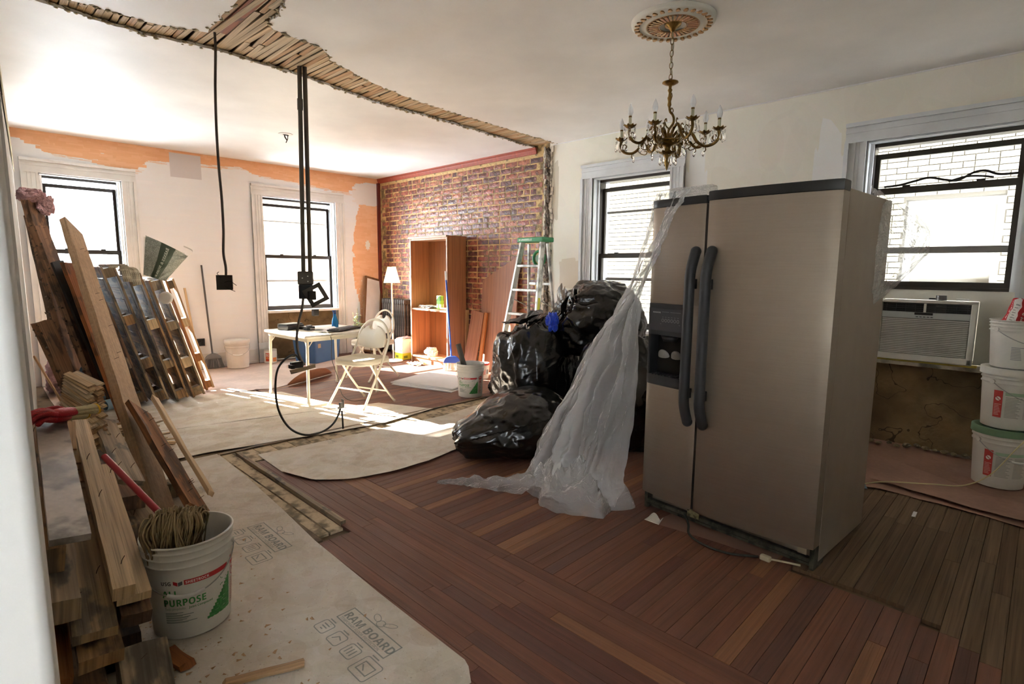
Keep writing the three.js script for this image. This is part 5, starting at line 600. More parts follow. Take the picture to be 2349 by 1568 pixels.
stock('grey joist piece under the grey weathered board', [0.55, 0.07, -3.05], [0.57, 0.075, -4.2], 0.16, 0.11, M.oldgrey, [0, 1, 0], { rough: 0.008 });
stock('broken brown board between joist and lath bundle', [0.52, 0.2, -3.15], [0.5, 0.3, -4.2], 0.14, 0.07, M.oldbrown, [0.1, 1, 0.1], { rough: 0.012 });
stock('weathered beam beneath the lath bundle', [0.19, 0.1, -2.85], [0.25, 0.1, -4.1], 0.12, 0.16, M.oldwood, [0, 1, 0], { rough: 0.008 });
// loose offcuts at the front
[['split orange offcut with a pale torn face', 0.235, -1.9, 0.16, 0.07, 0.04, 0.4, M.orangewood], ['curved splinter of dark bark edge', 0.33, -1.79, 0.22, 0.05, 0.025, 1.1, M.oldbrown], ['small orange chip lying beside the bucket', 0.435, -2.03, 0.13, 0.05, 0.02, 0.2, wood(0xb5713c)], ['narrow pale offcut at the very front of the pile', 0.27, -1.74, 0.2, 0.06, 0.03, 0.7, M.pinegrey], ['long thin wood strip on the cardboard near the bucket', 0.62, -1.75, 0.24, 0.03, 0.014, 1.2, M.lath2], ['dark slab offcut beside the wall end', 0.14, -1.78, 0.2, 0.09, 0.04, 0.1, M.oldbrown]].forEach(([l, x, z, L, w, t, a, m]) => { const o = mesh('offcut', plankGeo(w, L, t, 0.008, 6).rotateX(Math.PI / 2), m); o.position.set(x, 0.0085 + t / 2, z); o.rotation.y = a; thing('wood_offcut', l, 'offcut', o); });
// lath bundle: cut ends face the room
{
  const P = []; for (let i = 0; i < 17; i++) for (let k = 0; k < 2; k++) { const y = 0.42 + i * 0.0165, x = 0.395 + k * 0.038 + 0.003 * i; P.push(plank('lath', [x + 0.05 + rr(0, 0.02), y + rr(0, 0.004), -3.42 - i * 0.025 + rr(-0.03, 0.04)], [x, y + 0.03, -4.22], 0.035, 0.0095, pick([M.lath, M.lath2, M.lathPale]), { face: [-0.35, 1, 0.1] })); }
  thing('lath_bundle', 'bundle of old plaster laths with their cut ends fanned out', 'lath bundle', P);
  const Q = []; for (let i = 0; i < 13; i++) Q.push(plank('lath', [0.315 + rr(-0.01, 0.01), 0.33 + i * 0.018, -2.62 - i * 0.035 + rr(-0.03, 0.03)], [0.345, 0.40 + i * 0.018, -3.3], 0.03, 0.009, pick([M.lath, M.lath2, M.lathPale]), { face: [0.1, 1, 0.17] }));
  thing('lath_bundle', 'narrow stack of broken laths beside the white-faced shelf board', 'lath bundle', Q);
  // scattered lath sticks
  const mm = [M.lath, M.lath2, M.lath3, M.pinegrey]; for (let i = 0; i < 46; i++) { const x = 0.66 + rr(0, 0.36), z = rr(-5.5, -4.45), h = 0.010 + (i % 12) * 0.0125 * sstep(1.0, 0.5, Math.hypot((x - 0.78) / 0.3, (z + 4.95) / 0.65)), L = rr(0.12, 0.42), a = rr(0, 3.14), o = mesh('stick', plankGeo(rr(0.02, 0.034), L, 0.008, 0.004, 4).rotateX(Math.PI / 2), pick(mm)); o.position.set(x, h + 0.004, z); o.rotation.set(0, a, 0, 'YXZ'); thing('lath_stick', 'broken lath stick in the scattered heap beside the long stud', 'stick', o, { group: 'scattered lath sticks' }); }
  [[1.02, -4.82, 0.5, 'longer lath splinter lying clear on the cardboard'], [1.0, -5.05, 1.5, 'short lath splinter lying clear on the cardboard'], [1.05, -5.72, 0.9, 'pale lath splinter near the pallet feet']].forEach(([x, z, a, l]) => { const o = mesh('stick', plankGeo(0.028, 0.3, 0.008, 0.005, 4).rotateX(Math.PI / 2), pick(mm)); o.position.set(x, 0.014, z); o.rotation.y = a; thing('lath_stick', l, 'stick', o); });
}
// red work gloves: palm, cuff and five fingers each
{
  const red = std(0xb3202a, 0.55, { bumpMap: rep(T.fine, 0.1), bumpScale: 0.002 }), cuffM = std(0xc9b98e, 0.95, { bumpMap: rep(T.fine, 0.06), bumpScale: 0.003 }), yel = std(0xd8a92a, 0.9);
  const glove = (label, pos, ry, rx) => { const P = []; const palm = new THREE.SphereGeometry(0.05, 16, 12); palm.scale(0.95, 0.38, 1.15); P.push(mesh('palm', uvr(palm), red)); [[-0.036, 0.085, 0.011], [-0.013, 0.1, 0.012], [0.012, 0.096, 0.012], [0.035, 0.078, 0.011]].forEach(([x, L, r], i) => P.push(mesh('finger', uvr(merge([tube([[x * 0.8, 0, -0.03], [x, 0.012, -0.03 - L * 0.4], [x * 1.15, 0.006, -0.03 - L * 0.8], [x * 1.2, -0.006, -0.03 - L]], r, 20, 8), new THREE.SphereGeometry(r, 8, 6).translate(x * 1.2, -0.006, -0.03 - L)])), red))); P.push(mesh('thumb', uvr(merge([tube([[0.03, 0, 0.01], [0.06, 0.008, -0.01], [0.078, 0.002, -0.04]], 0.013, 16, 8), new THREE.SphereGeometry(0.013, 8, 6).translate(0.078, 0.002, -0.04)])), red)); const cf = lathe([[0.036, 0.0], [0.04, 0.03], [0.046, 0.075], [0.043, 0.075], [0.034, 0.0]], 20); cf.rotateX(Math.PI / 2); cf.scale(1, 0.45, 1); P.push(mesh('cuff', uvr(cf.translate(0, 0, 0.035)), cuffM, 'cream knitted cuff')); const hem = new THREE.TorusGeometry(0.045, 0.004, 6, 24); hem.scale(1, 0.45, 1); P.push(mesh('hem', hem.translate(0, 0, 0.11), yel, 'yellow hem')); const o = placed('work_glove', label, 'glove', P, pos, ry); o.rotation.order = 'YXZ'; o.rotation.x = rx; return o; };
  glove('red rubber-palm glove lying flat on the white-faced shelf board', [0.262, 0.722, -2.95], 2.2, 0.12); glove('red rubber-palm glove lying across the other glove', [0.285, 0.752, -2.9], 1.7, 0.05);
}
// mop in the bucket
{
  // strands lie over a clamp that runs from bucket side to bucket side and fall to either flank in loops
  const st = [], cx = V(0.62, 0, 0.3).normalize(), pz = V(-cx.z, 0, cx.x); for (let i = 0; i < 190; i++) { const s = rr(-1, 1), side = i % 2 ? 1 : -1, lobe = s > 0.05 ? 1 : -1, R = rr(0.045, 0.085), hump = rr(0.025, 0.06) + 0.015 * (1 - s * s), dy = rr(0.07, 0.16), j = () => rr(-0.012, 0.012), at = (u, w, y) => cx.clone().multiplyScalar(u).addScaledVector(pz, w).setY(y), u0 = s * 0.085, gather = lobe * 0.05 + (u0 - lobe * 0.05) * 0.45; st.push(tube([at(u0 * 0.8, -side * 0.02, 0.005), at(u0 + j() * 0.5, side * R * 0.35, hump), at(u0 * 1.15 + j() * 0.6, side * R * 0.95, hump * 0.45), at(lerp(u0, gather, 0.6) + j(), side * R * 1.12, -dy * 0.4), at(gather + j(), side * R * 0.9 + j(), -dy)], rr(0.0028, 0.0042), 16, 5)); }
  const head = mesh('mop_strands', uvr(merge(st)), std(0xab9878, 0.95, { map: rep(T.dirty, 0.25) }), 'dirty brown cotton strands'); head.userData.kind = 'stuff'; head.position.set(0.505, 0.40, -2.23);
  const hd = mesh('handle', uvr(rod([0.50, 0.40, -2.235], [0.37, 0.6, -2.66], 0.0125, 12)), std(0xa32a35, 0.4), 'red handle'), cl = mesh('clamp', bx(0.1, 0.03, 0.035, 0.502, 0.405, -2.232, 0.006), M.charcoal);
  thing('mop', 'string mop with a red handle, head up in the bucket', 'mop', [hd, cl, head]);
}
// insulation, pipes, gloves on pallets, carrier bag
{
  M.pink = std(0xf3c3c6, 1.0, { map: rep(T.mottle, 0.15), bumpMap: rep(T.coarse, 0.12), bumpScale: 0.03 });
  const fluff = ([rx, ry, rz], s) => { let g = new THREE.IcosahedronGeometry(1, 14); g.deleteAttribute('uv'); g.deleteAttribute('normal'); g = mergeVertices(g, 1e-4); const p = g.attributes.position; for (let i = 0; i < p.count; i++) { const d = V().fromBufferAttribute(p, i), k = 1 + 0.3 * fbm3(d.x * 1.6 + s, d.y * 1.6, d.z * 1.6, 3) + 0.09 * fbm3(d.x * 9 + s, d.y * 9, d.z * 9, 2); const sq = (v) => Math.sign(v) * Math.pow(Math.abs(v), 0.7); p.setXYZ(i, sq(d.x) * k * rx, sq(d.y) * k * ry, sq(d.z) * k * rz); } g.computeVertexNormals(); return uvr(g); };
  const ins = (label, pos, r, s) => { const o = mesh('batt', fluff(r, s), M.pink); o.position.set(...pos); thing('insulation', label, 'insulation', o); };
  ins('tuft of pink insulation on top of the tallest timber', [0.60, 2.03, -7.05], [0.10, 0.06, 0.12], 2); ins('wad of pink insulation hanging off the timber top', [0.70, 1.95, -7.08], [0.07, 0.09, 0.1], 5);
  ins('big pink insulation roll on the floor below the far window', [0.86, 0.22, -7.45], [0.2, 0.22, 0.2], 9); ins('small pink insulation lump by the drywall', [0.70, 0.16, -7.55], [0.08, 0.15, 0.2], 13);
  const bl = std(0x7d99ad, 0.5); [[0.86, 0.08, -6.55, 0.06, 'blue-grey pipe offcut on the floor behind the lath'], [0.93, 0.31, -6.9, 0.055, 'blue-grey pipe offcut propped against the insulation'], [0.78, 0.68, -7.3, 0.045, 'blue-grey pipe offcut wedged between timbers'], [0.55, 0.1, -5.45, 0.06, 'blue-grey pipe offcut beside the drywall'], [0.98, 0.07, -6.25, 0.05, 'blue-grey pipe offcut beside the long stud']].forEach(([x, y, z, r, l]) => { const g = lathe([[r, -0.09], [r, 0.09], [r - 0.006, 0.09], [r - 0.006, -0.09], [r, -0.09]], 24); g.rotateZ(Math.PI / 2); g.rotateY(0.5); const o = mesh('pipe', uvr(g), bl); o.position.set(x, y, z); thing('pipe_offcut', l, 'pipe', o); });
  // canvas gloves / pads over the pallet top
  const canv = std(0xcfc9ba, 0.95, { map: rep(T.dirty, 0.2) }); for (const [dx, l] of [[0, 'left'], [0.07, 'right']]) { let g = grid(14, 24, (u, v) => { const a = (v - 0.35) * 3.4, x = (u - 0.5) * 0.075, w = Math.cos((u - 0.5) * 2.2) * 0.02; return V(x + 0.05 * Math.sin(Math.min(1.3, a)) + (v > 0.7 ? 0.05 * (v - 0.7) : 0), v < 0.7 ? 0.06 * Math.cos(a) : 0.06 * Math.cos(0.35 * 3.4) - (v - 0.7) * 0.42, 0.01 * n3(u * 4, v * 5, dx * 50) + w + 0.01); }); const o = mesh('pad', g, canv); o.position.set(1.09 + dx, 1.325 - dx * 0.4, -6.155); thing('canvas_pad', l === 'left' ? 'grubby canvas knee pad hung over the pallet top' : 'second canvas knee pad hung next to the first', 'knee pad', o); }
  placed('plastic_bowl', 'round white plastic bowl stuck on the paler pallet', 'bowl', [mesh('bowl', uvr(lathe([[0, 0.012], [0.045, 0.012], [0.06, 0], [0.062, -0.03], [0.056, -0.03], [0.052, 0.004], [0, 0.004]], 24).rotateX(Math.PI / 2).rotateY(-0.5)), M.pailDusty)], [1.455, 1.06, -6.19]);
  const bt = ctex(512, 512, (c, W, h) => { c.fillStyle = '#8f958b'; c.fillRect(0, 0, W, h); for (let i = 0; i < 5200; i++) { c.fillStyle = pick(['#c9ccc4', '#6f766d', '#4d554c', '#aab0a6', '#dfe1da']); c.fillRect(rr(0, W), rr(0, h), rr(1, 7), rr(1, 5)); } c.fillStyle = '#3f4e3e'; c.fillRect(170, 0, 170, h); c.save(); c.translate(272, 470); c.rotate(-Math.PI / 2); c.fillStyle = '#e6e6dd'; c.font = '52px serif'; c.fillText('BARNES & NOBLE', 0, 0); c.restore(); });
  const bagG = grid(24, 24, (u, v) => { const c0 = V(1.315, 1.655, -6.12), c1 = V(1.655, 1.47, -6.1), b0 = V(1.27, 1.285, -6.1), b1 = V(1.44, 1.225, -6.08); const p = c0.lerp(c1, u).lerp(b0.lerp(b1, u), v); p.z += 0.07 * Math.sin(u * Math.PI) * Math.sin((0.3 + 0.7 * v) * Math.PI) + 0.012 * fbm3(u * 5, v * 5, 1); return p; }), back = grid(24, 24, (u, v) => { const c0 = V(1.335, 1.65, -6.28), c1 = V(1.675, 1.5, -6.26), b0 = V(1.27, 1.285, -6.1), b1 = V(1.44, 1.225, -6.08); const p = c0.lerp(c1, u).lerp(b0.lerp(b1, u), v); p.z -= 0.03 * Math.sin(u * Math.PI) * (1 - v); return p; });
  const m = std(0xffffff, 0.45, { map: bt, side: THREE.DoubleSide }); thing('carrier_bag', 'stone-patterned carrier bag with a lettered green band on the pallets', 'bag', [mesh('front_panel', bagG, m), mesh('back_panel', back, matt(0xe2e0da, 0.5)), mesh('handle', grid(20, 3, (u, v) => { const a = u * Math.PI; return V(1.64 + 0.07 * Math.sin(a) + 0.0 * v, 1.46 + 0.1 * u - 0.0 + 0.012 * v, -6.12 - 0.05 * u + 0.01 * v); }), matt(0xe9e8e4, 0.5), 'white loop handle')]);
}

{ const q = []; for (let i = 0; i < 260; i++) { const g = new THREE.TetrahedronGeometry(rr(0.003, 0.012), 0); g.scale(1.6, 0.35, 0.8); g.rotateY(rr(0, 6.28)); const f = rnd(); q.push(g.translate(0.38 + 0.5 * rnd() * rnd() + (f > 0.7 ? 0.3 * rnd() : 0), 0.0085, rr(-3.1, -1.45))); } const o = mesh('chips', uvr(merge(q)), M.lath2); o.userData.kind = 'stuff'; o.name = 'wood_chips'; o.userData.label = 'fine wood chips and dust on the cardboard'; o.userData.category = 'debris'; scene.add(o); }

// ---------------------------------------------------------------- folding table and what is on it
M.cream = matt(0xece6d6, 0.45, 0.8); M.creamMetal = std(0xe6e0cc, 0.38); M.vinyl = std(0xe9e3d3, 0.5, { bumpMap: rep(T.fine, 0.12), bumpScale: 0.0012 });
{
  const P = [], w = 0.87; P.push(mesh('table_top', uvr(new RoundedBoxGeometry(w, 0.03, w, 3, 0.014).translate(0, 0.682, 0)), M.vinyl)); P.push(mesh('apron', merge([bx(w - 0.06, 0.035, 0.02, 0, 0.65, w / 2 - 0.04), bx(w - 0.06, 0.035, 0.02, 0, 0.65, -w / 2 + 0.04), bx(0.02, 0.035, w - 0.06, w / 2 - 0.04, 0.65, 0), bx(0.02, 0.035, w - 0.06, -w / 2 + 0.04, 0.65, 0)]), M.creamMetal));
  for (const sx of [-1, 1]) for (const sz of [-1, 1]) { const l = mesh('leg', uvr(rod([sx * (w / 2 - 0.05), 0.66, sz * (w / 2 - 0.05)], [sx * (w / 2 - 0.03), 0.02, sz * (w / 2 - 0.03)], 0.0145, 12)), M.creamMetal); l.add(mesh('brace', merge([rod([sx * (w / 2 - 0.05), 0.56, sz * (w / 2 - 0.05)], [sx * (w / 2 - 0.12), 0.655, sz * (w / 2 - 0.05)], 0.004, 6), rod([sx * (w / 2 - 0.05), 0.56, sz * (w / 2 - 0.05)], [sx * (w / 2 - 0.05), 0.655, sz * (w / 2 - 0.12)], 0.004, 6)]), M.creamMetal), mesh('foot_cap', uvr(lathe([[0, 0], [0.017, 0], [0.018, 0.03], [0.0145, 0.032]], 12).translate(sx * (w / 2 - 0.03), 0, sz * (w / 2 - 0.03))), M.cream)); P.push(l); }
  placed('folding_table', 'square white folding card table before the window', 'table', P, [2.765, 0.008, -5.58], 0.06);
  const ty = 0.7055;
  { const o = [mesh('case', bx(0.24, 0.05, 0.15, 0, 0.025, 0, 0.012), M.blackPlastic), mesh('lid', bx(0.22, 0.012, 0.14, 0.0, 0.058, -0.01, 0.004), M.charcoal), mesh('tray', bx(0.1, 0.03, 0.06, 0.08, 0.015, 0.1, 0.004), M.black)]; placed('tool_case', 'black plastic tool case on the corner of the folding table', 'case', o, [2.53, ty, -5.82], 0.35); }
  { const o = [mesh('body', bx(0.1, 0.04, 0.07, 0, 0.02, 0, 0.008), M.charcoal), mesh('contacts', bx(0.05, 0.012, 0.05, 0, 0.046, 0, 0.003), M.greyPlastic)]; placed('charger', 'small dark battery charger beside the black tool case', 'charger', o, [2.64, ty, -5.62], 0.2); }
  { const blue = phys(0x2f9be0, 0.25, { transmission: 0.3, thickness: 0 }), o = [mesh('bottle', uvr(lathe([[0, 0], [0.035, 0], [0.037, 0.01], [0.035, 0.07], [0.022, 0.11], [0.014, 0.135], [0.0135, 0.155], [0, 0.155]], 24)), blue), mesh('trigger_head', merge([bx(0.022, 0.03, 0.05, 0, 0.178, 0.008, 0.006), bx(0.012, 0.014, 0.03, 0, 0.187, 0.04, 0.003), rod([0, 0.17, 0.03], [0, 0.13, 0.045], 0.004, 6), lathe([[0.016, 0.15], [0.016, 0.166], [0, 0.166]], 16)]), std(0x1a4f8f, 0.4))]; placed('spray_bottle', 'translucent blue spray bottle on the folding table', 'spray bottle', o, [2.99, ty, -5.72], -0.9); }
  { const o = [mesh('case', bx(0.42, 0.018, 0.15, 0, 0.012, 0, 0.006), M.blackPlastic)]; for (let r = 0; r < 4; r++) for (let k = 0; k < 14; k++) o.push(mesh('key', pb(0.022, 0.006, 0.022, -0.185 + k * 0.0285, 0.0235, -0.05 + r * 0.03), M.charcoal)); placed('keyboard', 'black keyboard lying askew on the folding table', 'keyboard', o, [2.92, ty + 0.002, -5.38], 0.5); }
  { const pg = ctex(256, 256, (c, W, h) => { c.fillStyle = '#f0eeea'; c.fillRect(0, 0, W, h); for (let i = 0; i < 18; i++) { c.fillStyle = '#b9b7b3'; c.fillRect(20, 20 + i * 12, 190 - (i * 37) % 70, 3); } }); [[2.72, -5.35, 0.4, 'open'], [2.78, -5.6, -0.3, 'folded']].forEach(([x, z, a, n], i) => { const g = new THREE.PlaneGeometry(0.28, 0.2, 12, 4); g.rotateX(-Math.PI / 2); const p = g.attributes.position; for (let k = 0; k < p.count; k++) p.setY(k, 0.0035 + 0.012 * Math.abs(Math.sin(p.getX(k) * 11)) + 0.002 * i); g.computeVertexNormals(); const o = mesh('paper', g, std(0xffffff, 0.8, { map: pg, side: THREE.DoubleSide })); o.position.set(x, ty, z); o.rotation.y = a; thing('paper_leaflet', n + ' printed leaflet on the folding table', 'paper', o); }); }
  thing('charger_lead', 'thin dark lead hanging off the folding table to the floor', 'cable', mesh('lead', tube([[2.62, ty + 0.006, -5.3], [2.63, ty + 0.006, -5.18], [2.635, 0.66, -5.13], [2.64, 0.45, -5.14], [2.68, 0.25, -5.1], [2.7, 0.08, -5.06], [2.76, 0.02, -5.0], [2.9, 0.015, -4.95]], 0.003, 60, 6), M.wire));
  thing('charger_lead', 'second thin lead hanging from the far side of the folding table', 'cable', mesh('lead', tube([[3.08, ty + 0.006, -5.42], [3.1, ty + 0.006, -5.165], [3.1, 0.66, -5.13], [3.09, 0.5, -5.14], [3.13, 0.36, -5.16], [3.16, 0.12, -5.2], [3.2, 0.015, -5.3]], 0.003, 60, 6), M.wire));
}
// ---------------------------------------------------------------- padded folding chairs
{
  const build = () => {
    const P = [], A = (n, g, m, l) => { const o = mesh(n, g, m, l); P.push(o); return o; }; const r = 0.0115;
    const arch = []; for (let i = 0; i <= 14; i++) { const a = Math.PI * (1 - i / 14); arch.push([0.2 * Math.cos(a), 0.62 + 0.22 * Math.sin(a), -0.17 - 0.05 * Math.sin(a)]); }
    A('main_frame', uvr(tube([[-0.225, 0.012, 0.24], [-0.21, 0.24, 0.07], [-0.205, 0.45, -0.07], [-0.204, 0.55, -0.13], ...arch, [0.204, 0.55, -0.13], [0.205, 0.45, -0.07], [0.21, 0.24, 0.07], [0.225, 0.012, 0.24]], r, 160, 10)), M.creamMetal);
    for (const s of [-1, 1]) A('rear_leg', uvr(tube([[s * 0.19, 0.43, 0.09], [s * 0.19, 0.3, 0.0], [s * 0.195, 0.14, -0.13], [s * 0.2, 0.012, -0.24]], r, 30, 10)), M.creamMetal);
    A('cross_bar', uvr(rod([-0.214, 0.17, 0.12], [0.214, 0.17, 0.12], 0.008)), M.creamMetal); A('cross_bar', uvr(rod([-0.196, 0.13, -0.14], [0.196, 0.13, -0.14], 0.008)), M.creamMetal);
    for (const s of [-1, 1]) for (const z of [0.24, -0.24]) A('foot_cap', uvr(new THREE.SphereGeometry(0.0145, 10, 8).translate(s * (z > 0 ? 0.225 : 0.2), 0.0145, z)), M.cream);
    const sh = new THREE.Shape(); sh.moveTo(-0.17, -0.19); sh.lineTo(0.17, -0.19); sh.quadraticCurveTo(0.195, -0.19, 0.195, -0.16); sh.lineTo(0.2, 0.1); sh.quadraticCurveTo(0.19, 0.21, 0.1, 0.215); sh.lineTo(-0.1, 0.215); sh.quadraticCurveTo(-0.19, 0.21, -0.2, 0.1); sh.lineTo(-0.195, -0.16); sh.quadraticCurveTo(-0.195, -0.19, -0.17, -0.19);
    const pad = (S, d, b) => new THREE.ExtrudeGeometry(S, { depth: d, bevelEnabled: true, bevelSize: b, bevelThickness: b, bevelSegments: 4, curveSegments: 8 });
    const seat = pad(sh, 0.022, 0.014); seat.rotateX(Math.PI / 2); seat.scale(0.95, 1, 0.95); A('seat', uvr(toCreasedNormals(seat.translate(0, 0.47, 0.0), 0.7)), std(0xd6cdb6, 0.7), 'padded cream seat'); const rim = pad(sh, 0.02, 0.002); rim.rotateX(Math.PI / 2); A('seat_pan', uvr(toCreasedNormals(rim.translate(0, 0.446, 0), 0.7)), M.creamMetal);
    const bs = new THREE.Shape(); bs.moveTo(-0.165, 0.0); bs.quadraticCurveTo(0, -0.05, 0.165, 0.0); bs.quadraticCurveTo(0.2, 0.1, 0.15, 0.18); bs.quadraticCurveTo(0.11, 0.235, 0.06, 0.25); bs.quadraticCurveTo(0.055, 0.2, 0, 0.195); bs.quadraticCurveTo(-0.055, 0.2, -0.06, 0.25); bs.quadraticCurveTo(-0.11, 0.235, -0.15, 0.18); bs.quadraticCurveTo(-0.2, 0.1, -0.165, 0.0);
    const back = pad(bs, 0.016, 0.007); back.scale(0.92, 0.8, 1); back.rotateX(-0.22); A('backrest', uvr(toCreasedNormals(back.translate(0, 0.575, -0.155), 0.7)), M.vinyl, 'padded cream back with a scooped grip');
    return P;
  };
  placed('folding_chair', 'cream padded folding chair standing in the sunlit patch', 'chair', build(), [2.80, 0.008, -4.83], -1.27);
  placed('folding_chair', 'cream padded folding chair behind, on the far side of the table', 'chair', build(), [3.62, 0.002, -5.98], -1.45);
}
// ---------------------------------------------------------------- tote, lamp, radiator, things in the corner
{
  const bl = std(0x3f6a9c, 0.5, { map: rep(T.mottle, 0.6) }), S = (w, d, r) => { const s = new THREE.Shape(), x = w / 2, y = d / 2; s.moveTo(-x + r, -y); s.lineTo(x - r, -y); s.quadraticCurveTo(x, -y, x, -y + r); s.lineTo(x, y - r); s.quadraticCurveTo(x, y, x - r, y); s.lineTo(-x + r, y); s.quadraticCurveTo(-x, y, -x, y - r); s.lineTo(-x, -y + r); s.quadraticCurveTo(-x, -y, -x + r, -y); return s; };
  const body = new THREE.ExtrudeGeometry(S(0.6, 0.42, 0.05), { depth: 0.36, bevelEnabled: false, steps: 1 }); body.rotateX(-Math.PI / 2); { const p = body.attributes.position; for (let i = 0; i < p.count; i++) { const k = 0.88 + 0.12 * p.getY(i) / 0.36; p.setX(i, p.getX(i) * k); p.setZ(i, p.getZ(i) * k); } body.computeVertexNormals(); }
  const lid = new THREE.ExtrudeGeometry(S(0.64, 0.46, 0.05), { depth: 0.03, bevelEnabled: true, bevelSize: 0.004, bevelThickness: 0.004, bevelSegments: 2 }); lid.rotateX(-Math.PI / 2);
  placed('storage_tote', 'blue plastic storage tote under the window', 'tote', [mesh('tub', uvr(toCreasedNormals(body, 0.5)), bl), mesh('lid', uvr(toCreasedNormals(lid.translate(0, 0.364, 0), 0.5)), std(0x6d8a66, 0.6), 'greenish lid'), mesh('sticker', pb(0.06, 0.06, 0.001, -0.2, 0.25, 0.206), matt(0xb9a98c, 0.9)), mesh('handle', bx(0.14, 0.03, 0.03, 0, 0.33, 0.215, 0.008), bl)], [3.72, 0.006, -7.68], 0.42);
}
{
  const shade = (() => { const g = new THREE.CylinderGeometry(0.062, 0.125, 0.23, 4, 1, true, Math.PI / 4); return toCreasedNormals(g.toNonIndexed ? g : g, 0.4); })();
  placed('floor_lamp', 'white floor lamp with a tapered square shade beside the radiator', 'lamp', [mesh('lamp_base', uvr(lathe([[0, 0], [0.14, 0], [0.142, 0.012], [0.13, 0.022], [0.02, 0.028], [0, 0.028]], 40)), M.trimWhite), mesh('pole', uvr(rod([0, 0.02, 0], [0, 1.18, 0], 0.011, 12)), std(0xd8d6d2, 0.3, { metalness: 0.4 })), mesh('lamp_shade', uvr(shade.translate(0, 1.275, 0)), phys(0xf7f1e2, 0.95, { transmission: 0.35, thickness: 0 }), 'tapered cream fabric shade'), mesh('socket', uvr(rod([0, 1.18, 0], [0, 1.25, 0], 0.016, 10)), M.trimWhite)], [4.5, 0.002, -6.86], 0.5);
}
{
  const gm = std(0x5b5653, 0.5, { metalness: 0.3, map: rep(T.dirty, 0.4) }), P = [], sec = (() => { const cols = []; for (const x of [-0.055, 0, 0.055]) cols.push(new THREE.CapsuleGeometry(0.019, 0.72, 4, 10).scale(1, 1, 1).translate(x, 0.46, 0)); const end = (y) => new RoundedBoxGeometry(0.16, 0.085, 0.046, 2, 0.02).translate(0, y, 0); return uvr(merge([...cols, end(0.85), end(0.1)])); })();
  for (let i = 0; i < 12; i++) { const o = mesh('section', sec, gm); o.position.z = -0.3 + i * 0.054; P.push(o); }
  for (const z of [-0.3, 0.294]) P.push(mesh('foot', bx(0.12, 0.06, 0.03, 0, 0.03, z, 0.006), gm)); P.push(mesh('valve', merge([rod([0, 0.1, 0.31], [0, 0.1, 0.38], 0.018), rod([0, 0.1, 0.37], [0, 0.0, 0.37], 0.014), lathe([[0, 0.14], [0.02, 0.14], [0.022, 0.18], [0, 0.185]], 12).translate(0, 0, 0.37)]), M.metal));
  placed('radiator', 'dark grey cast-iron column radiator against the brick', 'radiator', P, [4.97, 0.0, -7.45], 0);
  // leaning framed board, white board, carton, plant
  const fr = plank('board', [4.72, 0.018, -7.86], [4.93, 1.2, -8.06], 0.34, 0.012, M.trimWhite, { face: [0.3, 0.2, 1] }), g = V(); fr.add(mesh('frame', merge([pb(0.03, 1.22, 0.03, -0.175, 0, 0), pb(0.03, 1.22, 0.03, 0.175, 0, 0), pb(0.38, 0.03, 0.03, 0, 0.605, 0), pb(0.38, 0.03, 0.03, 0, -0.605, 0)]), wood(0x8f6a45), 'thin brown frame')); thing('framed_board', 'tall white board with a brown frame leaning in the orange corner', 'board', fr);
  thing('poster_board', 'white board sticking up behind the radiator and lamp', 'board', plank('board', [4.99 + 0.09, 0.3, -7.1], [5.085, 1.28, -7.1], 0.3, 0.006, M.trimWhite, { face: [-1, 0, 0] }));
  thing('cardboard_panel', 'tan cardboard panel between radiator and bookcase', 'cardboard', plank('panel', [5.0, 0.01, -6.9], [5.06, 1.02, -6.9], 0.26, 0.006, std(0xcfa06a, 0.9), { face: [-1, 0, 0.1] }));
  const cb = ctex(256, 256, (c, W, h) => { c.fillStyle = '#e9e6de'; c.fillRect(0, 0, W, h); c.fillStyle = '#e4dc3a'; c.fillRect(0, 170, W, 86); c.fillStyle = '#8a8f2a'; c.fillRect(20, 200, 60, 30); c.strokeStyle = '#aaa69c'; c.lineWidth = 5; c.strokeRect(120, 40, 90, 100); }); const cbx = rep(cb, 0.3, 0.32); cbx.wrapS = cbx.wrapT = THREE.RepeatWrapping;
  thing('carton', 'white and yellow carton on the floor between lamp and bookcase', 'carton', mesh('carton', boxUV(cbox(0.22, 0.3, 0.2, 0.004).translate(0.11, 0.16, 0.1)).translate(4.66, -0.008, -7.06), std(0xffffff, 0.7, { map: cbx })));
  { const g2 = grid(12, 12, (u, v) => V(4.67 + 0.2 * u, 0.304 + 0.02 + 0.016 * fbm3(u * 4, v * 4, 3) + 0.01 * u, -7.05 + 0.18 * v)); thing('pink_folder', 'pink and white papers on top of the carton', 'papers', [mesh('paper', g2, std(0xe6a8a2, 0.8)), mesh('paper', bx(0.19, 0.012, 0.17, 4.765, 0.309, -6.96, 0.002), M.trimWhite)]); }
  // plant
  const leafG = (() => { const g3 = grid(4, 8, (u, v) => { const w = 0.022 * Math.sin(Math.PI * Math.pow(v, 0.8)), t = u * 2 - 1; return V(t * w, 0.012 * Math.sin(v * 2.5) - 0.004 * t * t, v * 0.075); }); return g3; })(), lm = phys(0xb7c79a, 0.6, { transmission: 0.3, thickness: 0 }), PP = [mesh('pot', uvr(lathe([[0, 0], [0.07, 0], [0.09, 0.15], [0.095, 0.155], [0.085, 0.155], [0.08, 0.13], [0, 0.13]], 24)), matt(0xcfc8bc, 0.8)), mesh('stem', uvr(merge([0, 1, 2, 3, 4].map((i) => tube([[0, 0.12, 0], [0.03 * Math.cos(i * 1.3), 0.3, 0.03 * Math.sin(i * 1.3)], [0.07 * Math.cos(i * 1.3), 0.5 + 0.06 * i, 0.07 * Math.sin(i * 1.3)]], 0.004, 12, 5)))), std(0x8f8a5a, 0.8))];
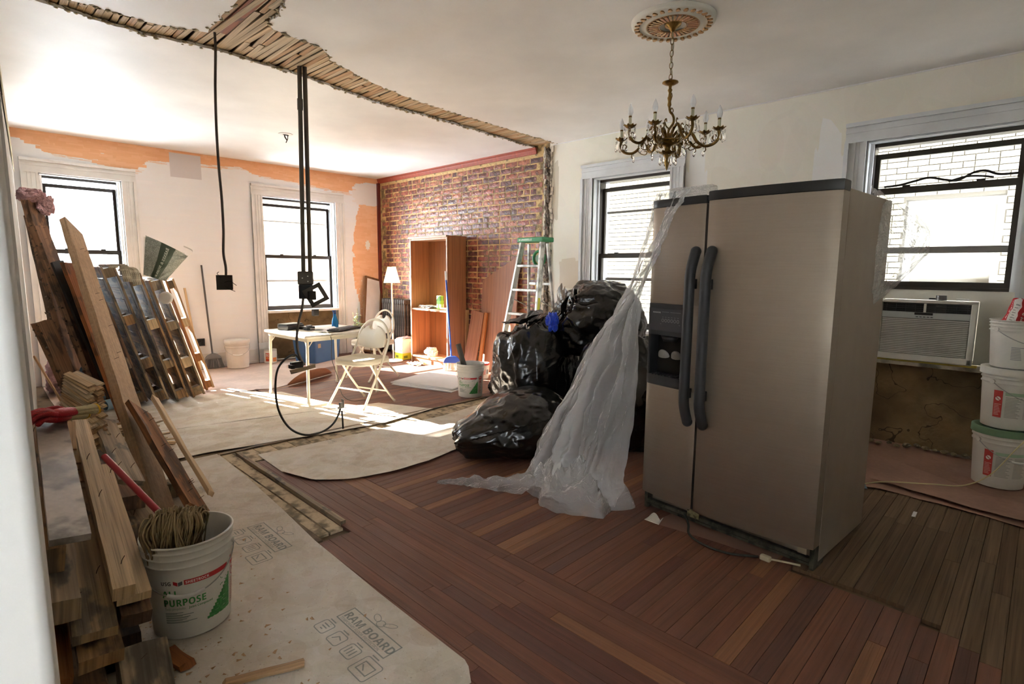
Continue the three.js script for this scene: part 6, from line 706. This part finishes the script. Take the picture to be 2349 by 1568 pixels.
  for (let i = 0; i < 34; i++) { const k = i % 5, t = rr(0.3, 1), o = mesh('leaf', leafG, lm); o.position.set(0.07 * t * Math.cos(k * 1.3), lerp(0.25, 0.5 + 0.06 * k, t), 0.07 * t * Math.sin(k * 1.3)); o.rotation.set(rr(-0.9, 0.3), rr(0, 6.28), 0, 'YXZ'); PP.push(o); }
  placed('potted_plant', 'pale leafy plant in a pot by the orange wall', 'plant', PP, [4.42, 0.001, -7.72]);
}
// ---------------------------------------------------------------- bookcase and its contents
{
  const ven = wood(0xbb8257, { r: 0.5, sx: 0.5, sy: 1.6 }), edge = wood(0xd9b592, { r: 0.5 }), x0 = 4.72, x1 = 5.055, z0 = -6.71, z1 = -5.85, h = 1.82, t = 0.022;
  const P = [mesh('side_panel', bb(x0, 0, z0, x1, h, z0 + t), ven), mesh('side_panel', bb(x0, 0, z1 - t, x1, h, z1), ven), mesh('back_panel', bb(x1 - 0.008, 0.06, z0 + t, x1, h - t, z1 - t), ven), mesh('top_panel', bb(x0, h - 0.05, z0 + t, x1, h, z1 - t), edge), mesh('shelf', bb(x0 + 0.004, 0.775, z0 + t, x1 - 0.008, 0.797, z1 - t), edge), mesh('bottom_panel', bb(x0 + 0.002, 0.08, z0 + t, x1 - 0.008, 0.102, z1 - t), edge), mesh('plinth', bb(x0 + 0.02, 0, z0 + t, x0 + 0.035, 0.08, z1 - t), ven), mesh('face_edge', merge([bb(x0 - 0.004, 0, z0, x0, h, z0 + t), bb(x0 - 0.004, 0, z1 - t, x0, h, z1)]), edge, 'pale front edges'), mesh('cornice', bx(0.03, 0.03, z1 - z0 + 0.02, x0 - 0.012, h - 0.012, (z0 + z1) / 2, 0.006), edge)];
  thing('bookcase', 'tall brown veneer bookcase with one shelf against the brick', 'bookcase', P);
  const paper = [0, 1, 2].map((i) => { const g = grid(14, 10, (u, v) => V(4.76 + 0.22 * v, 0.7985 + i * 0.014 + 0.012 * (1 + fbm3(u * 4 + i, v * 4, i)), -6.62 + 0.3 * u + 0.02 * i)); return mesh('sheet', g, M.trimWhite); }); thing('paper_stack', 'loose stack of white papers on the bookcase shelf', 'papers', paper);
  const gc = ctex(128, 256, (c, W, hh) => { c.fillStyle = '#6fb23c'; c.fillRect(0, 0, W, hh); c.fillStyle = '#e9efdf'; c.fillRect(14, 30, 100, 60); c.fillStyle = '#3f7f2c'; c.fillRect(14, 140, 100, 80); }); const gct = rep(gc, 0.1, 0.2); gct.wrapS = gct.wrapT = THREE.RepeatWrapping;
  thing('green_box', 'upright green box on the bookcase shelf', 'box', mesh('box', boxUV(cbox(0.06, 0.19, 0.09, 0.002)).translate(4.86, 0.8935, -6.19), std(0xffffff, 0.6, { map: gct })));
  thing('caulk_tube', 'small red and white tube lying on the bookcase shelf', 'tube', [mesh('tube', uvr(rod([4.79, 0.817, -6.08], [4.79, 0.817, -5.95], 0.018, 14)), matt(0xd9d6d0, 0.5)), mesh('cap', uvr(rod([4.79, 0.817, -5.95], [4.79, 0.817, -5.92], 0.0185, 14)), std(0xb8443a, 0.5))]);
  thing('phone_charger', 'small black block at the shelf end of the bookcase', 'block', mesh('block', bx(0.05, 0.03, 0.035, 4.8, 0.8125, -5.892, 0.004), M.black));
  { const g = new THREE.IcosahedronGeometry(0.09, 8), p = g.attributes.position; for (let i = 0; i < p.count; i++) { const k = 1 + 0.45 * (ridge3(p.getX(i) * 14, p.getY(i) * 14, p.getZ(i) * 14, 2) - 0.9); p.setXYZ(i, p.getX(i) * k, Math.max(-0.05, p.getY(i) * k * 0.8), p.getZ(i) * k * 1.1); } g.computeVertexNormals(); const o = mesh('wrap', uvr(g), phys(0xeee9e2, 0.3, { transmission: 0.5, thickness: 0 })); o.position.set(4.85, 0.154, -6.4); thing('plastic_wrap', 'crumpled clear plastic in the bottom of the bookcase', 'plastic wrap', o); }
  thing('torn_paper', 'torn tan paper on the floor at the foot of the bookcase', 'paper', mesh('paper', grid(16, 10, (u, v) => V(4.5 + 0.2 * v + 0.03 * n3(u * 4, v, 1), 0.004 + 0.05 * Math.abs(fbm3(u * 3, v * 3, 2)), -6.55 + 0.28 * u)), std(0xd9c9a4, 0.85)));
  // broom against the bookcase
  const bl = std(0x2b55b5, 0.4), P2 = [mesh('handle', uvr(rod([4.66, 0.18, -5.70], [4.675, 1.22, -5.822], 0.0115, 12)), bl, 'blue handle'), mesh('grip', uvr(rod([4.6752, 1.22, -5.8225], [4.677, 1.34, -5.8365], 0.013, 12)), M.trimWhite)];
  { const S = new THREE.Shape(); S.moveTo(-0.11, 0); S.lineTo(0.11, 0); S.quadraticCurveTo(0.1, 0.075, 0.03, 0.085); S.lineTo(-0.03, 0.085); S.quadraticCurveTo(-0.1, 0.075, -0.11, 0); const g = new THREE.ExtrudeGeometry(S, { depth: 0.03, bevelEnabled: true, bevelSize: 0.004, bevelThickness: 0.004, bevelSegments: 2 }); g.translate(0, 0, -0.015); g.rotateY(-0.8); P2.push(mesh('broom_head', uvr(g.translate(4.66, 0.11, -5.69)), bl)); const br = []; for (let i = 0; i < 90; i++) { const u = rr(-0.105, 0.105), w = rr(-0.014, 0.014); br.push(rod([u, 0.11, w], [u * 1.12 + rr(-0.004, 0.004), 0.006, w * 1.5], 0.0022, 4)); } const q = merge(br).rotateY(-0.8).translate(4.66, 0, -5.69); const o = mesh('bristles', q, matt(0xe9e3d2, 0.8), 'pale bristles'); o.userData.kind = 'stuff'; P2.push(o); }
  thing('broom', 'blue-handled broom with pale bristles leaning on the bookcase', 'broom', P2);
  // panels against the brick
  const pan = wood(0xb67f5d, { r: 0.6, sx: 0.7, sy: 2, b: 0.0004 }), S = new THREE.Shape([[-5.5, 0], [-4.84, 0], [-4.84, 1.55], [-5.5, 1.22]].map((p) => new THREE.Vector2(...p))), g = new THREE.ExtrudeGeometry(S, { depth: 0.012, bevelEnabled: false }); g.rotateY(-Math.PI / 2); const pn = mesh('panel', boxUV(g), pan); pn.position.set(4.99, 0.002, 0); pn.rotation.z = -0.058; thing('plywood_panel', 'big brown plywood panel with a slanted top edge against the brick', 'panel', pn);
  thing('plywood_panel', 'low brown cabinet door leaning in front of the big panel', 'panel', plank('panel', [4.9, 0.005, -5.62], [4.99, 0.8, -5.52], 0.24, 0.02, pan, { face: [-1, 0.1, 0] }));
  thing('plywood_panel', 'narrow orange-edged board beside the low cabinet door', 'panel', plank('panel', [4.93, 0.005, -5.44], [5.0, 0.79, -5.37], 0.05, 0.03, wood(0xc9803f), { face: [-1, 0.1, 0] }));
  thing('plywood_panel', 'narrow tan board standing tight against the bookcase side', 'panel', plank('panel', [5.02, 0.005, -5.80], [5.045, 0.8, -5.82], 0.05, 0.018, wood(0xc9a06b), { face: [0, 0, 1] }));
}
// ---------------------------------------------------------------- stepladder
{
  const al = std(0xd2d4d4, 0.38, { metalness: 0.55, map: rep(T.dirty, 0.5) }), gn = std(0x2f8a55, 0.45), yT = 1.70, P = [];
  const F = (s, t) => V(lerp(4.5, 4.74, t), lerp(0.005, yT, t), s < 0 ? lerp(-4.68, -4.47, t) : lerp(-4.08, -4.16, t)), B = (s, t) => V(lerp(5.05, 4.84, t), lerp(0.005, yT - 0.03, t), s < 0 ? lerp(-4.64, -4.46, t) : lerp(-4.12, -4.17, t));
  for (const s of [-1, 1]) { const a = F(s, 0), b = F(s, 1); const r = plank('front_rail', a.toArray(), b.toArray(), 0.07, 0.026, al, { face: [0, 0, 1] }); r.add(mesh('foot', pb(0.075, 0.05, 0.034, 0, -a.distanceTo(b) / 2 + 0.024, 0), M.charcoal)); if (s > 0) r.add(mesh('sticker', pb(0.04, 0.16, 0.001, 0.0, 0.12, 0.0137), std(0xd9cf3a, 0.6), 'yellow warning sticker')); P.push(r); const q = plank('rear_rail', B(s, 0).toArray(), B(s, 1).toArray(), 0.035, 0.022, al, { face: [0, 0, 1] }); q.add(mesh('foot', pb(0.045, 0.04, 0.03, 0, -0.82, 0), M.charcoal)); P.push(q); }
  for (const t of [0.165, 0.33, 0.5, 0.665, 0.83]) { const a = F(-1, t), b = F(1, t); P.push(mesh('step', bx(0.085, 0.028, b.z - a.z - 0.03, a.x + 0.01, a.y, (a.z + b.z) / 2, 0.004), al)); }
  for (const t of [0.25, 0.5, 0.72]) { const a = B(-1, t), b = B(1, t); P.push(mesh('rear_bar', bx(0.02, 0.03, b.z - a.z, a.x, a.y, (a.z + b.z) / 2), al)); }
  for (const s of [-1, 1]) P.push(mesh('spreader', uvr(rod(F(s, 0.6).add(V(0.03, 0, 0)).toArray(), B(s, 0.55).toArray(), 0.006, 6)), M.metal));
  const lt = ctex(512, 64, (c, W, h) => { c.fillStyle = '#2f8a55'; c.fillRect(0, 0, W, h); txt(c, 'LOUISVILLE', 60, 46, 44, '#e8efe9'); c.fillStyle = '#e8efe9'; c.beginPath(); c.arc(34, 32, 14, 0, 7); c.fill(); });
  const top = mesh('top_cap', bx(0.2, 0.055, 0.4, 4.79, yT + 0.01, -4.315, 0.012), gn, 'green moulded top cap'); const pl = new THREE.PlaneGeometry(0.37, 0.042); pl.rotateY(-Math.PI / 2); top.add(mesh('lettering', pl.translate(4.6892, yT + 0.01, -4.315), std(0xffffff, 0.5, { map: lt }))); P.push(top);
  P.push(mesh('bucket_rest', uvr(new THREE.TorusGeometry(0.085, 0.018, 8, 28).rotateY(Math.PI / 2).translate(4.86, 1.5, -4.315)), gn, 'green moulded ring'), mesh('bucket_rest', uvr(new THREE.CylinderGeometry(0.05, 0.05, 0.012, 20).rotateZ(Math.PI / 2).translate(4.86, 1.5, -4.315)), std(0x8fb39b, 0.6)));
  thing('stepladder', 'aluminium stepladder with a green top cap in front of the brick', 'ladder', P);
}
// ---------------------------------------------------------------- grey broom, outlet hole, flashing
{
  const gy = std(0x6a6a6c, 0.6), P = [mesh('handle', uvr(rod([2.375, 0.2, -7.96], [2.34, 1.39, -8.07], 0.0115, 12)), std(0x4a4a4c, 0.5), 'dark handle')]; const S = new THREE.Shape(); S.moveTo(-0.1, 0); S.lineTo(0.1, 0); S.quadraticCurveTo(0.085, 0.055, 0.02, 0.07); S.lineTo(-0.02, 0.07); S.quadraticCurveTo(-0.085, 0.055, -0.1, 0); const g = new THREE.ExtrudeGeometry(S, { depth: 0.03, bevelEnabled: true, bevelSize: 0.003, bevelThickness: 0.003, bevelSegments: 1 }); P.push(mesh('broom_head', uvr(g.translate(2.38, 0.14, -7.97)), gy)); const br = []; for (let i = 0; i < 110; i++) { const u = rr(-0.098, 0.098), w = rr(-0.012, 0.014); br.push(rod([2.38 + u, 0.15, -7.955 + w], [2.38 + u * 1.35 + rr(-0.006, 0.006), 0.012, -7.94 + w * 1.6], 0.0024, 4)); } const o = mesh('bristles', merge(br), gy, 'grey bristles'); o.userData.kind = 'stuff'; P.push(o); thing('broom', 'grey angle broom leaning on the primed back wall', 'broom', P);
  thing('outlet_box', 'opened electrical box in a broken hole of the primed wall', 'outlet box', [mesh('box', merge([bb(2.235, 0.31, -8.095, 2.325, 0.318, -8.07), bb(2.235, 0.402, -8.095, 2.325, 0.41, -8.07), bb(2.235, 0.31, -8.095, 2.243, 0.41, -8.07), bb(2.317, 0.31, -8.095, 2.325, 0.41, -8.07), bb(2.235, 0.31, -8.098, 2.325, 0.41, -8.094)]), M.charcoal), mesh('wires', merge([tube([[2.26, 0.36, -8.09], [2.27, 0.38, -8.06], [2.3, 0.34, -8.05]], 0.004, 12, 5), tube([[2.3, 0.39, -8.09], [2.29, 0.36, -8.05], [2.27, 0.33, -8.06]], 0.004, 12, 5)]), M.black), mesh('plaster_rim', merge([pb(0.12, 0.02, 0.012, 2.28, 0.3, -8.088), pb(0.02, 0.1, 0.012, 2.335, 0.35, -8.088)]), M.trimWhite)]);
  thing('metal_flashing', 'short grey metal strip standing by the window casing', 'flashing', plank('strip', [3.085, 0.008, -8.02], [3.08, 0.29, -8.045], 0.13, 0.004, std(0xb9bcbd, 0.45, { metalness: 0.4 }), { face: [0, 0, 1] }));
}
// ---------------------------------------------------------------- hanging electrics
{
  const bxm = std(0x77736c, 0.5, { metalness: 0.5, bumpMap: (() => { const t = dtex(8, 128, (u, v) => 0.5 + 0.5 * Math.sin(v * 6.283 * 16), false); t.repeat.set(1, 40); return t; })(), bumpScale: 0.004 });
  const cable = (pts, r = 0.0085) => tube(pts, r, pts.length * 14, 8);
  const boxG = (w, h, d) => merge([pb(w, h, 0.003, 0, 0, -d / 2), pb(0.003, h, d, -w / 2, 0, 0), pb(0.003, h, d, w / 2, 0, 0), pb(w, 0.003, d, 0, h / 2, 0), pb(w, 0.003, d, 0, -h / 2, 0)]);
  const dk = std(0x5a564f, 0.55, { metalness: 0.4 });
  const bo = mesh('junction_box', boxG(0.095, 0.095, 0.05), dk); bo.position.set(1.28, 1.262, -3.95); bo.rotation.y = -0.3; bo.add(mesh('wires', merge([tube([[0, 0, 0], [0.03, 0.01, 0.02], [0.07, -0.02, 0.03]], 0.002, 10, 5), tube([[0, -0.02, 0], [0.02, -0.04, 0.03], [0.06, -0.06, 0.03]], 0.002, 10, 5), tube([[-0.02, 0.03, 0], [-0.04, 0.06, 0.02], [-0.03, 0.07, 0.03]], 0.002, 10, 5)]), M.black));
  thing('hanging_cable', 'armoured cable hanging from the torn ceiling to a square metal box', 'cable', [mesh('armoured_cable', cable([[1.316, 2.88, -3.97], [1.312, 2.75, -3.96], [1.295, 2.5, -3.955], [1.286, 2.24, -3.95], [1.287, 2.0, -3.95], [1.293, 1.825, -3.95], [1.292, 1.6, -3.95], [1.284, 1.45, -3.95], [1.295, 1.36, -3.955], [1.296, 1.3, -3.965]]), bxm), bo]);
  const P = [mesh('conduit', uvr(rod([1.925, 1.32, -4.16], [1.955, 2.95, -4.15], 0.0165, 14)), dk), mesh('conduit', uvr(rod([1.975, 1.32, -4.15], [1.985, 2.95, -4.13], 0.0165, 14)), bxm)];
  P[0].add(mesh('coupling', uvr(rod([1.9475, 2.54, -4.1525], [1.949, 2.62, -4.152], 0.021, 14)), dk));
  const plate = uvr(new RoundedBoxGeometry(0.115, 0.105, 0.05, 2, 0.012)), b1 = mesh('junction_box', plate, dk, 'closed box with a blank plate'); b1.position.set(1.935, 1.285, -4.15); b1.rotation.y = -0.55; const b2 = mesh('junction_box', boxG(0.1, 0.105, 0.05), M.black, 'open box below'); b2.position.set(1.935, 1.178, -4.15); b2.rotation.y = -0.55;
  for (const [x, y] of [[0.02, 0.015], [-0.02, 0], [0.02, -0.025]]) b1.add(mesh('screw_hole', uvr(new THREE.CylinderGeometry(0.005, 0.005, 0.004, 10).rotateX(Math.PI / 2).translate(x, y, 0.026)), M.trimWhite));
  const ring = mesh('mud_ring', merge([pb(0.15, 0.03, 0.014, 0, 0.06, 0), pb(0.15, 0.03, 0.014, 0, -0.06, 0), pb(0.03, 0.15, 0.014, -0.06, 0, 0), pb(0.03, 0.15, 0.014, 0.06, 0, 0)]), dk, 'tilted mounting frame'); ring.position.set(1.99, 1.155, -4.10); ring.rotation.set(0.2, -0.6, 0.6); const dev = mesh('socket', bx(0.06, 0.07, 0.03, 1.965, 1.15, -4.115, 0.006), M.black); P.push(b1, b2, ring, dev);
  P.push(mesh('armoured_cable', cable([[1.915, 1.13, -4.16], [1.9, 1.04, -4.16], [1.87, 0.94, -4.16], [1.85, 0.82, -4.16], [1.855, 0.72, -4.16], [1.885, 0.63, -4.16], [1.9, 0.6, -4.16]], 0.0105), bxm));
  const jb = mesh('junction_box', merge([bx(0.09, 0.05, 0.05, 1.84, 0.61, -4.16, 0.006), bx(0.03, 0.03, 0.06, 1.795, 0.6, -4.15, 0.004)]), M.black, 'black box with torn wires'), tr = mesh('wood_scrap', plankGeo(0.03, 0.2, 0.02, 0.003, 5).rotateZ(Math.PI / 2 + 0.15).translate(1.885, 0.572, -4.15), M.oldgrey); P.push(jb, tr);
  P.push(mesh('loop_cable', cable([[1.87, 0.64, -4.165], [1.83, 0.69, -4.165], [1.77, 0.67, -4.17], [1.70, 0.6, -4.17], [1.667, 0.45, -4.16], [1.69, 0.25, -4.16], [1.775, 0.1, -4.16], [1.885, 0.034, -4.15], [2.03, 0.032, -4.15], [2.13, 0.085, -4.15], [2.19, 0.17, -4.16], [2.2, 0.21, -4.16]], 0.0085), std(0x3d3f40, 0.5)));
  P.push(mesh('cable_end', merge([bx(0.03, 0.05, 0.03, 2.205, 0.22, -4.16, 0.004), bx(0.004, 0.07, 0.04, 2.222, 0.235, -4.16, 0.001), bx(0.05, 0.012, 0.02, 2.2, 0.2, -4.16, 0.002)]), M.metal, 'torn metal connector'));
  P.push(mesh('pigtail', tube([[1.95, 1.13, -4.14], [1.975, 1.09, -4.13], [1.99, 1.06, -4.13]], 0.002, 12, 5), M.wire), mesh('hanging_box', bx(0.045, 0.055, 0.045, 1.995, 1.015, -4.13, 0.006), std(0x77736b, 0.5, { metalness: 0.5 })));
  thing('hanging_conduit', 'pair of dark conduits with boxes and a looped cable hanging from the ceiling', 'conduit', P);
  thing('cable_stub', 'short dark cable stub rising from the floor slot', 'cable', mesh('stub', cable([[2.232, -0.002, -4.19], [2.228, 0.08, -4.185], [2.218, 0.165, -4.175]], 0.008), M.wire));
  const cbx2 = [mesh('ceiling_box', uvr(lathe([[0, 0.0], [0.075, 0.0], [0.075, -0.004], [0.05, -0.006], [0, -0.006]], 28).translate(2.73, H, -6.2)), M.trimWhite), mesh('wires', uvr(merge([tube([[2.72, H, -6.2], [2.715, H - 0.03, -6.19], [2.74, H - 0.06, -6.2]], 0.008, 14, 6), tube([[2.745, H, -6.19], [2.755, H - 0.04, -6.21], [2.73, H - 0.09, -6.2]], 0.005, 14, 6), tube([[2.7, H - 0.004, -6.2], [2.76, H - 0.012, -6.2]], 0.007, 6, 6)])), M.black, 'loose black wires')]; thing('ceiling_outlet', 'round ceiling outlet with loose dangling wires', 'ceiling outlet', cbx2);
}
// ---------------------------------------------------------------- small floor debris on the sill side
{
  const lm = dirty(0x94876f, 0.95, 0.15); for (let i = 0; i < 16; i++) { let g = new THREE.DodecahedronGeometry(rr(0.015, 0.04), 1); const p = g.attributes.position, s = rnd() * 60; for (let k = 0; k < p.count; k++) { const f = 1 + 0.4 * n3(p.getX(k) * 40 + s, p.getY(k) * 40, p.getZ(k) * 40); p.setXYZ(k, p.getX(k) * f * 1.3, p.getY(k) * f * 0.6, p.getZ(k) * f); } g.computeVertexNormals(); g = uvr(g); g.computeBoundingBox(); const o = mesh('lump', g, lm); o.position.set(rr(5.04, 5.2), 0.014 - g.boundingBox.min.y, -1.08 + i * 0.058); thing('plaster_lump', 'broken plaster lump along the foot of the bare recess', 'plaster lump', o, { group: 'plaster lumps along the recess' }); }
  thing('extension_cord', 'thin pale cord running across the rosin paper up to the buckets', 'cord', mesh('cord', tube([[3.4, 0.012, -0.86], [3.7, 0.024, -0.82], [4.05, 0.034, -0.66], [4.25, 0.034, -0.42], [4.36, 0.04, -0.26], [4.42, 0.12, -0.15], [4.44, 0.3, -0.05], [4.46, 0.42, 0.02]], 0.004, 80, 6), std(0xc9bd8e, 0.5)));
  thing('yellow_wrapper', 'crumpled yellow wrapper on the rosin paper', 'wrapper', mesh('wrapper', grid(10, 8, (u, v) => V(4.72 + 0.07 * v, 0.016 + 0.03 * Math.abs(fbm3(u * 4, v * 4, 6)), -1.1 + 0.16 * u)), std(0xd6c51d, 0.5)));
  [[4.3, -0.8, 0.05, 'small white paper scrap beside the blue tape'], [3.72, -0.42, 0.09, 'long white paper sliver on the bare floor planks'], [4.15, -0.95, 0.06, 'white strip beside the torn paper']].forEach(([x, z, L, l], i) => { const o = mesh('scrap', grid(4, 4, (u, v) => V((u - 0.5) * 0.018, 0.003 + 0.006 * Math.abs(n3(u * 2, v * 3, i)), (v - 0.5) * L)), M.trimWhite); o.position.set(x, i === 1 ? 0.001 : 0.017, z); o.rotation.y = 0.6 + i; thing('paper_scrap', l, 'paper scrap', o); });
  thing('warranty_tag', 'striped paper tag at the foot of the refrigerator', 'tag', mesh('tag', grid(10, 8, (u, v) => V(2.56 + 0.05 * v, 0.004 + 0.035 * Math.abs(Math.sin(u * 4)) * v, -1.47 + 0.09 * u)), std(0xffffff, 0.8, { map: ctex(64, 64, (c) => { c.fillStyle = '#d9d5cb'; c.fillRect(0, 0, 64, 64); c.fillStyle = '#8f8b84'; for (let i = 0; i < 10; i++) c.fillRect(0, i * 6, 64, 2); }) })));
  thing('rosin_scrap', 'strip of brown rosin paper poking out under the refrigerator', 'paper', mesh('paper', sheet([[2.56, -1.42], [2.6, -1.1], [2.62, -0.8]], [[2.76, -1.4], [2.78, -1.1], [2.78, -0.8]], 16, 4, () => 0.003, 0.0008), std(0x8a6a5e, 0.9)));
}

thing('weatherstrip', 'loose dark rubber weatherstrip bunched along the sash rail over the air conditioner', 'weatherstrip', mesh('strip', merge([tube([[5.2, 2.034, -1.0], [5.2, 2.04, -0.9], [5.2, 2.062, -0.8], [5.19, 2.075, -0.72], [5.2, 2.05, -0.62], [5.2, 2.04, -0.55], [5.19, 2.085, -0.46], [5.19, 2.09, -0.4], [5.2, 2.06, -0.33], [5.2, 2.055, -0.22]], 0.009, 60, 6), tube([[5.19, 2.036, -0.6], [5.19, 2.06, -0.5], [5.19, 2.055, -0.42], [5.19, 2.04, -0.35]], 0.008, 30, 6)]), M.black));

// ---------------------------------------------------------------- hand over
scene.traverse((o) => { if (o.isMesh) { o.castShadow = true; o.receiveShadow = true; } });
renderer.render(scene, camera);
